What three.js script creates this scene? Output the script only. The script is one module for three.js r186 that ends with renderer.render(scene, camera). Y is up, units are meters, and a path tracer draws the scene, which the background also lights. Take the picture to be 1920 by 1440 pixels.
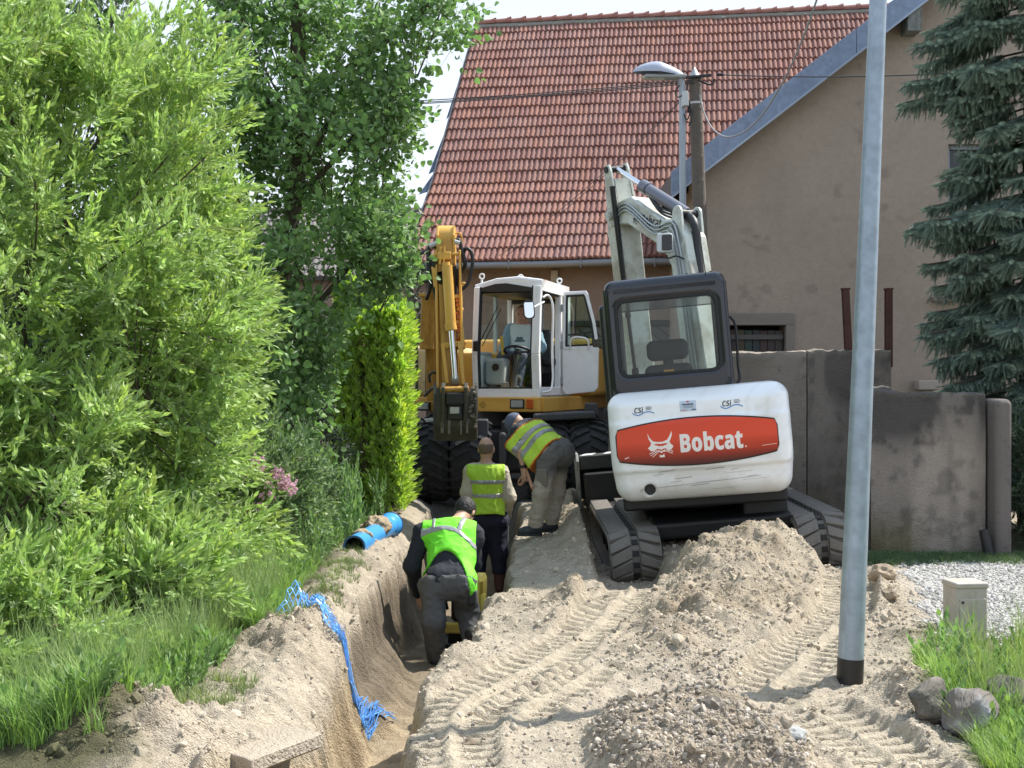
import * as THREE from 'three';
import { RoundedBoxGeometry } from 'three/addons/geometries/RoundedBoxGeometry.js';
import { mergeGeometries, mergeVertices, toCreasedNormals } from 'three/addons/utils/BufferGeometryUtils.js';

// ---------------------------------------------------------------- camera, sky, sun, exposure
const scene = new THREE.Scene();
const EYE = 1.65, F = 2200;                                   // eye height; focal length in pixels of a 1920 px wide picture
const camera = new THREE.PerspectiveCamera(2 * Math.atan(720 / F) * 180 / Math.PI, 4 / 3, 0.1, 900);
camera.position.set(0, EYE, 0); camera.lookAt(0, EYE, -10);
const SUN = new THREE.Vector3(0.90, 1.30, -0.42).normalize();
{ // clear summer sky, pale towards the horizon; the same all round
  const w = 256, h = 128, d = new Float32Array(w * h * 4);
  for (let j = 0; j < h; j++) {
    const e = ((j + 0.5) / h - 0.5) * Math.PI, up = Math.max(0, Math.sin(e)), t = Math.pow(up, 0.6);
    for (let i = 0; i < w; i++) {
      const a = ((i + 0.5) / w - 0.5) * 2 * Math.PI;
      const dx = Math.cos(e) * Math.cos(a), dy = Math.sin(e), dz = Math.cos(e) * Math.sin(a);
      const g = Math.pow(Math.max(0, dx * SUN.x + dy * SUN.y + dz * SUN.z), 6) * 0.35;
      const o = (j * w + i) * 4, L = 0.70;
      d[o] = L * (1.16 - 0.62 * t + g); d[o + 1] = L * (1.20 - 0.47 * t + g); d[o + 2] = L * (1.24 - 0.22 * t + g * 0.9); d[o + 3] = 1;
    }
  }
  const sky = new THREE.DataTexture(d, w, h, THREE.RGBAFormat, THREE.FloatType);
  sky.mapping = THREE.EquirectangularReflectionMapping; sky.magFilter = THREE.LinearFilter; sky.needsUpdate = true;
  scene.background = sky; scene.environment = sky;
}
const sun = new THREE.DirectionalLight(new THREE.Color(1, 0.95, 0.87), 5.0);
sun.position.copy(SUN).multiplyScalar(40).add(new THREE.Vector3(0, 0, -10)); sun.target.position.set(0, 0, -10);
sun.castShadow = true; sun.shadow.mapSize.set(4096, 4096); sun.shadow.radius = 1.5;
Object.assign(sun.shadow.camera, { left: -16, right: 16, top: 16, bottom: -16, near: 1, far: 90 });
scene.add(sun, sun.target);
const renderer = new THREE.WebGLRenderer({ antialias: true });
renderer.toneMapping = THREE.LinearToneMapping;
renderer.toneMappingExposure = 1.58;
renderer.shadowMap.enabled = true;

// ---------------------------------------------------------------- helpers
const V = (x, y, z) => new THREE.Vector3(x, y, z);
const at = (px, py, depth) => V((px - 960) * depth / F, EYE - (py - 720) * depth / F, -depth);   // a point seen at that pixel at that distance
let seed = 7;
function srand(s) { seed = s | 0; }
function rnd() { seed = (seed + 0x6d2b79f5) | 0; let t = Math.imul(seed ^ (seed >>> 15), 1 | seed); t = (t + Math.imul(t ^ (t >>> 7), 61 | t)) ^ t; return ((t ^ (t >>> 14)) >>> 0) / 4294967296; }
const rr = (a, b) => a + (b - a) * rnd();
const clamp = (x, a = 0, b = 1) => Math.min(b, Math.max(a, x));
const smooth = (a, b, x) => { const t = clamp((x - a) / (b - a)); return t * t * (3 - 2 * t); };
const mix = (a, b, t) => a + (b - a) * t;
function hash(x, y, z) { let h = Math.imul(x, 374761393) + Math.imul(y, 668265263) + Math.imul(z, 2147483647 ^ 0x5bd1e995); h = Math.imul(h ^ (h >>> 13), 1274126177); return ((h ^ (h >>> 16)) >>> 0) / 4294967296; }
function vnoise(x, y, z = 0, per = 0) {                        // value noise 0..1, periodic in x and y when per > 0
  const xi = Math.floor(x), yi = Math.floor(y), zi = Math.floor(z);
  let fx = x - xi, fy = y - yi, fz = z - zi; fx = fx * fx * (3 - 2 * fx); fy = fy * fy * (3 - 2 * fy); fz = fz * fz * (3 - 2 * fz);
  const m = per ? (v) => ((v % per) + per) % per : (v) => v;
  const x0 = m(xi), x1 = m(xi + 1), y0 = m(yi), y1 = m(yi + 1);
  const a = mix(mix(hash(x0, y0, zi), hash(x1, y0, zi), fx), mix(hash(x0, y1, zi), hash(x1, y1, zi), fx), fy);
  if (fz === 0) return a;
  const b = mix(mix(hash(x0, y0, zi + 1), hash(x1, y0, zi + 1), fx), mix(hash(x0, y1, zi + 1), hash(x1, y1, zi + 1), fx), fy);
  return mix(a, b, fz);
}
function fbm(x, y, z = 0, oct = 4) { let s = 0, a = 0.5, t = 0; for (let i = 0; i < oct; i++) { s += a * vnoise(x, y, z + i * 17); t += a; a *= 0.5; x *= 2.03; y *= 2.03; z *= 2.03; } return s / t; }
function tfbm(u, v, per, z, oct = 5) { let s = 0, a = 0.5, t = 0; for (let i = 0; i < oct; i++) { s += a * vnoise(u * per, v * per, z + i * 13.0, per); t += a; a *= 0.55; per *= 2; } return s / t; }
// tileable textures: f(u, v) -> [r, g, b] (linear 0..1) or a number
function dataTex(n, f, { srgb = false, repeat = 1 } = {}) {
  const d = new Uint8Array(n * n * 4), enc = (c) => Math.round(255 * clamp(srgb ? (c <= 0.0031308 ? 12.92 * c : 1.055 * Math.pow(c, 1 / 2.4) - 0.055) : c));
  for (let j = 0; j < n; j++) for (let i = 0; i < n; i++) {
    const r = f((i + 0.5) / n, (j + 0.5) / n), o = (j * n + i) * 4;
    if (typeof r === 'number') d[o] = d[o + 1] = d[o + 2] = enc(r); else { d[o] = enc(r[0]); d[o + 1] = enc(r[1]); d[o + 2] = enc(r[2]); }
    d[o + 3] = 255;
  }
  const t = new THREE.DataTexture(d, n, n); t.wrapS = t.wrapT = THREE.RepeatWrapping; t.magFilter = THREE.LinearFilter; t.minFilter = THREE.LinearMipmapLinearFilter; t.generateMipmaps = true;
  if (srgb) t.colorSpace = THREE.SRGBColorSpace;
  t.repeat.set(repeat, repeat); t.needsUpdate = true; return t;
}
const again = (t, r) => { const c = t.clone(); c.repeat.set(r, r); c.needsUpdate = true; return c; };
const lin = (r, g, b) => new THREE.Color().setRGB(r, g, b);
function mat(r, g, b, rough = 0.7, extra = {}) { return new THREE.MeshStandardMaterial({ color: lin(r, g, b), roughness: rough, side: THREE.DoubleSide, ...extra }); }
function phys(r, g, b, rough = 0.5, extra = {}) { return new THREE.MeshPhysicalMaterial({ color: lin(r, g, b), roughness: rough, side: THREE.DoubleSide, ...extra }); }

// names and records
const used = new Map();
function numbered(name) { const n = used.get(name) || 0; used.set(name, n + 1); return n ? `${name}_${String(n).padStart(3, '0')}` : name; }
function tag(o, label, category, group, kind) { if (label) o.userData.label = label; if (category) o.userData.category = category; if (group) o.userData.group = group; if (kind) o.userData.kind = kind; return o; }
function shade(o) { o.traverse((m) => { if (m.isMesh) { m.castShadow = true; m.receiveShadow = true; } }); return o; }
function thing(name, label, category, pos = V(0, 0, 0), turn = 0, group) { const o = new THREE.Group(); o.name = numbered(name); o.position.copy(pos); o.rotation.y = turn; scene.add(o); return tag(o, label, category, group); }
function flat(list) { // merge a list of geometries into one (position, normal, uv)
  if (list.isBufferGeometry) return list;
  const g = list.map((q) => { let x = q.index ? q.toNonIndexed() : q; for (const k of Object.keys(x.attributes)) if (!['position', 'normal', 'uv', 'color'].includes(k)) x.deleteAttribute(k); if (!x.attributes.normal) x.computeVertexNormals(); if (!x.attributes.uv) x.setAttribute('uv', new THREE.BufferAttribute(new Float32Array(x.attributes.position.count * 2), 2)); return x; });
  const anyColor = g.some((x) => x.attributes.color);
  if (anyColor) for (const x of g) if (!x.attributes.color) x.setAttribute('color', new THREE.BufferAttribute(new Float32Array(x.attributes.position.count * 3).fill(1), 3));
  return g.length === 1 ? g[0] : mergeGeometries(g);
}
function part(name, geo, material, parent, label) { const m = new THREE.Mesh(flat(geo), material); m.name = parent === scene ? numbered(name) : name; m.castShadow = m.receiveShadow = true; parent.add(m); if (label) m.userData.label = label; return m; }
function solo(name, geo, material, label, category, group, kind) { return tag(part(name, geo, material, scene), label, category, group, kind); }

// shapes
const T = (g, x = 0, y = 0, z = 0, rx = 0, ry = 0, rz = 0) => { if (rx || ry || rz) g.applyMatrix4(new THREE.Matrix4().makeRotationFromEuler(new THREE.Euler(rx, ry, rz))); return g.translate(x, y, z); };
const box = (w, h, d, r = 0.01, s = 2) => r > 0 ? new RoundedBoxGeometry(w, h, d, s, Math.min(r, w / 2.01, h / 2.01, d / 2.01)) : new THREE.BoxGeometry(w, h, d);
function between(g, a, b) { // g stands along +y around the origin; put it from a to b
  const d = b.clone().sub(a), m = new THREE.Matrix4().compose(a.clone().add(b).multiplyScalar(0.5), new THREE.Quaternion().setFromUnitVectors(V(0, 1, 0), d.clone().normalize()), V(1, 1, 1)); return g.applyMatrix4(m);
}
const rod = (a, b, r0, r1 = r0, n = 12) => between(new THREE.CylinderGeometry(r1, r0, a.distanceTo(b), n), a, b);
function bar(a, b, w, d, r = 0.004, up = V(0, 0, 1)) { // box beam from a to b, d measured along `up`
  const L = a.distanceTo(b), y = b.clone().sub(a).normalize(), x = new THREE.Vector3().crossVectors(y, up).normalize(), z = new THREE.Vector3().crossVectors(x, y);
  return box(w, L, d, r, 1).applyMatrix4(new THREE.Matrix4().makeBasis(x, y, z).setPosition(a.clone().add(b).multiplyScalar(0.5)));
}
const tube = (pts, r, n = 24, k = 7) => new THREE.TubeGeometry(new THREE.CatmullRomCurve3(pts), n, r, k);
function plate(pts, depth, bevel = 0.006, holes = []) { // outline in x,y extruded along z, centred
  const s = new THREE.Shape(pts.map((p) => new THREE.Vector2(p[0], p[1])));
  for (const h of holes) s.holes.push(new THREE.Path(h.map((p) => new THREE.Vector2(p[0], p[1]))));
  const b = bevel > 0 ? Math.min(bevel, depth * 0.3) : 0;
  const g = new THREE.ExtrudeGeometry(s, { depth: depth - 2 * b, bevelEnabled: b > 0, bevelThickness: b, bevelSize: b, bevelOffset: -b, bevelSegments: 2, steps: 1, curveSegments: 6 });
  return g.translate(0, 0, -(depth - 2 * b) / 2);
}
function roundRect(x0, y0, x1, y1, r, n = 5) { const p = []; for (const [cx, cy, a] of [[x1 - r, y1 - r, 0], [x0 + r, y1 - r, 1], [x0 + r, y0 + r, 2], [x1 - r, y0 + r, 3]]) for (let i = 0; i <= n; i++) { const t = (a + i / n) * Math.PI / 2; p.push([cx + r * Math.cos(t), cy + r * Math.sin(t)]); } return p; }
const lathe = (pts, n = 24) => new THREE.LatheGeometry(pts.map((p) => new THREE.Vector2(p[0], p[1])), n);
function boxUV(g, s = 1) { // uv in metres by the dominant axis of each face
  g = g.index ? g.toNonIndexed() : g; const p = g.attributes.position, n = p.count, uv = new Float32Array(n * 2);
  for (let i = 0; i < n; i += 3) {
    const a = V().fromBufferAttribute(p, i), b = V().fromBufferAttribute(p, i + 1), c = V().fromBufferAttribute(p, i + 2);
    const q = b.clone().sub(a).cross(c.clone().sub(a)); const ax = Math.abs(q.x), ay = Math.abs(q.y), az = Math.abs(q.z);
    [a, b, c].forEach((v, k) => { const u = ax >= ay && ax >= az ? [v.z, v.y] : ay >= az ? [v.x, v.z] : [v.x, v.y]; uv[(i + k) * 2] = u[0] * s; uv[(i + k) * 2 + 1] = u[1] * s; });
  }
  g.setAttribute('uv', new THREE.BufferAttribute(uv, 2)); return g;
}
// naive surface nets over a signed distance (negative inside)
function nets(sdf, lo, hi, cell, colour) {
  const nx = Math.ceil((hi.x - lo.x) / cell) + 1, ny = Math.ceil((hi.y - lo.y) / cell) + 1, nz = Math.ceil((hi.z - lo.z) / cell) + 1;
  const f = new Float32Array(nx * ny * nz), id = new Int32Array(nx * ny * nz).fill(-1), pos = [], idx = [], I = (i, j, k) => i + nx * (j + ny * k);
  const B = 4, lim = cell * B * 0.87 * 1.7; // blocks far from the surface keep one value
  for (let k0 = 0; k0 < nz; k0 += B) for (let j0 = 0; j0 < ny; j0 += B) for (let i0 = 0; i0 < nx; i0 += B) {
    const c = sdf(lo.x + (i0 + 1.5) * cell, lo.y + (j0 + 1.5) * cell, lo.z + (k0 + 1.5) * cell), far = Math.abs(c) > lim;
    for (let k = k0; k < Math.min(nz, k0 + B); k++) for (let j = j0; j < Math.min(ny, j0 + B); j++) for (let i = i0; i < Math.min(nx, i0 + B); i++) f[I(i, j, k)] = far ? c : sdf(lo.x + i * cell, lo.y + j * cell, lo.z + k * cell);
  }
  for (let k = 0; k < nz - 1; k++) for (let j = 0; j < ny - 1; j++) for (let i = 0; i < nx - 1; i++) {
    let m = 0; const c = [];
    for (let n = 0; n < 8; n++) { const v = f[I(i + (n & 1), j + ((n >> 1) & 1), k + (n >> 2))]; c.push(v); if (v < 0) m |= 1 << n; }
    if (m === 0 || m === 255) continue;
    let x = 0, y = 0, z = 0, t = 0;
    for (let n = 0; n < 8; n++) for (const b of [1, 2, 4]) if (!(n & b)) { const a = c[n], e = c[n | b]; if ((a < 0) !== (e < 0)) { const s = a / (a - e); x += (n & 1) + (b === 1 ? s : 0); y += ((n >> 1) & 1) + (b === 2 ? s : 0); z += (n >> 2) + (b === 4 ? s : 0); t++; } }
    id[I(i, j, k)] = pos.length / 3; pos.push(lo.x + (i + x / t) * cell, lo.y + (j + y / t) * cell, lo.z + (k + z / t) * cell);
  }
  const quad = (a, b, c, d, s) => s ? idx.push(a, b, c, a, c, d) : idx.push(a, c, b, a, d, c);
  for (let k = 1; k < nz - 1; k++) for (let j = 1; j < ny - 1; j++) for (let i = 1; i < nx - 1; i++) {
    const s = f[I(i, j, k)] < 0;
    if (s !== f[I(i + 1, j, k)] < 0) quad(id[I(i, j - 1, k - 1)], id[I(i, j, k - 1)], id[I(i, j, k)], id[I(i, j - 1, k)], s);
    if (s !== f[I(i, j + 1, k)] < 0) quad(id[I(i - 1, j, k - 1)], id[I(i - 1, j, k)], id[I(i, j, k)], id[I(i, j, k - 1)], s);
    if (s !== f[I(i, j, k + 1)] < 0) quad(id[I(i - 1, j - 1, k)], id[I(i, j - 1, k)], id[I(i, j, k)], id[I(i - 1, j, k)], s);
  }
  const g = new THREE.BufferGeometry(); g.setAttribute('position', new THREE.Float32BufferAttribute(pos, 3)); g.setIndex(idx); g.computeVertexNormals();
  const uv = new Float32Array(pos.length / 3 * 2); for (let i = 0; i < pos.length / 3; i++) { uv[2 * i] = pos[3 * i] + pos[3 * i + 2] * 0.6; uv[2 * i + 1] = pos[3 * i + 1] + pos[3 * i + 2] * 0.5; }
  g.setAttribute('uv', new THREE.BufferAttribute(uv, 2));
  if (colour) { const c = new Float32Array(pos.length); for (let i = 0; i < pos.length; i += 3) { const q = colour(pos[i], pos[i + 1], pos[i + 2]); c[i] = q[0]; c[i + 1] = q[1]; c[i + 2] = q[2]; } g.setAttribute('color', new THREE.BufferAttribute(c, 3)); }
  return g;
}
const smin = (a, b, k) => { const h = Math.max(k - Math.abs(a - b), 0) / k; return Math.min(a, b) - h * h * k * 0.25; };
const smax = (a, b, k) => -smin(-a, -b, k);
function cone(p, q, r0, r1) { // tapered capsule
  const ax = p.x, ay = p.y, az = p.z, dx = q.x - ax, dy = q.y - ay, dz = q.z - az, l2 = dx * dx + dy * dy + dz * dz || 1e-9;
  return (x, y, z) => { const px = x - ax, py = y - ay, pz = z - az; let t = (px * dx + py * dy + pz * dz) / l2; t = t < 0 ? 0 : t > 1 ? 1 : t; const a = px - dx * t, b = py - dy * t, c = pz - dz * t; return Math.sqrt(a * a + b * b + c * c) - (r0 + (r1 - r0) * t); };
}
// copies of one geometry as one mass
function copies(name, geo, material, list, parent, label, colors) {
  const m = new THREE.InstancedMesh(geo, material, list.length); list.forEach((q, i) => m.setMatrixAt(i, q)); if (colors) colors.forEach((c, i) => m.setColorAt(i, c));
  m.name = parent === scene ? numbered(name) : name; m.castShadow = m.receiveShadow = true; m.userData.kind = 'stuff'; if (label) m.userData.label = label; parent.add(m); return m;
}
const pose = (p, q, s) => new THREE.Matrix4().compose(p, q, s.isVector3 ? s : V(s, s, s));
const turnY = (a) => new THREE.Quaternion().setFromAxisAngle(V(0, 1, 0), a);
const randQ = () => new THREE.Quaternion().setFromEuler(new THREE.Euler(rr(0, 6.28), rr(0, 6.28), rr(0, 6.28)));
function lookQ(dir, twist = 0) { return new THREE.Quaternion().setFromUnitVectors(V(0, 1, 0), dir.clone().normalize()).multiply(new THREE.Quaternion().setFromAxisAngle(V(0, 1, 0), twist)); }

// shared fine textures
const TX = {
  sand: dataTex(512, (u, v) => { const a = tfbm(u, v, 8, 1, 6), b = tfbm(u, v, 64, 5, 3); return clamp(0.5 + (a - 0.5) * 1.1 + (b - 0.5) * 0.9); }),
  sandColor: dataTex(512, (u, v) => { const a = tfbm(u, v, 6, 3, 6), b = tfbm(u, v, 90, 9, 3), s = 0.80 + (a - 0.5) * 0.38 + (b - 0.5) * 0.5; return [s, s * 0.985, s * 0.96]; }, { srgb: true }),
  plaster: dataTex(512, (u, v) => { const a = tfbm(u, v, 4, 21, 6), b = tfbm(u, v, 50, 27, 3), c = smooth(0.66, 0.8, tfbm(u, v, 9, 33, 4)); const s = 0.88 + (a - 0.5) * 0.24 + (b - 0.5) * 0.14 - c * 0.19; return [s, s * (0.985 - c * 0.01), s * 0.965]; }, { srgb: true }),
  grit: dataTex(256, (u, v) => clamp(tfbm(u, v, 32, 41, 4))),
  soft: dataTex(256, (u, v) => clamp(0.5 + (tfbm(u, v, 5, 51, 5) - 0.5) * 1.5)),
  dirt: dataTex(512, (u, v) => { const a = tfbm(u, v, 5, 61, 6), b = tfbm(u, v, 40, 66, 3); const k = smooth(0.45, 0.7, a) * 0.55 + smooth(0.55, 0.75, b) * 0.2; return [1 - k * 0.55, 1 - k * 0.62, 1 - k * 0.72]; }, { srgb: true }),
  faint: dataTex(256, (u, v) => { const a = tfbm(u, v, 4, 81, 5), b = tfbm(u, v, 24, 85, 3); const k = smooth(0.5, 0.75, a) * 0.22 + smooth(0.6, 0.8, b) * 0.12; return [1 - k * 0.5, 1 - k * 0.6, 1 - k * 0.75]; }, { srgb: true }),
  galv: dataTex(256, (u, v) => { const a = tfbm(u, v, 24, 71, 4), b = tfbm(u, v, 6, 75, 4); const s = 0.8 + (a - 0.5) * 0.35 + (b - 0.5) * 0.25; return [s, s, s * 1.01]; }, { srgb: true }),
};
// ---------------------------------------------------------------- ground
const G = (x, d, cx, cd, sx, sd, h, p = 2) => h * Math.exp(-Math.pow(Math.pow(Math.abs((x - cx) / sx), p) + Math.pow(Math.abs((d - cd) / sd), p), 1) * 0.7);
const lerpTab = (tab, d) => { if (d <= tab[0][0]) return tab[0][1]; for (let i = 1; i < tab.length; i++) if (d < tab[i][0]) { const t = (d - tab[i - 1][0]) / (tab[i][0] - tab[i - 1][0]); return mix(tab[i - 1][1], tab[i][1], t * t * (3 - 2 * t)); } return tab[tab.length - 1][1]; };
const rimRight = [[4.6, -0.42], [5.4, -0.46], [6.3, -0.52], [6.9, -0.42], [7.3, -0.27], [8.7, -0.2], [9.2, -0.1], [10.2, -0.03], [12.1, 0.0], [14, 0.12], [15, 0.1]];
const rimLeft = [[4.6, -1.24], [4.9, -1.2], [5.2, -1.03], [5.6, -0.95], [6.4, -1.02], [7.3, -1.05], [9, -1.08], [10.5, -1.04], [12, -1.02], [15, -1.04]];
const trenchFloor = [[4.8, -0.50], [7.2, -0.55], [8.4, -0.58], [9.4, -0.58], [11, -0.7], [13.4, -0.74], [14.6, -0.4], [15.4, 0.05]];
// caterpillar prints: points (x, d); two lanes of bars with a rope of loose soil between
const prints = [
  { w: 0.21, pts: [[0.99, 9.75], [0.92, 9.1], [0.78, 8.5], [0.5, 7.6], [0.18, 6.75], [-0.06, 6.3], [-0.24, 5.8], [-0.28, 5.2], [-0.2, 4.6]] },
  { w: 0.21, pts: [[2.72, 9.6], [2.55, 8.9], [2.2, 7.9], [1.72, 6.9], [1.42, 6.35], [1.2, 6.0]] },
  { w: 0.21, pts: [[1.44, 6.15], [1.56, 5.75], [1.64, 5.4], [1.68, 5.0], [1.70, 4.5]] },
  { w: 0.17, pts: [[0.55, 6.75], [0.28, 6.2], [0.1, 5.9], [-0.02, 5.5]] },
];
for (const p of prints) { const c = new THREE.CatmullRomCurve3(p.pts.map(([x, d]) => V(x, 0, d))); p.line = c.getSpacedPoints(60).map((q) => [q.x, q.z]); p.len = c.getLength(); }
function printAt(p, x, d) {
  let best = 1e9, s = 0, side = 0; const L = p.line, step = p.len / 60;
  for (let i = 0; i < L.length - 1; i++) {
    const [ax, ad] = L[i], bx = L[i + 1][0] - ax, bd = L[i + 1][1] - ad, l2 = bx * bx + bd * bd; let t = ((x - ax) * bx + (d - ad) * bd) / l2; t = clamp(t);
    const ex = x - ax - bx * t, ed = d - ad - bd * t, q = ex * ex + ed * ed; if (q < best) { best = q; s = (i + t) * step; side = Math.sign(bx * ed - bd * ex); }
  }
  return [Math.sqrt(best), s, side];
}
const mounds = [ // x, d, sx, sd, h
  [1.98, 9.85, 0.42, 0.42, 0.30], [1.75, 9.4, 0.35, 0.5, 0.16], [2.45, 9.75, 0.35, 0.35, 0.18], [1.5, 9.3, 0.2, 0.3, 0.14],
  [1.9, 11.6, 0.55, 1.4, 0.16], [1.55, 8.3, 0.45, 0.55, 0.20], [1.95, 8.7, 0.5, 0.6, 0.16], [1.42, 8.75, 0.2, 0.25, 0.12],
  [0.5, 8.25, 0.22, 0.16, 0.20], [0.3, 7.95, 0.2, 0.14, 0.10], [0.72, 8.55, 0.13, 0.12, 0.14], [0.12, 7.75, 0.3, 0.1, 0.08], [-0.02, 8.45, 0.16, 0.22, 0.10],
  [1.15, 7.35, 0.36, 0.5, 0.19], [0.9, 6.7, 0.28, 0.3, 0.11], [-0.3, 6.75, 0.12, 0.25, 0.09], [-0.33, 5.9, 0.12, 0.5, 0.06],
  [0.72, 12.6, 0.2, 0.8, 0.26], [0.70, 11.3, 0.2, 0.9, 0.20], [0.85, 13.9, 0.5, 0.5, 0.30], [0.28, 11.2, 0.16, 0.9, 0.08],
  [2.02, 6.05, 0.15, 0.16, 0.14], [2.12, 6.0, 0.2, 0.2, 0.08], [1.95, 5.55, 0.12, 0.3, 0.05], [2.45, 7.2, 0.3, 0.5, 0.14], [2.75, 8.7, 0.25, 0.8, 0.12], [3.0, 9.6, 0.25, 0.5, 0.10],
  [-1.52, 4.9, 0.24, 0.22, 0.12], [-1.85, 4.75, 0.3, 0.2, 0.08], [-1.28, 6.75, 0.26, 0.3, 0.14], [-1.15, 7.3, 0.15, 0.35, 0.07], [-1.2, 8.4, 0.2, 0.5, 0.08], [-1.25, 10.9, 0.18, 0.9, 0.06],
];
const heap = (x, d) => { // the gravel heap in front
  const q = Math.pow(Math.pow(Math.abs((x - 0.82) / 0.55), 3) + Math.pow(Math.abs((d - 5.05) / 0.62), 3), 1 / 3);
  return 0.19 * (1 - smooth(0.55, 1.0, q + (fbm(x * 5, d * 5, 9, 3) - 0.5) * 0.35)) + 0.05 * Math.exp(-Math.pow((x - 0.62) / 0.2, 2) - Math.pow((d - 5.4) / 0.2, 2)) + 0.05 * Math.exp(-Math.pow((x - 0.95) / 0.2, 2) - Math.pow((d - 5.5) / 0.18, 2));
};
const roadEdge = (d) => lerpTab([[4.4, 1.90], [5, 1.92], [5.8, 2.0], [6.4, 2.12], [7.1, 2.35], [8, 2.66], [8.9, 2.96], [10.6, 3.3], [12, 3.3]], d) ;
const cache = { printMask: 0 };
function H(x, d) { // height of the ground; cache.* says what lies there
  const rl = lerpTab(rimLeft, d) + (fbm(d * 2.2, 3.3, 0, 4) - 0.5) * 0.14, rg = lerpTab(rimRight, d) + (fbm(d * 2.6, 8.1, 0, 4) - 0.5) * 0.16;
  let h = (fbm(x * 0.7, d * 0.7, 2, 3) - 0.5) * 0.10;
  const bank = smooth(-0.75, -1.25, x);
  h += 0.13 * bank * smooth(16, 12, d);
  h += 0.13 * smooth(12.5, 15, d);
  let m = 0; for (const q of mounds) { const ax = (x - q[0]) / q[2], ad = (d - q[1]) / q[3]; if (ax * ax + ad * ad < 9) m += q[4] * Math.exp(-(ax * ax + ad * ad) * 0.7); }
  const hp = d < 6.5 ? heap(x, d) : 0;
  const road = smooth(0.25, -0.12, x - roadEdge(d) - (fbm(x * 2, d * 2, 7, 3) - 0.5) * 0.35) * smooth(14.8, 13.4, d);
  let loose = clamp(m * 5 + hp * 3) * (x < roadEdge(d) + 0.3 ? 1 : 0.3);
  const soil = road * smooth(-3.0, -1.5, x);
  h += m + hp;
  // dips under the tracks of the machine
  const dip = smooth(0.36, 0.24, Math.abs(x - 1.04)) * smooth(9.2, 9.95, d) * smooth(14, 13.4, d); h = mix(h, -0.185, dip * 0.97);
  const dip2 = smooth(0.42, 0.24, Math.abs(x - 2.8)) * smooth(9.2, 9.95, d) * smooth(14, 13.4, d); h = mix(h, -0.03, dip2 * 0.97);
  // prints
  let pm = 0;
  if (d < 10.2 && x > -1 && x < 3.2) for (const p of prints) {
    const [u, s, side] = printAt(p, x, d); if (u > p.w + 0.16) continue;
    const ends = smooth(0, 0.3, s) * smooth(p.len, p.len - 0.3, s);
    const wear = 0.55 + 0.75 * fbm(x * 3.1, d * 3.1, 31, 2);
    const flat_ = h - m * 0.45 - 0.015;
    const k = smooth(p.w + 0.02, p.w - 0.03, u) * ends;
    const lane = s / 0.105 + (side > 0 ? 0.5 : 0) + (u / p.w) * 0.5 * 0 + fbm(x * 6, d * 6, 3, 2) * 0.35, fr = lane - Math.floor(lane);
    const ridge = -(smooth(0.0, 0.16, fr) * smooth(0.46, 0.24, fr)) * 0.052 * wear * smooth(0.03, 0.06, u) + 0.012;
    const rope = 0.035 * Math.exp(-Math.pow(u / 0.022, 2)) * (0.4 + vnoise(s * 28, 1.5) * 0.9);
    h = mix(h, flat_ + ridge + rope, k); pm = Math.max(pm, k);
    h += 0.035 * Math.exp(-Math.pow((u - p.w - 0.035) / 0.035, 2)) * ends * (0.3 + vnoise(x * 16, d * 16, 4));
    loose *= 1 - k * 0.8;
  }
  // clods and grain
  const near = smooth(20, 8, d);
  const cl = fbm(x * 9, d * 9, 12, 4) - 0.5, cl2 = fbm(x * 27, d * 27, 15, 3) - 0.5, lump = Math.pow(Math.max(0, fbm(x * 5, d * 5, 18, 3) - 0.42), 1.3);
  const rough = (0.25 + loose * 1.0) * (1 - pm * 0.75);
  h += near * soil * rough * (cl * 0.115 + cl2 * 0.055 + lump * 0.22);
  h += near * (fbm(x * 55, d * 55, 20, 2) - 0.5) * 0.012 * (soil + 0.2);
  const bankRough = smooth(-0.9, -1.05, x) * smooth(-2.1, -1.4, x); h += near * bankRough * (cl * 0.08 + cl2 * 0.045 + 0.03);
  // the trench
  let tr = 0;
  if (d > 4.2 && d < 16) {
    const fl = lerpTab(trenchFloor, d) + (fbm(x * 6, d * 6, 25, 3) - 0.5) * 0.05;
    const streak = (fbm(d * 7, x * 0.6, 28, 3) - 0.5) + (fbm(d * 26, h * 0.5 + x * 1.2, 29, 3) - 0.5) * 0.9;
    const slopeL = 0.15 + 0.22 * smooth(7.05, 7.4, d) * smooth(9.6, 8.6, d);
    const a = 0.62 * smooth(rl - 0.02 + streak * 0.08, rl + 0.085 + streak * 0.08, x) + 0.38 * smooth(rl + 0.06 + streak * 0.1, rl + slopeL + 0.02 + streak * 0.12, x), b = smooth(rg + 0.03 + streak * 0.03, rg - 0.09 + streak * 0.05, x);
    tr = Math.min(a, b) * smooth(4.2, 4.5, d);
    // rounded lip
    h -= 0.10 * Math.exp(-Math.pow((x - rl) / 0.12, 2)) * (x < rl ? 1 : 0.6) - 0.02;
    if (fl < h) h = mix(h, fl, tr); else tr = 0;
  }
  cache.trench = tr; cache.loose = loose; cache.print = pm; cache.heap = hp; cache.soil = soil; cache.m = m;
  return h;
}
const gy = (x, d) => H(x, d);
const onGround = (x, d, up = 0) => V(x, H(x, d) + up, -d);
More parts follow.
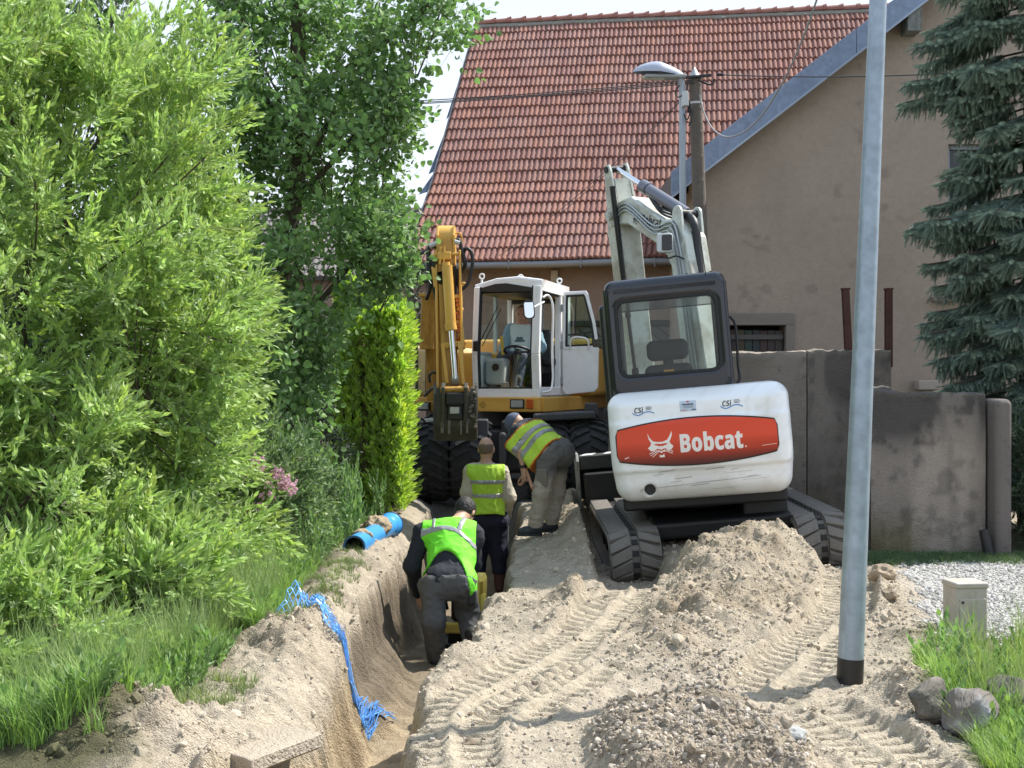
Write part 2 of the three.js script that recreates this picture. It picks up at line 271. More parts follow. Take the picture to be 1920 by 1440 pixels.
function groundColor(x, d, h, c) {
  const n = fbm(x * 1.3, d * 1.3, 40, 4), n2 = fbm(x * 7, d * 7, 44, 3);
  let r = 0.475, g = 0.412, b = 0.325;                                         // dry sand
  const t = clamp(clamp((n - 0.35) * 1.8) * 0.4 + c.loose * 0.14 + smooth(0.5, 0.68, n2) * c.loose * 0.25 - c.print * 0.3 - (1 - c.loose) * 0.15); r = mix(r, 0.36, t); g = mix(g, 0.285, t); b = mix(b, 0.19, t);
  if (c.print > 0) { r = mix(r, 0.54, c.print * 0.5); g = mix(g, 0.475, c.print * 0.5); b = mix(b, 0.36, c.print * 0.5); }
  const pale = smooth(0.5, 0.7, n2) * (1 - c.loose) * 0.4; r = mix(r, 0.56, pale); g = mix(g, 0.505, pale); b = mix(b, 0.42, pale);
  const hp = smooth(0.03, 0.12, c.heap); r = mix(r, 0.34, hp * 0.8); g = mix(g, 0.285, hp * 0.8); b = mix(b, 0.215, hp * 0.8);
  if (c.trench > 0.02) { const st = clamp((fbm(d * 14, h * 2.2, 52, 5) - 0.5) * 1.9 + 0.5), k = smooth(0.02, 0.3, c.trench); r = mix(r, mix(0.30, 0.50, st), k); g = mix(g, mix(0.225, 0.41, st), k); b = mix(b, mix(0.14, 0.27, st), k); const wallShade = smooth(7.0, 7.5, d + (st - 0.5) * 0.5) * k * 0.85; r = mix(r, 0.165, wallShade); g = mix(g, 0.135, wallShade); b = mix(b, 0.10, wallShade); const deep = smooth(-0.42, -0.5, h) * (1 - 0.7 * smooth(7.3, 8.2, d)); r = mix(r, 0.46, deep); g = mix(g, 0.37, deep); b = mix(b, 0.25, deep); }  // far trench wall tinted darker: its shade is painted into the soil colour
  const cd = smooth(0.60, 0.72, n2) * 0.35; r *= 1 - cd * 0.5; g *= 1 - cd * 0.55; b *= 1 - cd * 0.6;
  // verge on the left: humus under grass, right: grass, gravel yard, tarmac beyond
  const leftEdge = -1.42 + 0.25 * (fbm(d * 1.7, 4.4, 0, 3) - 0.5) - 0.12 * smooth(6.5, 5.6, d) * smooth(4.6, 5.2, d);
  const gl = smooth(leftEdge + 0.1, leftEdge - 0.2, x + (n2 - 0.5) * 0.3); r = mix(r, 0.10, gl); g = mix(g, 0.095, gl); b = mix(b, 0.045, gl);
  const re = roadEdge(d) + 0.12, ge = smooth(re - 0.1, re + 0.15, x + (n2 - 0.5) * 0.45);
  if (d < 13) {
    const gravel = smooth(7.3, 7.9, d + (n2 - 0.5) * 1.2) * smooth(11.0, 10.75, d + (n2 - 0.5) * 0.35);
    r = mix(r, mix(0.11, 0.46, gravel), ge); g = mix(g, mix(0.12, 0.44, gravel), ge); b = mix(b, mix(0.05, 0.41, gravel), ge);
  }
  const far = smooth(14.3, 15.0, d + (n2 - 0.5)); if (x > -1.4) { r = mix(r, 0.20, far); g = mix(g, 0.19, far); b = mix(b, 0.175, far); }
  return [r, g, b];
}
{
  const xs = [], ds = [];
  for (let x = -2.2; x < 3.3; x += 0.0195) xs.push(x);
  for (let s = 0.03, x = 3.3; x < 420; x += s, s *= 1.13) xs.push(x);
  for (let s = 0.03, x = -2.23; x > -420; x -= s, s *= 1.13) xs.unshift(x);
  for (let d = 4.5; d < 14.5; d += Math.max(0.0115, d * 0.0023)) ds.push(d);
  for (let s = 0.06, d = 14.55; d < 480; d += s, s *= 1.12) ds.push(d);
  for (let s = 0.05, d = 4.45; d > -60; d -= s, s *= 1.3) ds.unshift(d);
  const nx = xs.length, nd = ds.length, pos = new Float32Array(nx * nd * 3), col = new Float32Array(nx * nd * 3), uv = new Float32Array(nx * nd * 2), idx = new Uint32Array((nx - 1) * (nd - 1) * 6);
  for (let j = 0; j < nd; j++) for (let i = 0; i < nx; i++) {
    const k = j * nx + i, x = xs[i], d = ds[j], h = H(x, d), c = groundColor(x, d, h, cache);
    let ox = 0, od = 0; if (d > 4.6 && d < 14) { ox = (vnoise(x * 40, d * 40, 60) - 0.5) * 0.012; od = (vnoise(x * 40, d * 40, 61) - 0.5) * 0.012; }
    pos.set([x + ox, h, -(d + od)], k * 3); col.set(c, k * 3); uv.set([x, d + h * 0.8], k * 2);
  }
  let o = 0; for (let j = 0; j < nd - 1; j++) for (let i = 0; i < nx - 1; i++) { const a = j * nx + i, b = a + 1, c = a + nx, e = c + 1; idx.set([a, b, e, a, e, c], o); o += 6; }
  const g = new THREE.BufferGeometry(); g.setAttribute('position', new THREE.BufferAttribute(pos, 3)); g.setAttribute('color', new THREE.BufferAttribute(col, 3)); g.setAttribute('uv', new THREE.BufferAttribute(uv, 2)); g.setIndex(new THREE.BufferAttribute(idx, 1)); g.computeVertexNormals();
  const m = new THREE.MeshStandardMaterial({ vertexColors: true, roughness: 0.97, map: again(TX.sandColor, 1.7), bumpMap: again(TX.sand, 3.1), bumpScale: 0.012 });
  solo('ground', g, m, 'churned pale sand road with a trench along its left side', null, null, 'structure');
}

{ // loose clods, pebbles and stones on the ground
  srand(71);
  const rock = (n, sq, s) => { const g = new THREE.IcosahedronGeometry(1, n), p = g.attributes.position; for (let i = 0; i < p.count; i++) { const x = p.getX(i), y = p.getY(i), z = p.getZ(i), k = 0.42 + 1.15 * fbm(x * 1.6 + s, y * 1.6 + s * 3, z * 1.6 + s, 3); p.setXYZ(i, x * k, y * k * sq, z * k); } g.computeVertexNormals(); return g; };
  const sets = [['sand_clods', 'crumbs and clods of loose sand on the churned road', 20000], ['gravel', 'rounded river pebbles in the gravel heap and scattered on the road', 9000], ['driveway_gravel', 'pale grey chippings of the yard on the right', 30000]];
  for (const [name, label, n] of sets) {
    const list = [], cols = []; let tries = 0;
    while (list.length < n && tries++ < n * 30) {
      let x, d, s, c;
      if (name === 'driveway_gravel') {
        x = rr(2.4, 7.5); d = rr(7.0, 11.3); const n2 = fbm(x * 7, d * 7, 44, 3); const h = H(x, d), e = x - roadEdge(d) - 0.1 + (n2 - 0.5) * 0.4, gr = smooth(7.3, 7.9, d + (n2 - 0.5) * 1.2) * smooth(11.05, 10.75, d + (n2 - 0.5) * 0.35); if (e < 0 || rnd() > gr * smooth(0, 0.25, e) * 0.95 + 0.03) continue;
        s = rr(0.008, 0.019); const v = rr(0.22, 0.54); c = [v, v * rr(0.94, 0.98), v * rr(0.84, 0.95)]; list.push(pose(V(x, h + s * 0.2, -d), randQ(), s)); cols.push(lin(...c)); continue;
      }
      d = 4.5 * Math.pow(14.5 / 4.5, rnd()); if (rnd() > Math.pow(5.5 / d, 0.6)) continue; x = rr(-1.9, 3.3); if (x > roadEdge(d) + 0.25) continue;
      if (name === 'gravel') {
        const h = H(x, d), hp = smooth(0.03, 0.11, cache.heap), band = smooth(0.35, 0.05, Math.hypot((x - 1.05) / 1.2, d - 6.45)) * 0.8;
        const p = hp * 0.26 + band * 0.28 + 0.015 * cache.soil; if (rnd() > p || cache.trench > 0.05 || x < -0.6) continue; s = 0.004 + 0.0105 * Math.pow(rnd(), 2.2) + (rnd() < 0.01 ? 0.014 : 0);
        const v = rnd() < 0.18 ? rr(0.4, 0.6) : rr(0.2, 0.38), w = rr(0.3, 1); c = [v * 1.05, v * (0.86 + 0.07 * w), v * (0.62 + 0.18 * w)]; list.push(pose(V(x, h + s * 0.25, -d), randQ(), V(s * rr(0.8, 1.3), s * rr(0.6, 0.9), s * rr(0.8, 1.3)))); cols.push(lin(...c)); continue;
      }
      const h = H(x, d), p = (0.12 + cache.loose * 0.9) * (1 - cache.print * 0.85) * (x < -0.9 ? 0.7 : 1); if (rnd() > p || cache.trench > 0.3 || cache.heap > 0.2) continue;
      s = 0.003 + 0.009 * Math.pow(rnd(), 3.5) + (rnd() < 0.010 ? rr(0.008, 0.022) : 0); const v = rr(0.9, 1.1), q = groundColor(x, d, h, cache); list.push(pose(V(x, h + s * 0.1, -d), randQ(), V(s * rr(0.8, 1.5), s, s * rr(0.8, 1.5)))); cols.push(lin(q[0] * v * 0.94, q[1] * v * 0.94, q[2] * v * 0.94));
    }
    copies(name, rock(name === 'sand_clods' ? 1 : 1, name === 'gravel' ? 0.8 : 0.9, name.length), mat(1, 1, 1, name === 'sand_clods' ? 0.97 : 0.8, { side: THREE.FrontSide }), list, scene, label, cols);
  }
  // bigger stones that can be told apart
  const big = [[1655, 1088, 9.0, 0.10, 0.075, 'tan broken block of sandstone at the edge of the gravel yard, largest of the row'], [1668, 1140, 8.3, 0.055, 0.045, 'small tan stone on the edge of the sand below the largest tan block'], [1668, 1118, 8.6, 0.035, 0.03, 'smallest tan stone, between the two other blocks at the yard edge'], [1680, 1165, 7.9, 0.06, 0.04, 'flat brownish clod nearest the beige cabinet on the edge of the sand'], [1340, 1352, 5.15, 0.065, 0.06, 'dark wet pebble, biggest stone in the gravel heap'], [1490, 1425, 4.95, 0.06, 0.035, 'long grey flat stone at the foot of the gravel heap'], [1150, 1272, 6.55, 0.02, 0.018, 'rounded stone alone on the smooth sand beside the track prints'], [880, 1392, 5.3, 0.032, 0.024, 'rounded stone half sunk in the sand near the trench']];
  for (const [px, py, d, w, h, label] of big) { const p = at(px, py, d); const g = rock(2, 0.75, px); g.scale(w, h * 1.3, w * 0.9); const dark = label.startsWith('dark'); solo('stone', T(g, p.x, H(p.x, d) + h * 0.35, -d, 0, rr(0, 3), 0), dark ? mat(0.14, 0.115, 0.09, 0.55) : label.includes('grey') ? mat(0.32, 0.32, 0.31, 0.8) : mat(0.40, 0.32, 0.23, 0.95, { bumpMap: again(TX.grit, 3), bumpScale: 0.01 }), label, 'stone'); }
}
// ---------------------------------------------------------------- buildings and walls
const M = {
  render_: new THREE.MeshStandardMaterial({ color: lin(0.40, 0.325, 0.268), roughness: 0.95, side: 2, map: again(TX.plaster, 0.33), bumpMap: again(TX.grit, 2.2), bumpScale: 0.006 }),
  barnWall: new THREE.MeshStandardMaterial({ color: lin(0.33, 0.245, 0.195), roughness: 0.95, side: 2, map: again(TX.plaster, 0.3), bumpMap: again(TX.grit, 2.2), bumpScale: 0.006 }),
  zinc: new THREE.MeshStandardMaterial({ color: lin(0.27, 0.335, 0.46), roughness: 0.45, metalness: 0.35, side: 2, map: again(TX.galv, 0.8) }),
  gutter: mat(0.22, 0.22, 0.23, 0.55, { metalness: 0.4 }),
  dark: mat(0.02, 0.02, 0.022, 0.6), black: mat(0.012, 0.012, 0.013, 0.5), rubber: mat(0.02, 0.02, 0.021, 0.75),
  soffit: mat(0.10, 0.08, 0.065, 0.8), oldWood: mat(0.13, 0.115, 0.105, 0.9, { bumpMap: again(TX.soft, 1), bumpScale: 0.01 }),
  shutter: mat(0.055, 0.05, 0.047, 0.9), stone: mat(0.26, 0.225, 0.2, 0.9, { map: again(TX.plaster, 0.7) }),
  concrete: new THREE.MeshStandardMaterial({ color: lin(0.345, 0.30, 0.26), roughness: 0.95, side: 2, vertexColors: true, map: again(TX.plaster, 0.8), bumpMap: again(TX.grit, 3), bumpScale: 0.012 }),
  rust: mat(0.10, 0.045, 0.035, 0.9, { map: again(TX.dirt, 2) }), mortar: mat(0.22, 0.2, 0.17, 0.95),
  ridge: mat(0.30, 0.13, 0.10, 0.85, { map: again(TX.plaster, 1) }), slate: mat(0.115, 0.10, 0.095, 0.85),
};
const tileTones = [[0.304, 0.134, 0.099], [0.286, 0.13, 0.103], [0.319, 0.148, 0.11], [0.266, 0.124, 0.103], [0.304, 0.155, 0.125], [0.281, 0.144, 0.122], [0.258, 0.137, 0.122]];
const tileMats = tileTones.map((c) => mat(c[0], c[1], c[2], 0.82, { map: again(TX.plaster, 2) }));
function tileGeo(W, L) { // x across, y up the slope, z out; two rolls, a thick lower edge
  const xs = [0, 0.06, 0.14, 0.24, 0.36, 0.44, 0.54, 0.62, 0.72, 0.86, 0.94, 1], zs = [0.006, 0.006, 0.034, 0.040, 0.034, 0.006, 0.006, 0.034, 0.040, 0.034, 0.008, 0.008];
  const P = [], N = xs.length, idx = [];
  const row = (y, lift, drop) => { for (let i = 0; i < N; i++) P.push(xs[i] * W, y, zs[i] * drop + lift); };
  row(0, -0.004, 0.6); row(-0.002, 0.036, 1); row(0.012, 0.042, 1); row(L, 0.004, 0.9);
  for (let r = 0; r < 3; r++) for (let i = 0; i < N - 1; i++) { const a = r * N + i; idx.push(a, a + 1, a + N + 1, a, a + N + 1, a + N); }
  const g = new THREE.BufferGeometry(); g.setAttribute('position', new THREE.Float32BufferAttribute(P, 3)); g.setIndex(idx);
  const uv = []; for (let i = 0; i < P.length; i += 3) uv.push(P[i], P[i + 1]); g.setAttribute('uv', new THREE.Float32BufferAttribute(uv, 2)); 
  return toCreasedNormals(g, 0.9);
}
function quadsGeo(list) { const p = [], uv = []; for (const [a, b, c, d] of list) { for (const q of [a, b, c, a, c, d]) { p.push(q.x, q.y, q.z); } } const g = new THREE.BufferGeometry(); g.setAttribute('position', new THREE.Float32BufferAttribute(p, 3)); g.computeVertexNormals(); return boxUV(g); }
function clipPoly(poly, x0, y0, x1, y1) { // clip a convex outline to a rectangle
  for (const [ax, s, lim] of [[0, 1, x0], [0, -1, -x1], [1, 1, y0], [1, -1, -y1]]) { const out = []; for (let i = 0; i < poly.length; i++) { const a = poly[i], b = poly[(i + 1) % poly.length], da = s * a[ax] - lim, db = s * b[ax] - lim; if (da >= 0) out.push(a); if ((da >= 0) !== (db >= 0)) { const t = da / (da - db); out.push([mix(a[0], b[0], t), mix(a[1], b[1], t)]); } } poly = out; if (!poly.length) break; } return poly;
}

{ // the barn with the red roof
  srand(11);
  const turn = -10.7 * Math.PI / 180, b = thing('barn', 'old brown rendered barn with a steep red clay tile roof', 'barn', V(-1.82, 0, -20), turn);
  const E = 3.74, R = 5.6, TOP = 9.44, LEN = 9.7;
  const prof = (s) => { // s: distance up the slope from the eave -> [back, height]
    const L1 = 1.8 / Math.cos(0.715), a2 = Math.atan2(TOP - E - 1.8 * Math.tan(0.715), R - 1.8); return s < L1 ? [s * Math.cos(0.715), E + s * Math.sin(0.715), 0.715] : [1.8 + (s - L1) * Math.cos(a2), E + L1 * Math.sin(0.715) + (s - L1) * Math.sin(a2), a2];
  };
  const L1 = 1.8 / Math.cos(0.715), total = L1 + Math.hypot(R - 1.8, TOP - E - L1 * Math.sin(0.715));
  const sag = (x, t) => -0.021 * x * t + 0.035 * (fbm(x * 0.5, t * 4, 3, 2) - 0.5);
  part('wall', [boxUV(T(box(LEN - 0.3, E + 0.1, 0.4, 0), 0.25 + (LEN - 0.3) / 2, (E + 0.1) / 2 - 0.2, -0.62))], M.barnWall, b);
  part('gable_wall', boxUV(T(plate([[0.42, -0.3], [R * 2 - 0.42, -0.3], [R * 2 - 0.42, E], [R, TOP - 0.25], [0.42, E]], 0.35, 0), 0, 0, 0, 0, Math.PI / 2, 0).translate(0.43, 0, 0)), M.barnWall, b);
  // decks under the tiles, front and back
  const P = (x, s, up = 0) => { const q = prof(s); return V(x, q[1] + sag(x, s / total) + up * Math.cos(q[2]), -q[0] + up * Math.sin(q[2])); };
  const deck = []; for (let i = 0; i < 20; i++) for (let j = 0; j < 12; j++) { const x0 = LEN * i / 20, x1 = LEN * (i + 1) / 20, s0 = total * j / 12, s1 = total * (j + 1) / 12; deck.push([P(x0, s0, -0.03), P(x1, s0, -0.03), P(x1, s1, -0.03), P(x0, s1, -0.03)]); }
  deck.push([V(0, TOP - 0.05, -R), V(LEN, TOP - 0.25, -R), V(LEN, E, -2 * R), V(0, E, -2 * R)]);
  const roof = part('roof', quadsGeo(deck), M.soffit, b);
  const W = 0.195, rows = 23, step = total / rows, geo = tileGeo(W, step + 0.03), all = [];
  for (let r = 0; r < rows; r++) for (let i = 0; i < Math.floor((LEN - 0.02) / W); i++) {
    const s = r * step - 0.05, x = i * W + 0.01, p0 = P(x, Math.max(0, s)), q = prof(Math.max(0, s + step / 2));
    if (s < 0) { p0.y += s * Math.sin(q[2]); p0.z -= s * Math.cos(q[2]); }
    const m = pose(p0.add(V(rr(-0.004, 0.004), rr(-0.004, 0.006), 0)), new THREE.Quaternion().setFromEuler(new THREE.Euler(-(Math.PI / 2 - q[2]) + rr(-0.012, 0.012), 0, rr(-0.012, 0.012))), 1);
    const patch = fbm(x * 0.6, s * 0.6, 77, 3) + rr(-0.22, 0.22), tone = clamp(Math.floor(patch * 7.2), 0, 6);
    all.push({ m, tone, k: r * 100 - Math.abs(x - 3), seen: x < 4.6 + r * 0.2 });
  }
  all.sort((a, c) => (c.seen - a.seen) || (a.k - c.k));
  all.slice(0, 300).forEach((t) => { const o = part('roof_tile', geo, tileMats[t.tone], roof); o.applyMatrix4(t.m); });
  const rest = all.slice(300), white = mat(1, 1, 1, 0.82, { map: again(TX.plaster, 2) });
  copies('roof_tiles', geo, white, rest.map((t) => t.m), roof, null, rest.map((t) => { const c = tileTones[t.tone], v = rr(0.9, 1.1); return lin(c[0] * v, c[1] * v, c[2] * v); }));
  // ridge caps in mortar
  const capGeo = () => { const g = []; const half = new THREE.CylinderGeometry(0.105, 0.125, 0.42, 12, 1, true, 0, Math.PI); half.rotateZ(Math.PI / 2); half.rotateX(-Math.PI / 2 + Math.PI / 2); g.push(half); const lip = new THREE.CylinderGeometry(0.135, 0.15, 0.07, 12, 1, true, 0, Math.PI).rotateZ(Math.PI / 2).translate(0.2, 0, 0); g.push(lip); return flat(g); };
  const cap = capGeo(); let caps = 0;
  for (let x = 0.05; x < LEN; x += 0.33) { const o = part('ridge_tile', cap, M.ridge, roof); const q = P(x + 0.16, total, 0.02); o.position.set(q.x, q.y + 0.0 + rr(-0.006, 0.006), q.z); o.rotation.set(-Math.PI / 2 * 0, rr(-0.02, 0.02), rr(-0.02, 0.02)); caps++; }
  const mort = []; for (let i = 0; i < 40; i++) { const x = LEN * i / 40, q = P(x + LEN / 80, total - 0.10, 0.045); mort.push(T(box(LEN / 40 + 0.03, 0.15 + rr(-0.03, 0.03), 0.08, 0.03), q.x, q.y, q.z, -0.7, 0, 0)); }
  part('mortar_bed', mort, M.mortar, roof);
  // verge board, loose dark flashing, gutter
  const vg = []; for (let j = 0; j < 16; j++) { const s0 = total * j / 16, s1 = total * (j + 1) / 16; vg.push(bar(P(-0.03, s0, -0.04), P(-0.03, s1, -0.04), 0.10, 0.035, 0.004, V(1, 0, 0))); }
  part('verge_board', vg, mat(0.20, 0.18, 0.18, 0.7), b);
  const fl = []; for (const [s0, s1, w] of [[total * 0.28, total * 0.36, 0.17], [total * 0.36, total * 0.52, 0.10], [total * 0.58, total * 0.75, 0.05]]) { const a = P(-0.05, s0, -0.02), c = P(-0.05, s1, -0.02); fl.push([a, c, c.clone().add(V(-0.02, -0.05, 0)), a.clone().add(V(-w, -0.06, 0.05))]); }
  part('loose_flashing', quadsGeo(fl), mat(0.03, 0.05, 0.09, 0.5), b);
  const gut = []; for (let i = 0; i < 8; i++) { const x0 = LEN * i / 8, x1 = LEN * (i + 1) / 8; gut.push(rod(V(x0, E - 0.10 + sag(x0, 0) + (i % 2) * 0.006, 0.05), V(x1, E - 0.10 + sag(x1, 0) + ((i + 1) % 2) * 0.006, 0.05), 0.062, 0.062, 12)); gut.push(T(box(0.02, 0.15, 0.15, 0.003), x0 + 0.6, E - 0.10, 0.04)); }
  part('gutter', gut, M.gutter, b);
  part('eave_board', T(box(LEN, 0.13, 0.42, 0.004), LEN / 2, E - 0.02, -0.22), M.soffit, b);
  // plank door in a dark frame, boards laid aslant
  const dx0 = 2.92, dx1 = 5.2, dt = 2.62, door = part('door', T(box(dx1 - dx0, dt + 0.3, 0.05, 0.004), (dx0 + dx1) / 2, dt / 2 - 0.15, -0.40), M.dark, b);
  part('lintel', T(box(dx1 - dx0 + 0.3, 0.09, 0.14, 0.006), (dx0 + dx1) / 2, dt + 0.05, -0.38), M.black, b);
  for (let i = -4; i < 30; i++) { // boards running down to the right
    const a = -0.72, c = Math.cos(a), s = Math.sin(a), w = 0.135, o = i * 0.15; const base = [[dx0 - 2, 0], [dx0 + 6, 0], [dx0 + 6, w], [dx0 - 2, w]].map(([x, y]) => { const X = x - dx0, Y = y + 0; return [dx0 + X * c - Y * s, X * s + Y * c + o * 1.33 - 0.4]; });
    const q = clipPoly(base, dx0, 0.0, dx1, dt); if (q.length > 2) part('plank', T(plate(q, 0.03, 0.004), 0, 0, -0.365 + rr(0, 0.006)), [M.oldWood, mat(0.155, 0.14, 0.13, 0.9), mat(0.11, 0.10, 0.092, 0.9)][i % 3 < 0 ? 0 : Math.abs(i) % 3], door);
  }
  // small fitting on the wall
  const w = at(1042, 512, 19.3); 
  solo('wall_lamp', [T(plate([[-0.07, -0.09], [0.07, -0.09], [0.055, 0.10], [-0.055, 0.10]], 0.12, 0.01), w.x, w.y, -19.92)], mat(0.55, 0.5, 0.42, 0.6), 'small beige lamp box on the barn wall above the white cab', 'lamp');
}

{ // the gabled house on the right
  srand(23);
  const D = 17, h = thing('gabled_house', 'brown rendered house whose gable faces the road, with a blue grey metal verge', 'house', V(0, 0, -D));
  const x0 = 2.62, xr = 8.6, x1 = 14.6, ye = 4.45, yr = 4.45 + (xr - 2.30) * 0.772, slope = 0.772;
  const wy = (x) => x < xr ? 4.62 + (x - x0) * slope : 4.62 + (x1 - x) * slope;
  const win = [[(1778 - 960) * D / F, 1.65 + (720 - 388) * D / F], [(1850 - 960) * D / F, 1.65 + (720 - 270) * D / F]];
  const dA = [(1366 - 960) * D / F, 1.65 + (720 - 700) * D / F - 0.25], dB = [(1472 - 960) * D / F, 1.65 + (720 - 610) * D / F];
  const wall = plate([[x0, -0.4], [x1, -0.4], [x1, wy(x1)], [xr, wy(xr)], [x0, wy(x0)]], 0.4, 0, [[[win[0][0], win[0][1]], [win[0][0], win[1][1]], [win[1][0], win[1][1]], [win[1][0], win[0][1]]], [[dA[0], dA[1]], [dA[0], dB[1]], [dB[0], dB[1]], [dB[0], dA[1]]]]);
  part('wall', [boxUV(T(wall, 0, 0, -0.2))], M.render_, h);
  for (const x of [x0 + 0.2, x1 - 0.2]) part('side_wall', boxUV(T(box(0.4, 4.9, 9, 0), x, 2.05, -4.92)), M.render_, h);
  part('inner_darkness', T(box(x1 - x0 - 1, 5, 0.05, 0), (x0 + x1) / 2, 2.2, -0.9), M.black, h).name = 'painted_darkness';  // black sheet painting the darkness behind the wall openings
  // roof slabs with the metal verge proud of the gable
  const slab = (sx) => { const up = 0.30, a = V(sx < 0 ? x0 - 0.34 : x1 + 0.34, 0, 0), e = V(xr, 0, 0); const y = (x) => (sx < 0 ? 4.62 + (x - x0) * slope : 4.62 + (x1 - x) * slope); return plate([[a.x, y(a.x) + 0.01], [e.x, y(e.x) + 0.01], [e.x, y(e.x) + up], [a.x, y(a.x) + up]], 9.2, 0).translate(0, 0, -4.4); };
  part('roof', [slab(-1), slab(1)], M.slate, h);
  const y = (x) => 4.62 + (x - x0) * slope; const cuts = [x0 - 0.36, 4.9, 6.3, xr];
  for (let i = 0; i < 3; i++) part('verge_panel', T(plate([[cuts[i] + 0.004, y(cuts[i]) - 0.05], [cuts[i + 1] - 0.004, y(cuts[i + 1]) - 0.05], [cuts[i + 1] - 0.004, y(cuts[i + 1]) + 0.33], [cuts[i] + 0.004, y(cuts[i]) + 0.33]], 0.03, 0.004), 0, 0, 0.30 + i * 0.002), M.zinc, h);
  part('verge_panel', T(plate([[xr, y(xr) - 0.05], [x1 + 0.36, 4.62 - 0.36 * slope - 0.05], [x1 + 0.36, 4.62 - 0.36 * slope + 0.33], [xr, y(xr) + 0.33]], 0.03, 0.004), 0, 0, 0.30), M.zinc, h);
  part('drip_edge', bar(V(x0 - 0.36, y(x0 - 0.36) - 0.045, 0.318), V(xr, y(xr) - 0.045, 0.318), 0.03, 0.02, 0.003), mat(0.33, 0.38, 0.46, 0.4, { metalness: 0.4 }), h);
  part('soffit', plate([[x0 - 0.34, y(x0 - 0.34) - 0.02], [xr, y(xr) - 0.02], [xr, y(xr)], [x0 - 0.34, y(x0 - 0.34)]], 0.3, 0).translate(0, 0, 0.14), M.soffit, h);
  part('purlin_end', T(box(0.20, 0.42, 0.32, 0.01), (1702 - 960) * D / F, 1.65 + (720 - 42) * D / F, 0.14), mat(0.20, 0.21, 0.20, 0.8, { map: TX.dirt }), h);
  // window
  const wn = new THREE.Group(); wn.name = 'window'; h.add(wn);
  const wx = (win[0][0] + win[1][0]) / 2, wyy = (win[0][1] + win[1][1]) / 2, ww = win[1][0] - win[0][0], wh = win[1][1] - win[0][1];
  part('frame', [T(box(0.06, wh, 0.08, 0.006), win[0][0] + 0.03, wyy, -0.14), T(box(0.06, wh, 0.08, 0.006), win[1][0] - 0.03, wyy, -0.14), T(box(ww - 0.13, 0.06, 0.08, 0.006), wx, win[1][1] - 0.03, -0.14), T(box(ww - 0.13, 0.06, 0.08, 0.006), wx, win[0][1] + 0.03, -0.14), T(box(ww - 0.13, 0.04, 0.06, 0.006), wx, wyy, -0.14)], mat(0.30, 0.34, 0.40, 0.6), wn);
  part('pane', T(new THREE.PlaneGeometry(ww - 0.12, wh - 0.12), wx, wyy, -0.15), phys(0.02, 0.025, 0.03, 0.08), wn);
  // shuttered opening in a stone surround
  const op = new THREE.Group(); op.name = 'shutter'; h.add(op);
  const sx = (1489 - 960) * D / F, sl = (1340 - 960) * D / F, sy = 1.65 + (720 - 587) * D / F;
  part('surround', [T(box(sx - sl, sy - dB[1], 0.07, 0.01), (sl + sx) / 2, (sy + dB[1]) / 2, 0.02), T(box(sx - dB[0], dB[1] - dA[1], 0.07, 0.01), (sx + dB[0]) / 2, (dA[1] + dB[1]) / 2, 0.02), T(box(dA[0] - sl, dB[1] - dA[1], 0.07, 0.01), (dA[0] + sl) / 2, (dA[1] + dB[1]) / 2, 0.02)], M.stone, op);
  const n = 7, pw = (dB[0] - dA[0] - 0.05) / n; for (let i = 0; i < n; i++) part('plank', T(box(pw - 0.008, dB[1] - dA[1] - 0.06 - rr(0, 0.03), 0.03, 0.005), dA[0] + 0.025 + pw * (i + 0.5), (dA[1] + dB[1]) / 2 - 0.03, -0.06 + rr(0, 0.008)), mat(0.05 + rr(0, 0.03), 0.046 + rr(0, 0.025), 0.044 + rr(0, 0.022), 0.9), op);
  part('crossbar', T(box(dB[0] - dA[0] - 0.05, 0.07, 0.03, 0.004), (dA[0] + dB[0]) / 2, dB[1] - 0.17, -0.025), mat(0.11, 0.10, 0.095, 0.9), op);
  // ledge and a pale block near the spruce
  part('ledge', T(box(0.42, 0.07, 0.14, 0.012), (1772 - 960) * D / F, 1.65 + (720 - 562) * D / F, 0.05), M.stone, h);
  part('stone_block', T(box(0.34, 0.14, 0.2, 0.02), (1735 - 960) * D / F, 1.65 + (720 - 722) * D / F, 0.10), mat(0.42, 0.36, 0.31, 0.9), h);
}

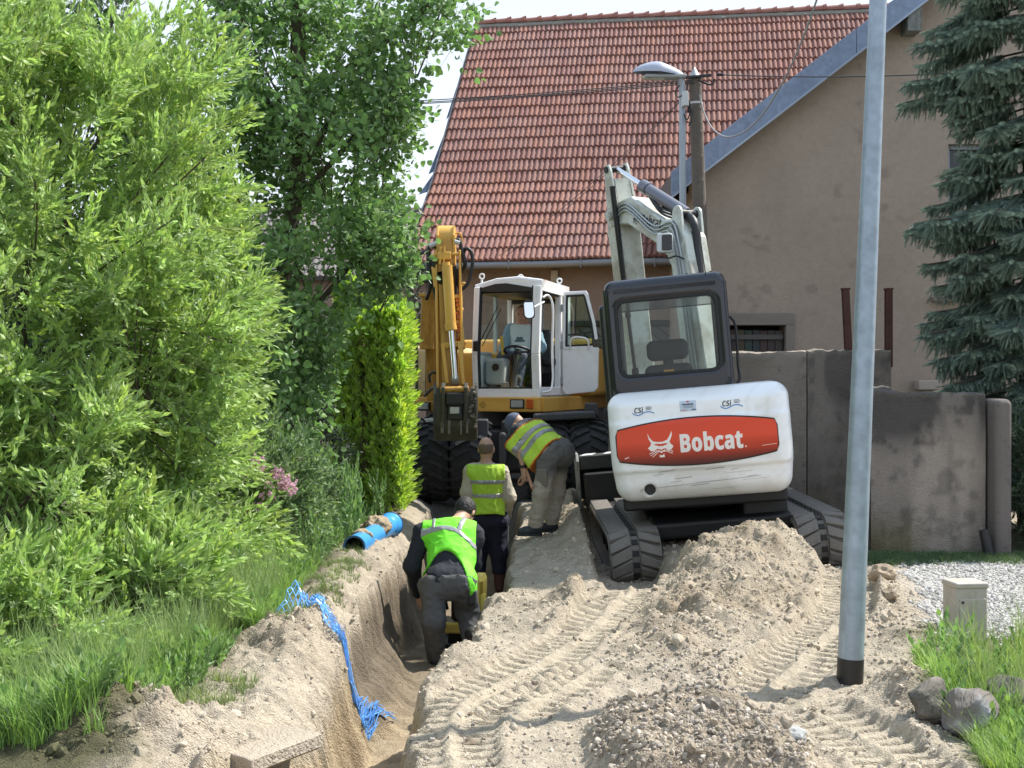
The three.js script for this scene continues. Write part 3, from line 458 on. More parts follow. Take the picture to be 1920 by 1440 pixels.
// stained concrete walls: vertex colours carry the stains of damp and soot
function wallGeo(pts, thick, seedz, stain = 1) { // pts: [x, d, top] along the wall; front face towards the camera side
  const P = [], C = [], I = []; const nx = 60, ny = 36;
  const along = (t) => { const n = pts.length - 1, k = Math.min(n - 1, Math.floor(t * n)), f = t * n - k, a = pts[k], b = pts[k + 1]; return [mix(a[0], b[0], f), mix(a[1], b[1], f), mix(a[2], b[2], f), b[0] - a[0], b[1] - a[1]]; };
  const ring = [[0, -0.4], ...Array.from({ length: ny }, (_, i) => [0, (i + 1) / ny]), [0.02, 1.004], [0.5, 1.012], [0.98, 1.004], ...Array.from({ length: 8 }, (_, i) => [1, 1 - (i + 1) / 8]), [1, -0.4]];
  for (let i = 0; i <= nx; i++) { const [x, d, top, ux, ud] = along(i / nx), l = Math.hypot(ux, ud), px = -ud / l, pd = ux / l;
    for (const [a, y] of ring) {
      const yy = y < 0 ? y : y * top; const n = (fbm(x * 5 + d * 3, yy * 5, seedz, 4) - 0.5), bump = n * 0.03 + (y > 0.97 ? (fbm(x * 14 + d * 9, a * 3, seedz + 5, 3) - 0.5) * 0.05 : 0);
      P.push(x + px * (a * thick), yy + (y > 0.97 ? bump : 0), -(d + pd * (a * thick) + (a < 0.5 ? bump : -bump)));
      const q = (i / nx) * l * pts.length, drip = fbm((x + d * 0.7) * 4.2, yy * 0.55, seedz + 9, 4), spot = fbm((x + d) * 10, yy * 10, seedz + 11, 4);
      const topness = smooth(0.55, 1.0, yy / top), k = clamp(topness * 0.62 + smooth(0.40, 0.60, drip) * 0.8 * (0.45 + topness) + smooth(0.52, 0.68, spot) * 0.4) * stain, low = smooth(0.5, 0.05, yy) * smooth(0.42, 0.6, fbm(x * 3, d * 3, seedz + 2, 3));
      const edge = y > 0.985 ? 0.25 : 0; let r = mix(1, 0.24, k), g = mix(1, 0.25, k), bl = mix(1, 0.27, k); r = mix(r, 0.42, low * 0.8); g = mix(g, 0.40, low * 0.8); bl = mix(bl, 0.2, low * 0.8); C.push(r + edge * 0.3, g + edge * 0.3, bl + edge * 0.25);
    } }
  const m = ring.length; for (let i = 0; i < nx; i++) for (let j = 0; j < m - 1; j++) { const a = i * m + j; I.push(a, a + m, a + m + 1, a, a + m + 1, a + 1); }
  for (const e of [0, nx]) { const base = e * m; for (let j = 1; j < m - 2; j++) I.push(base, base + j, base + j + 1); }
  const g = new THREE.BufferGeometry(); g.setAttribute('position', new THREE.Float32BufferAttribute(P, 3)); g.setAttribute('color', new THREE.Float32BufferAttribute(C, 3)); g.setIndex(I);
  const q = g.toNonIndexed(); return boxUV(toCreasedNormals(q, 0.7));
}
{
  srand(31);
  const b = thing('boundary_wall', 'tall stained concrete boundary wall behind the white excavator', 'wall', V(0, 0, 0));
  part('wall', wallGeo([[1.2, 14.6, 2.0], [3.50, 13.95, 2.03]], 0.22, 5, 0.35), M.concrete, b, 'paler weathered stretch of the wall');
  part('wall', wallGeo([[3.51, 13.94, 2.035], [4.49, 13.9, 2.04]], 0.24, 6, 0.75), M.concrete, b);
  const low = thing('garden_wall', 'low dark stained concrete wall with a rounded end pillar beside the spruce', 'wall', V(0, 0, 0));
  part('wall', wallGeo([[3.47, 11.35, 1.57], [4.52, 11.2, 1.545]], 0.26, 14, 1), M.concrete, low);
  part('return_wall', wallGeo([[4.25, 13.85, 1.6], [3.56, 11.62, 1.57]], 0.2, 17, 1), M.concrete, low);
  part('pillar', boxUV(T(box(0.16, 1.95, 0.42, 0.06, 3), 4.625, 0.535, -11.22)), mat(0.16, 0.14, 0.13, 0.95, { map: again(TX.plaster, 1) }), low);
  const stub = at(1858, 1030, 11.0); part('gate_stop', rod(V(stub.x, -0.05, -11.0), V(stub.x - 0.06, 0.28, -11.02), 0.05, 0.045), M.dark, low);
  for (const [x0, x1, y0, lab] of [[1585, 1592, 543, 'red brown rusty steel post on the boundary wall, left of the near lamp pole'], [1666, 1666, 543, 'dark rusty steel post on the boundary wall, right of the near lamp pole']]) {
    const a = at(x1, 668, 13.98), c = at(x0, y0, 13.98), g = thing('rusty_post', lab, 'post', V(a.x, 2.0, a.z), 0, 'rusty posts on the boundary wall'), t = c.clone().sub(a); t.y = c.y - 2.0;
    part('web', bar(V(0, -0.15, 0), t, 0.012, 0.075, 0.002), M.rust, g); part('flange', [bar(V(-0.0, -0.15, 0.04), t.clone().add(V(0, 0, 0.04)), 0.075, 0.012, 0.002), bar(V(0, -0.15, -0.04), t.clone().add(V(0, 0, -0.04)), 0.075, 0.012, 0.002)], M.rust, g); part('cap_plate', T(box(0.095, 0.02, 0.1, 0.003), t.x, t.y + 0.008, t.z), M.rust, g);
  }
}
{ // dark roofed house beyond the trees
  srand(41);
  const h = thing('distant_house', 'house with a dark grey tiled roof showing behind the tall tree', 'house', V(-4.6, 0, -33));
  const E = 4.6, L = 6.5, RUN = 4.2, RISE = 2.45; 
  part('wall', boxUV(T(box(L, E, RUN * 2 - 0.6, 0), 0, E / 2, -RUN)), M.barnWall, h);
  const a = Math.atan2(RISE, RUN), sl = Math.hypot(RISE, RUN), rf = part('roof', [T(box(L + 0.4, 0.08, sl, 0), 0, E + RISE / 2, -RUN / 2, a, 0, 0), T(box(L + 0.4, 0.08, sl, 0), 0, E + RISE / 2, -RUN * 1.5, -a, 0, 0)], M.slate, h);
  const g = tileGeo(0.3, sl / 12 + 0.04), list = []; for (let r = 0; r < 12; r++) for (let i = 0; i < 22; i++) { const s = r * sl / 12; list.push(pose(V(-L / 2 - 0.15 + i * 0.3, E + 0.05 + s * Math.sin(a), -s * Math.cos(a)), new THREE.Quaternion().setFromEuler(new THREE.Euler(-(Math.PI / 2 - a), 0, 0)), 1)); }
  copies('roof_tiles', g, mat(0.17, 0.15, 0.145, 0.85), list, rf);
  for (let x = -L / 2; x < L / 2 + 0.2; x += 0.42) part('ridge_tile', T(new THREE.CylinderGeometry(0.13, 0.14, 0.44, 10).rotateZ(Math.PI / 2), x, E + RISE + 0.06, -RUN), M.slate, rf);
}
// ---------------------------------------------------------------- white tracked excavator, seen from behind
const P = { // paints
  white: phys(0.88, 0.885, 0.89, 0.32, { clearcoat: 0.5, clearcoatRoughness: 0.25, map: again(TX.faint, 0.5) }),
  boomWhite: mat(0.62, 0.65, 0.60, 0.42, { map: again(TX.dirt, 0.6) }),
  graphite: phys(0.012, 0.014, 0.022, 0.25, { clearcoat: 0.35, clearcoatRoughness: 0.12 }),
  blackSteel: mat(0.009, 0.009, 0.010, 0.55), chrome: mat(0.75, 0.76, 0.78, 0.18, { metalness: 1 }), cyl: mat(0.16, 0.165, 0.20, 0.38, { metalness: 0.3 }),
  trackRubber: mat(0.19, 0.175, 0.158, 0.92, { map: again(TX.plaster, 2), bumpMap: again(TX.grit, 5), bumpScale: 0.004 }), trackDark: mat(0.028, 0.027, 0.026, 0.9), greySteel: mat(0.34, 0.345, 0.33, 0.6, { map: again(TX.dirt, 1.2) }),
  hose: mat(0.018, 0.018, 0.02, 0.5), pipe: mat(0.42, 0.46, 0.47, 0.4, { metalness: 0.4 }), seat: mat(0.022, 0.023, 0.024, 0.85), olive: mat(0.045, 0.048, 0.04, 0.7),
  glass: phys(0.80, 0.90, 0.86, 0.03, { transmission: 1, thickness: 0, ior: 1.45 }),
};
const texCanvas = (w, h, draw) => { const c = document.createElement('canvas'); c.width = w; c.height = h; const g = c.getContext('2d'); draw(g, w, h); const t = new THREE.CanvasTexture(c); t.colorSpace = THREE.SRGBColorSpace; t.needsUpdate = true; return t; };
function lynxHead(g, col) { // the cat's head of the maker's mark, drawn in a 0..100 square
  g.fillStyle = col; const poly = (p) => { g.beginPath(); p.forEach(([x, y], i) => (i ? g.lineTo(x, y) : g.moveTo(x, y))); g.closePath(); g.fill(); };
  poly([[2, 2], [10, 22], [22, 36], [40, 40], [60, 40], [78, 33], [90, 16], [97, 0], [98, 14], [92, 30], [86, 42], [88, 50], [70, 46], [52, 48], [34, 46], [20, 50], [14, 42], [6, 26]]);
  poly([[14, 44], [26, 50], [44, 56], [46, 68], [36, 66], [24, 74], [12, 74], [6, 68], [0, 62], [10, 54]]);
  poly([[88, 44], [78, 50], [60, 56], [58, 68], [68, 66], [80, 74], [92, 72], [98, 64], [100, 58], [92, 52]]);
  poly([[46, 56], [58, 56], [60, 66], [52, 72], [44, 66]]);
  poly([[38, 70], [50, 76], [54, 76], [66, 70], [68, 80], [60, 78], [52, 84], [44, 78], [38, 80]]);
  poly([[44, 88], [48, 92], [56, 92], [62, 86], [64, 100], [44, 100]]);
  g.strokeStyle = col; g.lineWidth = 2.6; for (const [a, b, c, d] of [[36, 72, 4, 84], [36, 76, 8, 92], [38, 80, 16, 98], [68, 72, 98, 80], [69, 76, 96, 88]]) { g.beginPath(); g.moveTo(a, b); g.lineTo(c, d); g.stroke(); }
}
{
  srand(51);
  const O = V(2.0, -0.09, -11.98), ex = thing('tracked_excavator', 'white tracked excavator on the sand heap, red name plate on its back', 'excavator', O);
  const ROLL = 0.085, YAW = -8 * Math.PI / 180;
  const MU = new THREE.Matrix4().makeRotationZ(ROLL).multiply(new THREE.Matrix4().makeRotationY(YAW)), MT = new THREE.Matrix4().makeRotationZ(ROLL).multiply(new THREE.Matrix4().makeRotationX(0.02));
  const U = (g) => flat(g).applyMatrix4(MU), K = (g) => flat(g).applyMatrix4(MT), up = (name, g, m, parent = ex, label) => part(name, U(g), m, parent, label), lo = (name, g, m, parent = ex) => part(name, K(g), m, parent);
  const W = (px, py, d) => at(px, py, d).sub(O);
  // --- counterweight: three soft bands
  const cy = 1.232, hh = 0.50, hw = 0.815;
  const prof = (y) => { const t = (y - cy); return lerpTab([[-0.5, -0.055], [-0.30, -0.01], [-0.245, 0.0], [-0.20, 0.03], [0.0, 0.036], [0.21, 0.028], [0.262, 0.0], [0.36, -0.012], [0.5, -0.085]], t); };
  const faceZ = (x, y) => 1.50 + prof(y) - 0.035 * Math.pow(x / hw, 2);
  const cw = (x, y, z) => {
    const r = 0.135, w = hw - 0.03 * smooth(-0.1, -0.5, y - cy), zz = 1.5 + prof(y) - 0.035 * (x / hw) * (x / hw), cz = zz - 0.45, qx = Math.abs(x) - w + r, qy = Math.abs(y - cy) - hh + r, qz = Math.abs(z - cz) - 0.45 + r;
    const d = Math.hypot(Math.max(qx, 0), Math.max(qy, 0), Math.max(qz, 0)) + Math.min(Math.max(qx, qy, qz), 0) - r;
    return Math.max(d, 0.052 - Math.hypot(x + 0.485, y - 0.845));
  };
  up('counterweight', nets(cw, V(-0.87, 0.70, 0.85), V(0.87, 1.78, 1.62), 0.0165), P.white);
  up('tow_hole', T(new THREE.CylinderGeometry(0.06, 0.06, 0.03, 20).rotateX(Math.PI / 2), -0.485, 0.845, 1.38), M.black);
  // side skirts of the upper frame and engine hood in front of the counterweight
  up('body_panel', T(box(1.56, 0.86, 1.35, 0.08, 3), 0.0, 1.18, 0.3), P.white);
  up('frame_skirt', T(box(1.5, 0.14, 2.2, 0.03), 0.0, 0.70, 0.1), P.blackSteel);
  // --- name plate: barrel shaped, curved with the counterweight
  const printed = (w, h, nx, ny, cx, cyy, shape, tex, off, rough = 0.4, extra = {}) => {
    const p = [], uv = [], id = []; for (let j = 0; j <= ny; j++) for (let i = 0; i <= nx; i++) { const u = i / nx, v = j / ny, hv = shape ? shape(u) : 1, x = cx + (u - 0.5) * w, y = cyy + (v - 0.5) * h * hv; p.push(x, y, faceZ(x, y) + off); uv.push(u, 0.5 + (v - 0.5) * hv); }
    for (let j = 0; j < ny; j++) for (let i = 0; i < nx; i++) { const a = j * (nx + 1) + i; id.push(a, a + 1, a + nx + 2, a, a + nx + 2, a + nx + 1); }
    const g = new THREE.BufferGeometry(); g.setAttribute('position', new THREE.Float32BufferAttribute(p, 3)); g.setAttribute('uv', new THREE.Float32BufferAttribute(uv, 2)); g.setIndex(id); g.computeVertexNormals();
    return [g, new THREE.MeshStandardMaterial({ map: tex, roughness: rough, side: 2, ...extra })];
  };
  const barrel = (u) => { const q = Math.abs(2 * u - 1), e = (1 - q) * 1.44 / 0.06; return (0.66 + 0.34 * (1 - q * q)) * (e < 1 ? 0.62 + 0.38 * Math.sqrt(1 - (1 - e) * (1 - e)) : 1); };
  const plateTex = texCanvas(1440, 430, (g, w, h) => {
    const gr = g.createLinearGradient(0, 0, 0, h); gr.addColorStop(0, '#d9401c'); gr.addColorStop(0.45, '#dc441e'); gr.addColorStop(0.72, '#b0331a'); gr.addColorStop(1, '#3c110c'); g.fillStyle = gr; g.fillRect(0, 0, w, h);
    g.strokeStyle = '#140a0a'; g.lineWidth = 17; g.beginPath(); for (let i = 0; i <= 120; i++) { const u = i / 120, y = h / 2 - h / 2 * barrel(u) + 4; i ? g.lineTo(u * w, y) : g.moveTo(4, y); } for (let i = 120; i >= 0; i--) { const u = i / 120; g.lineTo(u * w, h / 2 + h / 2 * barrel(u) - 4); } g.closePath(); g.stroke();
    g.save(); g.translate(284, 110); g.scale(2.28, 2.28); lynxHead(g, '#f0e8e2'); g.restore();
    g.save(); g.translate(562, 304); g.scale(0.80, 1); g.font = 'bold 212px sans-serif'; g.fillStyle = '#ece4de'; g.strokeStyle = '#ece4de'; g.lineWidth = 9; g.fillText('Bobcat', 0, 0); g.strokeText('Bobcat', 0, 0); g.restore();
    g.fillStyle = '#e0c0b0'; g.beginPath(); g.arc(1148, 296, 9, 0, 7); g.fill();
    g.strokeStyle = '#f0e0d8'; g.lineWidth = 4; g.beginPath(); g.moveTo(1290, 300); g.lineTo(1420, 292); g.stroke(); g.lineWidth = 9; g.beginPath(); g.moveTo(70, 330); g.lineTo(110, 318); g.stroke();
  });
  { const [g, m] = printed(1.44, 0.435, 60, 16, -0.035, 1.26, barrel, plateTex, 0.006, 0.35); up('name_plate', g, m); }
  const csi = texCanvas(256, 128, (g) => { g.clearRect(0, 0, 256, 128); g.strokeStyle = '#23242e'; g.fillStyle = '#23242e'; g.lineWidth = 10; g.font = 'bold 92px sans-serif'; g.save(); g.translate(16, 88); g.transform(0.8, 0, -0.14, 0.95, 0, 0); g.fillText('CSi', 0, 0); g.restore(); g.strokeStyle = '#4f86c4'; g.lineWidth = 11; g.beginPath(); g.moveTo(2, 82); g.bezierCurveTo(40, 124, 80, 118, 128, 90); g.bezierCurveTo(170, 72, 220, 78, 252, 104); g.stroke(); g.fillStyle = '#5c6070'; for (let i = 0; i < 3; i++) g.fillRect(158, 22 + i * 15, 60 + (i % 2) * 12, 6); });
  for (const x of [-0.485, 0.30]) { const [g, m] = printed(0.20, 0.1, 8, 4, x, 1.575 - 0.012, null, csi, 0.004, 0.4, { transparent: true }); up('sticker', g, m); }
  const notice = texCanvas(128, 96, (g) => { g.clearRect(0, 0, 128, 96); g.fillStyle = 'rgba(190,205,225,0.55)'; g.fillRect(2, 2, 124, 92); g.fillStyle = '#c03a3a'; g.fillRect(56, 6, 18, 12); g.fillStyle = '#31353f'; g.fillRect(22, 30, 84, 10); g.fillStyle = '#7a8292'; g.fillRect(34, 48, 70, 6); g.fillRect(26, 60, 80, 5); g.fillStyle = '#c06a5a'; g.fillRect(8, 80, 46, 6); g.fillStyle = '#444c5c'; g.fillRect(92, 78, 30, 9); });
  { const [g, m] = printed(0.15, 0.10, 6, 4, -0.085, 1.575, null, notice, 0.004, 0.4, { transparent: true }); up('sticker', g, m); }
  { const sc = texCanvas(512, 128, (g) => { g.clearRect(0, 0, 512, 128); g.strokeStyle = 'rgba(90,88,84,0.7)'; for (let i = 0; i < 14; i++) { g.lineWidth = 0.8 + (i % 3) * 0.7; const x = (i * 137) % 470, y = 20 + (i * 53) % 96; g.beginPath(); g.moveTo(x, y); g.lineTo(x + 14 + (i * 29) % 90, y - 3 - (i % 3)); g.stroke(); } g.lineWidth = 1.6; g.beginPath(); g.moveTo(20, 96); g.lineTo(480, 70); g.stroke(); }); const [g, m] = printed(1.2, 0.28, 24, 8, -0.02, 0.92, null, sc, 0.003, 0.6, { transparent: true }); up('scuff_marks', g, m); }
  // --- cab
  const cx = -0.21, cab = new THREE.Group(); cab.name = 'cab'; ex.add(cab);
  const lean = (g) => g.applyMatrix4(new THREE.Matrix4().makeShear(0, 0, 0, 0, 0, 0));
  const wx0 = cx - 0.465, wx1 = cx + 0.470, wy0 = 1.875, wy1 = 2.585;
  up('rear_frame', T(plate(roundRect(cx - 0.55, 1.70, cx + 0.55, 2.74, 0.10), 0.13, 0.035, [roundRect(wx0, wy0, wx1, wy1, 0.085).reverse()]), 0, 0, 1.13), P.graphite, cab);
  up('roof', T(box(1.12, 0.22, 1.62, 0.09, 5), cx, 2.672, 0.385), P.graphite, cab);
  const side = (x) => { const g = plate([[-0.42, 1.0], [1.16, 1.0], [1.16, 2.70], [-0.30, 2.70], [-0.42, 1.9]], 0.07, 0.02, [[[0.06, 1.62], [1.0, 1.72], [1.0, 2.50], [0.06, 2.50]].reverse(), [[-0.34, 1.62], [-0.02, 1.62], [-0.02, 2.50], [-0.24, 2.50]].reverse()]); return T(g.applyMatrix4(new THREE.Matrix4().makeBasis(V(0, 0, 1), V(0, 1, 0), V(-1, 0, 0))), x, 0, 0); };
  up('side_frame', side(cx - 0.535), P.graphite, cab); up('side_frame', side(cx + 0.535), P.graphite, cab);
  up('front_frame', [T(box(1.06, 0.09, 0.08, 0.02), cx, 2.60, -0.33), T(box(0.07, 0.95, 0.07, 0.02), cx - 0.5, 2.15, -0.36), T(box(0.07, 0.95, 0.07, 0.02), cx + 0.5, 2.15, -0.36), T(box(1.06, 0.62, 0.07, 0.02), cx, 1.36, -0.40)], P.graphite, cab);
  up('rear_pane', T(new THREE.PlaneGeometry(wx1 - wx0 + 0.02, wy1 - wy0 + 0.02), (wx0 + wx1) / 2, (wy0 + wy1) / 2, 1.13), P.glass, cab);
  up('window_seal', T(plate(roundRect(wx0 - 0.012, wy0 - 0.012, wx1 + 0.012, wy1 + 0.012, 0.09), 0.035, 0.01, [roundRect(wx0 + 0.02, wy0 + 0.02, wx1 - 0.02, wy1 - 0.02, 0.08).reverse()]), 0, 0, 1.175), M.rubber, cab);
  up('floor_panel', T(box(1.0, 0.05, 1.4, 0.01), cx, 1.25, 0.35), P.blackSteel, cab);
  up('side_cover', T(box(0.10, 1.25, 1.35, 0.045, 4), cx - 0.575, 1.95, 0.38), P.graphite, cab);
  up('door_latch', [T(box(0.05, 0.16, 0.1, 0.02), cx - 0.585, 1.48, 1.14), T(box(0.03, 0.24, 0.04, 0.01), cx - 0.61, 1.33, 1.12), T(new THREE.TorusGeometry(0.035, 0.009, 8, 16), cx - 0.61, 1.56, 1.15)], M.black, cab);
  for (const x of [-0.35, -0.12, 0.22, 0.44]) up('roof_clip', T(box(0.02, 0.012, 0.07, 0.004), cx + x, 2.786, 1.06), M.black, cab);
  up('aerial', rod(V(cx + 0.40, 2.55, 1.19), V(cx + 0.375, 3.05, 1.15), 0.006, 0.004, 6), M.black, cab);
  up('seat', [T(box(0.40, 0.20, 0.13, 0.07, 4), cx - 0.02, 2.105, 0.62, 0.08), T(box(0.10, 0.12, 0.09, 0.03), cx - 0.02, 1.97, 0.60), T(box(0.47, 0.62, 0.15, 0.08, 4), cx - 0.02, 1.66, 0.60, 0.08), T(box(0.48, 0.14, 0.48, 0.06, 4), cx - 0.02, 1.42, 0.3)], P.seat, cab);
  up('control_lever', [rod(V(cx - 0.36, 1.5, 0.25), V(cx - 0.36, 1.86, 0.2), 0.016), T(box(0.07, 0.13, 0.07, 0.03, 3), cx - 0.36, 1.90, 0.19), T(box(0.16, 0.30, 0.4, 0.04), cx - 0.36, 1.55, 0.35)], M.black, cab);
  up('warning_label', T(box(0.10, 0.03, 0.004, 0), cx - 0.02, 1.90, 0.70), mat(0.6, 0.25, 0.02, 0.6), cab);
  up('grab_rail', tube([V(cx + 0.58, 1.72, 1.05), V(cx + 0.62, 1.76, 1.05), V(cx + 0.62, 1.9, 1.04), V(cx + 0.62, 2.3, 1.03), V(cx + 0.58, 2.36, 1.03)], 0.013), M.black, cab);
  // --- slewing ring and centre frame
  lo('slew_ring', T(new THREE.CylinderGeometry(0.46, 0.50, 0.16, 28), 0, 0.62, 0), P.blackSteel);
  lo('centre_frame', [T(box(1.35, 0.30, 1.2, 0.05), 0, 0.40, 0.1), T(box(1.3, 0.16, 0.34, 0.04), 0, 0.46, 0.92, 0.15), T(box(0.42, 0.26, 0.5, 0.03), 0.42, 0.52, 0.75)], P.blackSteel);
  // --- tracks: belt, tread blocks, wheels
  const R = 0.25, A = 1.12, SW = 0.48;
  const around = (s) => { const per = 4 * A + 2 * Math.PI * R; s = ((s % per) + per) % per; if (s < 2 * A) return [A - s, R * 2, 0, 1, 0]; s -= 2 * A; if (s < Math.PI * R) { const a = Math.PI / 2 + s / R; return [-A + R * Math.cos(a), R + R * Math.sin(a), Math.cos(a), Math.sin(a)]; } s -= Math.PI * R; if (s < 2 * A) return [-A + s, 0, 0, -1]; s -= 2 * A; const a = -Math.PI / 2 + s / R; return [A + R * Math.cos(a), R + R * Math.sin(a), Math.cos(a), Math.sin(a)]; };
  const per = 4 * A + 2 * Math.PI * R, nl = 50;
  for (const sgn of [-1, 1]) {
    const tr = new THREE.Group(); tr.name = 'track'; ex.add(tr); const X = sgn * 0.855;
    const ring = (rad) => { const p = []; for (let i = 0; i < 64; i++) { const q = around(per * i / 64); p.push([q[0] + q[2] * (rad - R), q[1] + q[3] * (rad - R)]); } return p; };
    const belt = plate(ring(R - 0.028), SW, 0.01, [ring(R - 0.075).reverse()]).applyMatrix4(new THREE.Matrix4().makeBasis(V(0, 0, 1), V(0, 1, 0), V(-1, 0, 0)));
    lo('belt', T(belt, X, 0, 0), P.trackRubber, tr);
    for (let i = 0; i < nl; i++) for (const lane of [-1, 1]) { // slanting blocks on each side of the row of slots
      const q = around(per * (i + (lane > 0 ? 0.5 : 0)) / nl), n = V(0, q[3], q[2]), t = V(0, q[2], -q[3]);
      const w = 0.190, sk = 0.035, th = 0.045, pl = 0.094; const pts = [[-w / 2, -pl / 2 - sk * lane * -1], [w / 2, -pl / 2 + sk * lane * -1], [w / 2, pl / 2 + sk * lane * -1 + 0.016 * lane * -1], [-w / 2, pl / 2 - sk * lane * -1]];
      const g = plate(pts, th, 0.008).applyMatrix4(new THREE.Matrix4().makeBasis(V(1, 0, 0), t, n)); lo('tread_block', T(g, X + lane * 0.134, q[1] - n.y * 0.016, q[0] - n.z * 0.016), P.trackRubber, tr);
    }
    for (let i = 0; i < nl; i++) { const q = around(per * (i + 0.25) / nl), n = V(0, q[3], q[2]), t = V(0, q[2], -q[3]); lo('belt_slot', T(box(0.055, 0.05, 0.012, 0).applyMatrix4(new THREE.Matrix4().makeBasis(V(1, 0, 0), t, n)), X, q[1] - n.y * 0.0265, q[0] - n.z * 0.0265), P.trackDark, tr); }
    lo('track_frame', T(box(0.22, 0.2, 2.1, 0.04), X, R, 0), P.blackSteel, tr);
    for (const z of [A, -A]) lo('idler_wheel', T(new THREE.CylinderGeometry(R - 0.08, R - 0.08, 0.26, 24).rotateZ(Math.PI / 2), X, R, z), P.blackSteel, tr);
    for (let i = -2; i <= 2; i++) lo('roller', T(new THREE.CylinderGeometry(0.075, 0.075, 0.30, 16).rotateZ(Math.PI / 2), X, 0.155, i * 0.36), P.blackSteel, tr);
  }
  // --- dozer blade, raised, at the far end
  const bd = (name, g, m, parent) => part(name, K(flat(g).translate(-0.09, 0.13, 0)), m, parent);
  const bl = new THREE.Group(); bl.name = 'dozer_blade'; ex.add(bl);
  const cross = []; for (let i = 0; i <= 8; i++) { const t = i / 8; cross.push([-1.80 - 0.10 * Math.sin(t * Math.PI), 0.33 + 0.50 * t]); } const back = cross.slice().reverse().map(([z, y]) => [z + 0.05, y]);
  bd('mouldboard', plate([...cross, ...back], 2.14, 0.004).applyMatrix4(new THREE.Matrix4().makeBasis(V(0, 0, 1), V(0, 1, 0), V(-1, 0, 0))), P.olive, bl);
  for (const x of [-1.085, 1.085]) bd('end_plate', T(plate([[-1.93, 0.26], [-1.55, 0.26], [-1.42, 0.80], [-1.50, 0.88], [-1.93, 0.88]], 0.03, 0.004).applyMatrix4(new THREE.Matrix4().makeBasis(V(0, 0, 1), V(0, 1, 0), V(-1, 0, 0))), x, 0, 0), P.greySteel, bl);
  bd('top_beam', T(box(2.12, 0.16, 0.26, 0.015), 0, 0.77, -1.62), P.olive, bl);
  for (let i = 0; i < 16; i++) if (i % 2 === 0) bd('hazard_stripe', T(plate([[0, 0], [0.13, 0], [0.20, 0.22], [0.07, 0.22]], 0.006, 0).rotateX(-Math.PI / 2), -1.05 + i * 0.13, 0.854, -1.50), mat(0.6, 0.61, 0.6, 0.6), bl);
  bd('blade_arm', [T(box(0.14, 0.14, 1.2, 0.02), -0.45, 0.40, -1.1), T(box(0.14, 0.14, 1.2, 0.02), 0.45, 0.40, -1.1)], P.blackSteel, bl).userData.kind = 'stuff';
  bd('lower_beam', T(box(0.62, 0.40, 0.30, 0.02), -0.72, 0.46, -1.46), P.blackSteel, bl);
  // --- boom swung to the left beyond the cab, arm hanging, arm cylinder on top
  const B0 = W(1330, 800, 12.55), Kn = W(1292, 428, 12.9), Tp = W(1168, 402, 14.1);
  const boom = new THREE.Group(); boom.name = 'boom'; ex.add(boom);
  // outline in the boom's own plane
  const pln = (() => { const x = Tp.clone().sub(B0); x.y = 0; x.normalize(); const z = new THREE.Vector3().crossVectors(x, V(0, 1, 0)); return { m: new THREE.Matrix4().makeBasis(x, V(0, 1, 0), z).setPosition(B0), f: (p) => [p.clone().sub(B0).dot(x), p.y - B0.y], z }; })();
  const K2 = pln.f(Kn), T2 = pln.f(Tp); 
  const out = [[-0.14, -0.05], [0.14, -0.05], [K2[0] + 0.12, K2[1] - 0.42], [K2[0] + 0.28, K2[1] - 0.20], [T2[0] - 0.32, T2[1] - 0.16], [T2[0] + 0.05, T2[1] - 0.16], [T2[0] + 0.13, T2[1]], [T2[0] + 0.05, T2[1] + 0.11], [T2[0] - 0.4, T2[1] + 0.15], [K2[0] + 0.32, K2[1] + 0.13], [K2[0] + 0.05, K2[1] + 0.10], [K2[0] - 0.14, K2[1] - 0.10], [-0.16, 0.5]];
  part('boom_box', plate(out, 0.29, 0.02).applyMatrix4(pln.m), P.boomWhite, boom);
  const ear = (o, cx2, cy2, r, len, dir) => T(plate([[cx2 - r, cy2], ...Array.from({ length: 9 }, (_, i) => { const a = Math.PI - i * Math.PI / 8; return [cx2 + r * Math.cos(a), cy2 + r * Math.sin(a)]; }), [cx2 + r * 1.3, cy2 - len], [cx2 - r * 1.6, cy2 - len]], 0.03, 0.006), 0, 0, o).applyMatrix4(pln.m);
  for (const o of [-0.13, 0.13]) part('cylinder_bracket', ear(o, K2[0] + 0.02, K2[1] + 0.16, 0.085, 0.34), P.boomWhite, boom);
  for (const o of [-0.152, 0.152]) for (let i = 0; i < 3; i++) { const q = (x, y) => V(x, y, o + Math.sign(o) * 0.012).applyMatrix4(pln.m); part('hydraulic_line', tube([q(-0.05 + i * 0.05, 0.4), q(K2[0] - 0.07 + i * 0.055, K2[1] - 0.22), q(K2[0] + 0.06 + i * 0.05, K2[1] + 0.06 - i * 0.04), q(K2[0] + 0.4, K2[1] + 0.06 - i * 0.045), q(T2[0] - 0.3, T2[1] + 0.08 - i * 0.04), q(T2[0] - 0.08, T2[1] + 0.02 - i * 0.05)], 0.012, 40, 6), P.pipe, boom); }
  part('centre_hose', tube([V(-0.02, 0.5, 0.0).applyMatrix4(pln.m), V(K2[0] - 0.17, K2[1] - 0.25, 0).applyMatrix4(pln.m), V(K2[0] - 0.12, K2[1] + 0.03, 0).applyMatrix4(pln.m), V(K2[0] + 0.03, K2[1] + 0.16, 0).applyMatrix4(pln.m)], 0.05, 24, 10), P.hose, boom);
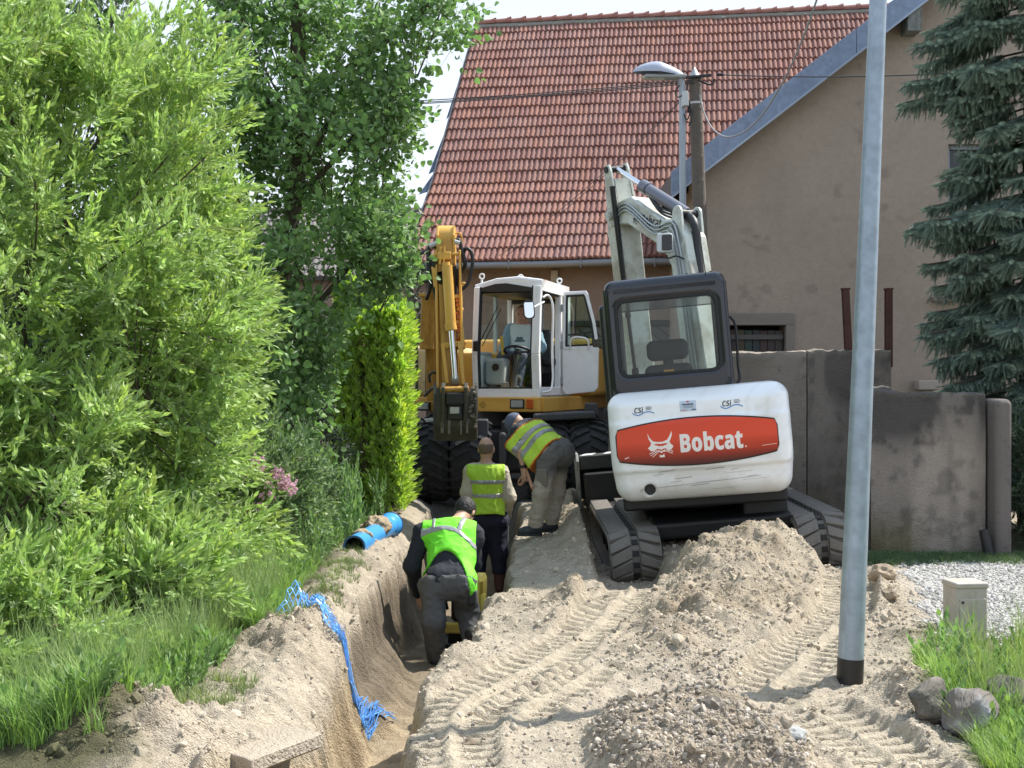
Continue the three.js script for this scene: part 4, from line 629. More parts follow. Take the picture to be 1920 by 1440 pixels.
  { // mark on the side of the boom that faces the road
    const tx = texCanvas(512, 160, (g) => { g.clearRect(0, 0, 512, 160); g.save(); g.translate(8, 20); g.scale(1.2, 1.2); lynxHead(g, '#15171a'); g.restore(); g.fillStyle = '#15171a'; g.font = 'bold 128px sans-serif'; g.save(); g.translate(150, 126); g.scale(0.82, 1); g.fillText('Bobcat', 0, 0); g.restore(); });
    const L = 0.62, a = Math.atan2(T2[1] - K2[1], T2[0] - K2[0]) ; const g = new THREE.PlaneGeometry(L, L * 160 / 512); const side_ = pln.z.z > 0 ? 1 : -1; if (side_ > 0) g.scale(1, 1, 1); 
    // reads from the road side: text runs from the tip towards the knee
    const mm = new THREE.Matrix4().makeBasis(V(-Math.cos(a), -Math.sin(a), 0), V(-Math.sin(a), Math.cos(a), 0).multiplyScalar(1), V(0, 0, -1)).setPosition((K2[0] + T2[0]) / 2 - 0.08, (K2[1] + T2[1]) / 2 - 0.01, side_ * 0.1485); if (side_ > 0) mm.makeBasis(V(Math.cos(a), Math.sin(a), 0), V(-Math.sin(a), Math.cos(a), 0), V(0, 0, 1)).setPosition((K2[0] + T2[0]) / 2 - 0.08, (K2[1] + T2[1]) / 2 - 0.01, 0.1485);
    part('boom_mark', g.applyMatrix4(mm).applyMatrix4(pln.m), new THREE.MeshStandardMaterial({ map: tx, transparent: true, roughness: 0.5, side: 2 }), boom);
  }
  const lamp = W(1247, 456, 12.75); part('work_lamp', [T(plate(roundRect(-0.085, -0.105, 0.085, 0.105, 0.03), 0.13, 0.015), lamp.x, lamp.y, lamp.z, 0, -0.25, 0)], mat(0.66, 0.67, 0.68, 0.4), boom);
  part('lamp_glass', T(plate(roundRect(-0.055, -0.085, 0.055, 0.085, 0.015), 0.02, 0.003), lamp.x + 0.012, lamp.y, lamp.z + 0.07, 0, -0.25, 0), phys(0.01, 0.01, 0.012, 0.1), boom);
  part('lamp_cable', tube([W(1250, 478, 12.7), W(1253, 484, 12.68), W(1268, 480, 12.66), W(1283, 486, 12.66)], 0.009, 16, 6), M.black, boom);
  // arm
  const arm = new THREE.Group(); arm.name = 'arm'; ex.add(arm);
  const AT = W(1152, 318, 13.95), AP = W(1166, 402, 14.1), AE = W(1212, 790, 14.35);
  const dirA = AE.clone().sub(AP).normalize(), zA = pln.z.clone(), xA = new THREE.Vector3().crossVectors(dirA.clone().negate(), zA).normalize(); zA.crossVectors(xA, dirA.clone().negate());
  const mA = new THREE.Matrix4().makeBasis(xA, dirA.clone().negate(), zA).setPosition(AP), LA = AE.distanceTo(AP), LT = AT.distanceTo(AP);
  const wA = 0.20; 
  part('arm_box', plate([[-0.10, -LA], [0.08, -LA], [0.14, -0.9], [0.14, -0.12], [0.09, 0.10], [-0.11, 0.10], [-0.16, -0.12], [-0.14, -0.9]], 0.29, 0.02).applyMatrix4(mA), P.boomWhite, arm);
  for (const o of [-0.125, 0.125]) part('arm_bracket', T(plate([[-0.17, -0.25], [0.16, -0.25], [0.10, 0.1], [0.065, LT], [0.02, LT + 0.06], [-0.05, LT + 0.055], [-0.08, LT - 0.02], [-0.12, 0.2]], 0.03, 0.006), 0, 0, o).applyMatrix4(mA), P.boomWhite, arm);
  part('bracket_web', T(plate([[-0.14, -0.1], [-0.10, -0.1], [-0.07, LT - 0.12], [-0.09, LT - 0.12]], 0.2, 0)).applyMatrix4(mA), P.boomWhite, arm);
  part('pin', rod(V(0, LT, -0.155).applyMatrix4(mA), V(0, LT, 0.155).applyMatrix4(mA), 0.04), P.blackSteel, arm);
  part('pivot_pin', rod(V(0, 0, -0.21).applyMatrix4(mA), V(0, 0, 0.21).applyMatrix4(mA), 0.055), P.boomWhite, arm);
  { const q = (p, t) => p.clone().add(V(-0.115 + 0.02 * t, 0, 0.23)); part('bucket_cylinder', [rod(q(AP.clone().add(V(-0.02, 0.30, 0)), 0), q(AP.clone().lerp(AE, 0.5), 1), 0.034), rod(q(AP.clone().lerp(AE, 0.5), 1), q(AE, 1.5), 0.022)], M.black, arm); }
  for (const [y, r] of [[-0.02, 0.05], [-0.20, 0.042], [-0.32, 0.04]]) part('hose_fitting', rod(V(0.03, y, 0.165).applyMatrix4(mA), V(0.03, y, 0.225).applyMatrix4(mA), r, r, 10), P.boomWhite, arm);
  // arm cylinder
  const c0 = V(0, LT, 0).applyMatrix4(mA), c1 = V(K2[0] + 0.02, K2[1] + 0.16, 0).applyMatrix4(pln.m), cm = c0.clone().lerp(c1, 0.40), ac = new THREE.Group(); ac.name = 'arm_cylinder'; ex.add(ac);
  part('cylinder_rod', rod(c0, cm, 0.034), P.chrome, ac); part('cylinder_barrel', [rod(cm, c1, 0.068), rod(cm.clone().lerp(c0, 0.02), cm.clone().lerp(c1, 0.13), 0.078)], P.cyl, ac); part('cylinder_eye', rod(V(K2[0] + 0.02, K2[1] + 0.16, -0.13).applyMatrix4(pln.m), V(K2[0] + 0.02, K2[1] + 0.16, 0.13).applyMatrix4(pln.m), 0.05), P.blackSteel, ac);
  part('hose_bundle', [0, 1, 2].map((i) => tube([cm.clone().add(V(0.02, -0.07, 0.05)), c1.clone().lerp(cm, 0.6).add(V(0, -0.13 - i * 0.03, 0.06)), c1.clone().lerp(cm, 0.3).add(V(0.03, -0.12 - i * 0.03, 0.08)), c1.clone().add(V(-0.04, -0.2, 0.1))], 0.013, 16, 6)), P.hose, ac).userData.kind = 'stuff';
}
// ---------------------------------------------------------------- yellow wheeled excavator with a white cab, facing the road
{
  srand(61);
  const Y = {
    yellow: mat(0.68, 0.385, 0.075, 0.45, { map: again(TX.faint, 0.8) }), ochre: mat(0.52, 0.275, 0.055, 0.5, { map: again(TX.dirt, 0.9) }), cream: mat(0.62, 0.48, 0.25, 0.5, { map: again(TX.dirt, 0.8) }),
    white: phys(0.84, 0.845, 0.86, 0.35, { map: again(TX.faint, 0.8) }), tyre: mat(0.032, 0.033, 0.037, 0.85, { map: again(TX.dirt, 1.5) }), dirty: mat(0.075, 0.068, 0.052, 0.75, { map: again(TX.dirt, 1.5) }), muddy: mat(0.22, 0.20, 0.17, 0.9, { map: again(TX.dirt, 2) }),
    inside: mat(0.05, 0.05, 0.052, 0.8), trim: mat(0.36, 0.37, 0.37, 0.7), orange: mat(0.55, 0.16, 0.03, 0.5), lens: phys(0.35, 0.36, 0.33, 0.15), tail: phys(0.5, 0.09, 0.02, 0.25), mirror: mat(0.8, 0.82, 0.85, 0.06, { metalness: 1 }),
  };
  const O = V(0.06, 0.10, -17.15), ex = thing('wheeled_excavator', 'yellow wheeled excavator with a white cab and its door open, bucket hanging in front', 'excavator', O);
  const W = (px, py, d) => at(px, py, d).sub(O), PHI = -18 * Math.PI / 180, MU = new THREE.Matrix4().makeRotationY(PHI);
  const CAB = new THREE.Matrix4().makeTranslation(-0.33, 0, 0.02), uc = (name, g, m, parent = ex, label) => part(name, flat(g).applyMatrix4(CAB).applyMatrix4(MU), m, parent, label);
  const up = (name, g, m, parent = ex, label) => part(name, flat(g).applyMatrix4(MU), m, parent, label);
  // --- undercarriage, square to the road
  part('chassis', [T(box(1.1, 0.45, 3.4, 0.04), 0, 0.72, 0.1), T(box(0.5, 0.35, 0.5, 0.04), 0.05, 0.9, 1.75)], M.dark, ex);
  const tyreGeo = (() => { const w = 0.26, pr = [[0.27, -w * 0.8], [0.36, -w * 0.98], [0.47, -w], [0.505, -w * 0.8], [0.515, 0], [0.505, w * 0.8], [0.47, w], [0.36, w * 0.98], [0.27, w * 0.8], [0.25, 0]]; return lathe(pr.concat([pr[0]]), 36).rotateZ(Math.PI / 2); })();
  const rimGeo = lathe([[0.0, 0.06], [0.12, 0.07], [0.14, 0.12], [0.25, 0.17], [0.275, 0.2], [0.275, -0.2], [0.25, -0.17], [0.0, -0.15]], 28).rotateZ(Math.PI / 2);
  for (const z of [1.62, -1.2]) for (const x of [-1.14, -0.60, 0.42, 0.95]) {
    const w = new THREE.Group(); w.name = 'wheel'; w.position.set(x, 0.545, z); w.rotation.x = rr(0, 1); ex.add(w);
    part('tyre', tyreGeo, Y.tyre, w); part('rim', rimGeo, Y.ochre, w);
    const lug = []; for (let i = 0; i < 22; i++) for (const s of [-1, 1]) { const a = (i + (s > 0 ? 0.5 : 0)) / 22 * Math.PI * 2; const pts = [V(s * 0.01, 0, -0.02), V(s * 0.10, 0, 0.02), V(s * 0.19, 0, 0.075), V(s * 0.262, -0.05, 0.12)]; for (let k = 0; k < 3; k++) { const f = (q) => { const b = a + q.z / 0.52, r = 0.522 + q.y; return V(q.x, r * Math.cos(b), r * Math.sin(b)); }; lug.push(bar(f(pts[k]), f(pts[k + 1]), 0.05, 0.045, 0, V(0, Math.cos(a), Math.sin(a)))); } }
    const lg = part('tread_lugs', lug, Y.tyre, w); lg.userData.kind = 'stuff';
  }
  for (const z of [1.62, -1.2]) part('axle', [rod(V(-1.3, 0.545, z), V(1.3, 0.545, z), 0.10), T(box(0.5, 0.36, 0.4, 0.08), 0, 0.56, z)], M.dark, ex);
  part('front_bracket', [T(box(0.16, 0.55, 0.30, 0.03), W(905, 830, 15.4).x, 0.82, 1.85), T(box(0.10, 0.42, 0.34, 0.05), -0.18, 0.72, 2.0), T(box(0.20, 0.30, 0.25, 0.03), 0.1, 0.95, 1.95), T(box(0.8, 0.10, 0.4, 0.03), 0.62, 1.13, 1.75, 0, 0, 0.05), T(box(0.16, 0.16, 0.2, 0.02), 0.98, 1.22, 1.75)], mat(0.05, 0.05, 0.055, 0.6), ex).userData.kind = 'stuff';
  part('step_bar', [bar(W(774, 791, 15.35), W(816, 787, 15.35), 0.05, 0.05, 0.01), bar(W(774, 804, 15.4), W(816, 803, 15.4), 0.06, 0.16, 0.01)], mat(0.6, 0.62, 0.62, 0.4), ex); part('tow_ring', T(new THREE.TorusGeometry(0.04, 0.014, 8, 18), W(790, 791, 15.3).x, W(790, 791, 15.3).y, W(790, 791, 15.3).z), M.dark, ex);
  part('slew_ring', T(new THREE.CylinderGeometry(0.55, 0.55, 0.22, 28), 0, 1.06, 0), M.dark, ex);
  // --- upper frame (x right, z to the front, before turning)
  const dk = new THREE.Group(); dk.name = 'deck'; ex.add(dk);
  up('frame', plate([[-1.22, -2.1], [0.86, -2.1], [0.84, 1.38], [0.0, 1.38], [-0.35, 1.20], [-1.22, 1.20]], 0.20, 0.015).rotateX(Math.PI / 2).translate(0, 1.275, 0), Y.yellow, dk);
  // note: the outline above is x, z with +z to the front after the turn
  uc('chin_panel', T(box(0.98, 0.20, 0.10, 0.02), 0.64, 1.275, 1.40), Y.yellow, dk);
  const ch = texCanvas(128, 128, (g) => { g.clearRect(0, 0, 128, 128); g.fillStyle = '#1d1408'; for (const [x, y] of [[50, 20], [78, 20], [30, 44], [58, 44], [90, 44], [20, 66], [48, 66], [76, 66], [104, 66], [34, 88], [64, 88], [92, 88], [52, 108], [78, 108]]) g.fillRect(x, y, 14, 10); });
  uc('mark', T(new THREE.PlaneGeometry(0.11, 0.11), 0.33, 1.275, 1.456), new THREE.MeshStandardMaterial({ map: ch, transparent: true, roughness: 0.6 }), dk);
  const hl = new THREE.Group(); hl.name = 'headlamp'; ex.add(hl); uc('bezel', T(box(0.20, 0.125, 0.03, 0.01), 0.82, 1.285, 1.458), M.black, hl); uc('glass', T(box(0.165, 0.095, 0.03, 0.01), 0.82, 1.285, 1.466), Y.lens, hl); 
  uc('indicator', T(box(0.09, 0.13, 0.03, 0.01), 0.995, 1.285, 1.460), Y.tail, ex);
  const hl2 = new THREE.Group(); hl2.name = 'headlamp'; ex.add(hl2); up('bezel', T(box(0.19, 0.12, 0.05, 0.01), -0.95, 1.24, 1.225), M.black, hl2); up('glass', T(box(0.15, 0.085, 0.05, 0.01), -0.95, 1.24, 1.235), Y.lens, hl2);
  // engine house behind, side tank left of the boom
  up('engine_house', T(box(2.2, 0.85, 1.6, 0.08, 3), -0.05, 1.80, -1.25), Y.yellow, ex);
  up('side_tank', T(box(0.52, 0.70, 1.5, 0.09, 4), -0.94, 1.73, 0.42), Y.cream, ex);
  for (const x of [-1.08, -0.93]) up('tank_strap', T(box(0.035, 0.72, 0.01, 0), x, 1.73, 1.175), M.dark, ex);
  up('centre_house', T(box(0.85, 0.62, 1.4, 0.03), -0.32, 1.68, 0.1), Y.yellow, ex);
  up('front_hatch', T(box(0.42, 0.40, 0.05, 0.01), 0.02, 1.62, 0.83), M.dark, ex);
  for (const x of [-1.12, -0.98]) up('cap', T(box(0.06, 0.12, 0.06, 0.02), x, 2.15, 0.9), Y.muddy, ex);
  uc('beacon', [T(new THREE.CylinderGeometry(0.05, 0.06, 0.10, 14), 0.72, 3.02, -0.15)], Y.tail, ex);
  // --- cab
  const cab = new THREE.Group(); cab.name = 'cab'; ex.add(cab);
  const a0 = 0.17, a1 = 1.11, zb = -0.12, zf = 1.36, y0 = 1.38, y1 = 2.86, yr = 2.95, wz = (y) => zf + 0.05 * smooth(y0, 2.0, y) - 0.10 * smooth(2.0, y1, y);
  const post = (x, z, x2, z2, w = 0.075, d = 0.085) => bar(V(x, y0, z), V(x2, y1, z2), w, d, 0.02, V(0, 0, 1));
  const bend = (x, w) => [bar(V(x, y0, zf - 0.02), V(x, 1.95, zf + 0.04), w, 0.09, 0.015), bar(V(x, 1.94, zf + 0.04), V(x, y1, zf - 0.06), w, 0.09, 0.015)];
  uc('front_pillar', bend(a0 + 0.04, 0.085), Y.white, cab); uc('front_pillar', bend(a1 - 0.05, 0.11), Y.white, cab);
  uc('sill', [T(box(a1 - a0, 0.13, 0.10, 0.02), (a0 + a1) / 2, y0 + 0.045, zf - 0.01)], Y.white, cab);
  uc('roof', [T(plate([[a0 - 0.01, 2.82], [a1 + 0.01, 2.80], [a1 + 0.01, 2.95], [a0 + 0.62, 3.0], [a0 + 0.30, 2.98], [a0 - 0.01, 2.90]], 1.42, 0.035), 0, 0, 0.60)], Y.white, cab);
  uc('visor_shadow_panel', T(plate([[a0 + 0.06, 2.80], [a1 - 0.08, 2.79], [a1 - 0.09, 2.835], [a0 + 0.46, 2.905], [a0 + 0.3, 2.90], [a0 + 0.06, 2.84]], 0.02, 0), 0, 0, 1.325), M.dark, cab).name = 'painted_visor_shade';  // dark panel that paints the shade under the front roof edge
  uc('rear_pillar', post(a0 + 0.04, zb, a0 + 0.04, zb), Y.white, cab); uc('rear_pillar', post(a1 - 0.05, zb, a1 - 0.05, zb, 0.10, 0.13), Y.white, cab); uc('centre_pillar', bar(V(a1 - 0.04, y0, 0.36), V(a1 - 0.04, y1, 0.30), 0.10, 0.09, 0.02, V(1, 0, 0)), Y.white, cab);
  uc('side_sill', [T(box(0.10, 0.16, 1.4, 0.02), a1 - 0.05, y0 + 0.05, 0.62)], Y.white, cab);
  uc('side_panel', T(box(0.06, 0.62, 1.4, 0.02), a0 + 0.03, y0 + 0.30, 0.62), Y.white, cab);
  uc('rear_panel', T(box(a1 - a0, 0.75, 0.06, 0.02), (a0 + a1) / 2, y0 + 0.36, zb), Y.inside, cab);
  uc('rear_head', T(box(a1 - a0, 0.16, 0.06, 0.02), (a0 + a1) / 2, 2.80, zb), Y.inside, cab); uc('rear_post', T(box(0.16, 0.8, 0.06, 0.02), a0 + 0.40, 2.4, zb + 0.02), M.black, cab);
  uc('headlining', T(box(a1 - a0 - 0.05, 0.03, 1.3, 0), (a0 + a1) / 2, 2.795, 0.6), M.dark, cab); uc('floor_plate', T(box(a1 - a0, 0.04, 1.4, 0), (a0 + a1) / 2, y0 + 0.0, 0.6), M.dark, cab);
  uc('window_seal', [...[a0 + 0.088, a1 - 0.112].flatMap((x) => bend(x, 0.02).map((g) => g)), T(box(0.74, 0.02, 0.06, 0.005), 0.63, y0 + 0.12, zf + 0.01)], M.rubber, cab).userData.kind = 'stuff';
  uc('side_pane', T(new THREE.PlaneGeometry(1.35, 0.85).rotateY(Math.PI / 2), a0 + 0.035, 2.36, 0.62), P.glass, cab);
  uc('side_frame', [T(box(0.05, 0.88, 0.06, 0.01), a0 + 0.035, 2.36, 0.55), T(box(0.05, 0.06, 1.35, 0.01), a0 + 0.035, 1.96, 0.62)], mat(0.45, 0.53, 0.51, 0.5), cab);
  uc('rear_pane', T(new THREE.PlaneGeometry(a1 - a0 - 0.1, 0.85), (a0 + a1) / 2, 2.33, zb), P.glass, cab);
  uc('lower_windscreen', T(new THREE.PlaneGeometry(a1 - a0 - 0.19, 0.44), (a0 + a1) / 2 - 0.01, 1.72, zf + 0.045, 0, 0, 0), P.glass, cab);
  uc('wiper', [rod(V(a0 + 0.10, 2.10, zf + 0.05), V(a0 + 0.36, 2.60, zf + 0.03), 0.008, 0.006, 6), rod(V(a0 + 0.14, 2.06, zf + 0.05), V(a0 + 0.40, 2.56, zf + 0.03), 0.006, 0.006, 6), T(box(0.08, 0.14, 0.06, 0.02), a0 + 0.06, 2.06, zf + 0.07)], M.black, cab).userData.kind = 'stuff';
  // inside: seat, console, wheel, pedals
  uc('seat', [T(box(0.50, 0.62, 0.12, 0.05, 3), 0.66, 2.02, 0.10), T(box(0.5, 0.14, 0.5, 0.05, 3), 0.66, 1.76, 0.38)], Y.inside, cab);
  uc('headrest', T(box(0.36, 0.42, 0.09, 0.08, 4), 0.60, 2.52, 0.06), Y.trim, cab);
  uc('console', [T(box(0.22, 0.48, 0.75, 0.05), a0 + 0.20, 1.66, 0.62), T(box(0.28, 0.36, 0.30, 0.05), a0 + 0.24, 1.72, 1.05)], Y.trim, cab); uc('speaker_grille', T(new THREE.CylinderGeometry(0.05, 0.05, 0.02, 18).rotateX(Math.PI / 2), a0 + 0.26, 1.78, 1.205), M.black, cab);
  uc('armrest', T(box(0.14, 0.10, 0.5, 0.03), 0.98, 1.86, 0.38), M.black, cab);
  const sw = V(0.66, 1.99, 0.93); uc('steering_wheel', [T(new THREE.TorusGeometry(0.185, 0.019, 10, 30).rotateX(Math.PI / 2 - 0.42), sw.x, sw.y, sw.z), ...[0, 2.1, 4.2].map((a) => rod(sw.clone(), sw.clone().add(V(0.18 * Math.cos(a), -0.18 * Math.sin(a) * Math.sin(-0.42) * -1, 0.18 * Math.sin(a) * 0.9)), 0.014)), T(new THREE.CylinderGeometry(0.055, 0.05, 0.05, 14).rotateX(-0.42), sw.x, sw.y, sw.z)], M.black, cab); uc('steering_column', rod(V(0.66, 1.42, 1.15), sw, 0.045, 0.04), Y.inside, cab);
  for (const x of [0.47, 0.92]) uc('joystick', [rod(V(x, 1.80, 0.68), V(x, 1.93, 0.72), 0.014), T(box(0.05, 0.10, 0.05, 0.02), x, 1.95, 0.725)], M.black, cab).userData.kind = 'stuff';
  uc('papers', T(box(0.05, 0.26, 0.02, 0.01), a0 + 0.27, 2.08, 0.95, 0, 0, 0.1), mat(0.5, 0.36, 0.05, 0.6), cab); uc('foot_pedal', T(box(0.12, 0.16, 0.08, 0.03), 0.55, 1.50, 1.15), Y.muddy, cab);
  // lifting eyes, grab rails, mirror
  for (const [x, z] of [[a0 + 0.06, 1.2], [a0 + 0.06, 0.1], [a1 - 0.42, 0.9], [a1 - 0.06, 0.2]]) uc('lifting_eye', [T(new THREE.TorusGeometry(0.034, 0.011, 8, 16), x, 3.02, z), rod(V(x, 2.93, z), V(x, 2.99, z), 0.015)], mat(0.7, 0.7, 0.7, 0.4), cab);
  uc('grab_rail', tube([V(a1 + 0.02, 2.70, 1.30), V(a1 + 0.06, 2.74, 1.22), V(a1 + 0.10, 2.66, 1.15), V(a1 + 0.11, 2.0, 1.17), V(a1 + 0.12, 1.58, 1.18), V(a1 + 0.10, 1.46, 1.24), V(a1 + 0.0, 1.44, 1.30)], 0.016, 40, 8), Y.white, cab);
  const mi = new THREE.Group(); mi.name = 'mirror'; ex.add(mi); const mp = W(992, 580, 15.05);
  part('housing', T(plate(roundRect(-0.072, -0.125, 0.072, 0.125, 0.06), 0.05, 0.015), mp.x, mp.y, mp.z - 0.03, 0, -0.1, 0.08), M.black, mi); part('face', T(plate(roundRect(-0.062, -0.115, 0.062, 0.115, 0.055), 0.012, 0.003), mp.x, mp.y, mp.z, -0.12, -0.1, 0.08), Y.mirror, mi); part('stalk', rod(mp.clone().add(V(0, 0.0, -0.05)), W(1020, 566, 15.6), 0.012), Y.white, mi);
  // open door, hinged at the centre pillar and swung out square to the side
  const dr = new THREE.Group(); dr.name = 'door'; ex.add(dr);
  const dm = new THREE.Matrix4().makeTranslation(a1 + 0.02, 0, 0.34).multiply(new THREE.Matrix4().makeRotationY(18 * Math.PI / 180 - 0.22)), Dd = (n, g, m, parent = dr) => uc(n, flat(g).applyMatrix4(dm), m, parent);
  Dd('leaf', plate([[0, 2.06], [0.005, 1.46], [0.06, 1.40], [0.46, 1.44], [0.51, 1.50], [0.52, 2.03]], 0.045, 0.012), Y.white);
  const frameOut = [[0, 2.02], [0.53, 2.02], [0.47, 2.42], [0.37, 2.82], [0.34, 2.86], [0.02, 2.85]], frameIn = [[0.045, 2.075], [0.055, 2.80], [0.31, 2.81], [0.33, 2.78], [0.43, 2.40], [0.475, 2.09]];
  Dd('window_frame', plate(frameOut, 0.045, 0.012, [frameIn]), Y.white); Dd('window_seal', plate(frameIn.slice().reverse().map(([x, y]) => [x, y]), 0.03, 0, [[[0.075, 2.10], [0.445, 2.115], [0.40, 2.40], [0.31, 2.765], [0.295, 2.785], [0.08, 2.775]].reverse()]), M.rubber);
  Dd('glass', T(plate([[0.06, 2.09], [0.46, 2.105], [0.415, 2.40], [0.32, 2.77], [0.30, 2.79], [0.065, 2.78]], 0.006, 0)), P.glass);
  Dd('window_bar', [bar(V(0.085, 2.24, 0.018), V(0.43, 2.28, 0.018), 0.02, 0.02, 0.003), bar(V(0.20, 2.78, 0.018), V(0.19, 2.24, 0.018), 0.016, 0.02, 0.003)], M.black); Dd('handle', tube([V(0.12, 2.02, 0.03), V(0.14, 2.17, 0.10), V(0.18, 2.20, 0.11), V(0.34, 2.19, 0.11), V(0.38, 2.16, 0.10), V(0.38, 2.02, 0.03)], 0.013, 30, 8), Y.white);
  Dd('latch', T(box(0.16, 0.15, 0.07, 0.03), 0.50, 2.12, -0.01), Y.dirty); 
  for (const y of [1.60, 2.1, 2.62]) Dd('hinge', T(box(0.035, 0.10, 0.06, 0.006), 0.0, y, 0.02), Y.trim);
  // --- boom, arm folded in front, bucket; placed as seen
  const bm = new THREE.Group(); bm.name = 'boom'; ex.add(bm);
  const beam = (n, a, b, w, d, m, parent) => part(n, bar(a, b, w, d, 0.02, V(0, 0, 1)), m, parent);
  beam('lower_section', W(822, 745, 15.95), W(818, 556, 15.6), 0.30, 0.36, Y.ochre, bm);
  beam('side_box', W(801, 655, 15.55), W(805, 556, 15.5), 0.19, 0.22, Y.ochre, bm); part('side_box_lid', T(box(0.22, 0.05, 0.26, 0.01), W(803, 554, 15.5).x, W(803, 554, 15.5).y, W(803, 554, 15.5).z), Y.yellow, bm);
  beam('upper_section', W(818, 570, 15.6), W(838, 440, 15.15), 0.24, 0.34, Y.ochre, bm);
  part('boom_head', [T(new THREE.CylinderGeometry(0.17, 0.17, 0.20, 26).rotateZ(Math.PI / 2), W(837, 448, 15.05).x, W(837, 448, 15.05).y, W(837, 448, 15.05).z)], Y.yellow, bm);
  for (const x of [822, 852]) part('head_plate', plate([[-0.17, -0.30], [0.17, -0.30], [0.20, 0.05], [0.12, 0.18], [-0.12, 0.18], [-0.20, 0.05]], 0.03, 0.006).rotateY(Math.PI / 2).translate(W(x, 448, 15.05).x, W(x, 452, 15.05).y, W(x, 448, 15.05).z), Y.yellow, bm);
  part('bracket', [T(box(0.17, 0.10, 0.12, 0.015), W(833, 480, 14.85).x, W(833, 480, 14.85).y, W(833, 480, 14.85).z), rod(W(826, 462, 14.8), W(825, 496, 14.8), 0.014), rod(W(833, 462, 14.8), W(832, 496, 14.8), 0.014), rod(W(812, 478, 14.85), W(860, 476, 14.85), 0.022)], Y.yellow, bm);
  const arm = new THREE.Group(); arm.name = 'arm'; ex.add(arm);
  beam('arm_box', W(834, 452, 14.98), W(846, 738, 14.80), 0.20, 0.24, Y.ochre, arm);
  for (const [x, x2] of [[818, 822], [862, 868]]) beam('side_rail', W(x, 470, 14.92), W(x2, 735, 14.78), 0.035, 0.16, Y.yellow, arm);
  for (const [a, b, c, d] of [[813, 500, 818, 540], [864, 610, 868, 655]]) beam('side_plate', W(a, b, 14.9), W(c, d, 14.88), 0.06, 0.14, Y.yellow, arm);
  beam('wear_strip', W(827, 560, 14.82), W(832, 690, 14.76), 0.03, 0.05, Y.cream, arm);
  part('link_arm', [bar(W(830, 645, 14.74), W(839, 720, 14.68), 0.045, 0.09, 0.01), bar(W(861, 640, 14.74), W(869, 722, 14.68), 0.045, 0.09, 0.01), bar(W(832, 648, 14.74), W(864, 645, 14.74), 0.07, 0.06, 0.01)], Y.yellow, arm);
  // crowd of brass-coloured fittings down the right edge of the arm
  for (let i = 0; i < 13; i++) { const t = i / 12; const q = W(856 + 6 * t + rr(-3, 5), 556 + 96 * t, 14.86); part('pipe_fitting', T(box(0.07 + rr(0, 0.03), 0.05, 0.07, 0.015), q.x, q.y, q.z, 0, rr(-0.4, 0.4), rr(-0.3, 0.3)), i % 3 ? Y.orange : Y.yellow, arm); }
  part('small_lamp', [T(box(0.09, 0.08, 0.1, 0.02), W(867, 535, 14.95).x, W(867, 535, 14.95).y, W(867, 535, 14.95).z)], Y.yellow, arm);
  // bucket cylinder
  const cy = new THREE.Group(); cy.name = 'bucket_cylinder'; ex.add(cy);
  part('cylinder_barrel', [rod(W(838, 498, 14.72), W(846, 618, 14.68), 0.068), rod(W(844, 606, 14.68), W(846, 619, 14.68), 0.074), rod(W(836, 492, 14.72), W(838, 508, 14.72), 0.05)], Y.yellow, cy); part('cylinder_rod', rod(W(846, 618, 14.68), W(854, 716, 14.62), 0.036), P.chrome, cy); part('cylinder_eye', rod(W(847, 716, 14.62), W(861, 715, 14.62), 0.05), Y.muddy, cy);
  // hoses
  const hs = (pts, r = 0.026, m = P.hose) => part('hose', tube(pts.map(([x, y, d]) => W(x, y, d ?? 14.9)), r, 40, 8), m, bm);
  hs([[818, 463, 14.9], [806, 462], [803, 475], [803, 500], [806, 540], [800, 560, 15.1]]); hs([[806, 476, 15.0], [793, 473], [784, 490], [784, 512], [790, 524], [802, 527], [808, 515], [806, 480]], 0.022);
  hs([[798, 495, 15.1], [805, 500], [804, 520], [798, 524], [792, 516], [793, 500]], 0.016);
  hs([[850, 452, 14.9], [860, 450], [866, 470], [872, 495], [866, 510, 15.0]]); hs([[868, 480, 15.0], [873, 466], [882, 470], [886, 490], [882, 515], [874, 535], [864, 542], [858, 528], [856, 505]], 0.024); hs([[862, 466, 14.95], [864, 500], [864, 530], [860, 560]], 0.018); hs([[815, 490, 14.85], [815, 530], [820, 560]], 0.04); hs([[826, 512, 14.75], [828, 545], [826, 560]], 0.045); hs([[852, 500, 14.78], [853, 540], [854, 640]], 0.022);
  for (const [a, b] of [[[820, 455], [805, 462]], [[852, 453], [862, 456]]]) part('pipe_elbow', rod(W(...a, 14.88), W(...b, 14.88), 0.03), mat(0.5, 0.5, 0.5, 0.4), bm);
  part('loop_pipe', tube([W(852, 438, 15), W(862, 437, 15), W(866, 446, 15), W(866, 462, 15)], 0.012, 16, 6), Y.yellow, bm);
  hs([[806, 715, 15.3], [808, 700], [816, 698], [821, 706], [818, 722], [808, 730, 15.3], [796, 742, 15.4]], 0.022, Y.dirty);
  // bucket, curled, its worn back to the road
  const bk = new THREE.Group(); bk.name = 'bucket'; ex.add(bk); const bc = W(854, 772, 14.55), sB = F / 14.55;
  const prof = []; for (let i = 0; i <= 14; i++) { const a = 0.55 + (i / 14) * 2.5; prof.push([Math.cos(a) * 0.30, Math.sin(a) * 0.36]); } // curved shell, y-z section
  const shell = [[0.02, 0.30], [0.08, 0.20], [0.10, 0.0], [0.07, -0.2], [0.0, -0.36], [-0.03, -0.355], [0.03, -0.2], [0.06, 0.0], [0.04, 0.18], [-0.02, 0.28]];
  part('shell', plate(shell, 0.50, 0.004).applyMatrix4(new THREE.Matrix4().makeBasis(V(0, 0, 1), V(0, 1, 0), V(-1, 0, 0))).translate(bc.x, bc.y, bc.z), Y.dirty, bk);
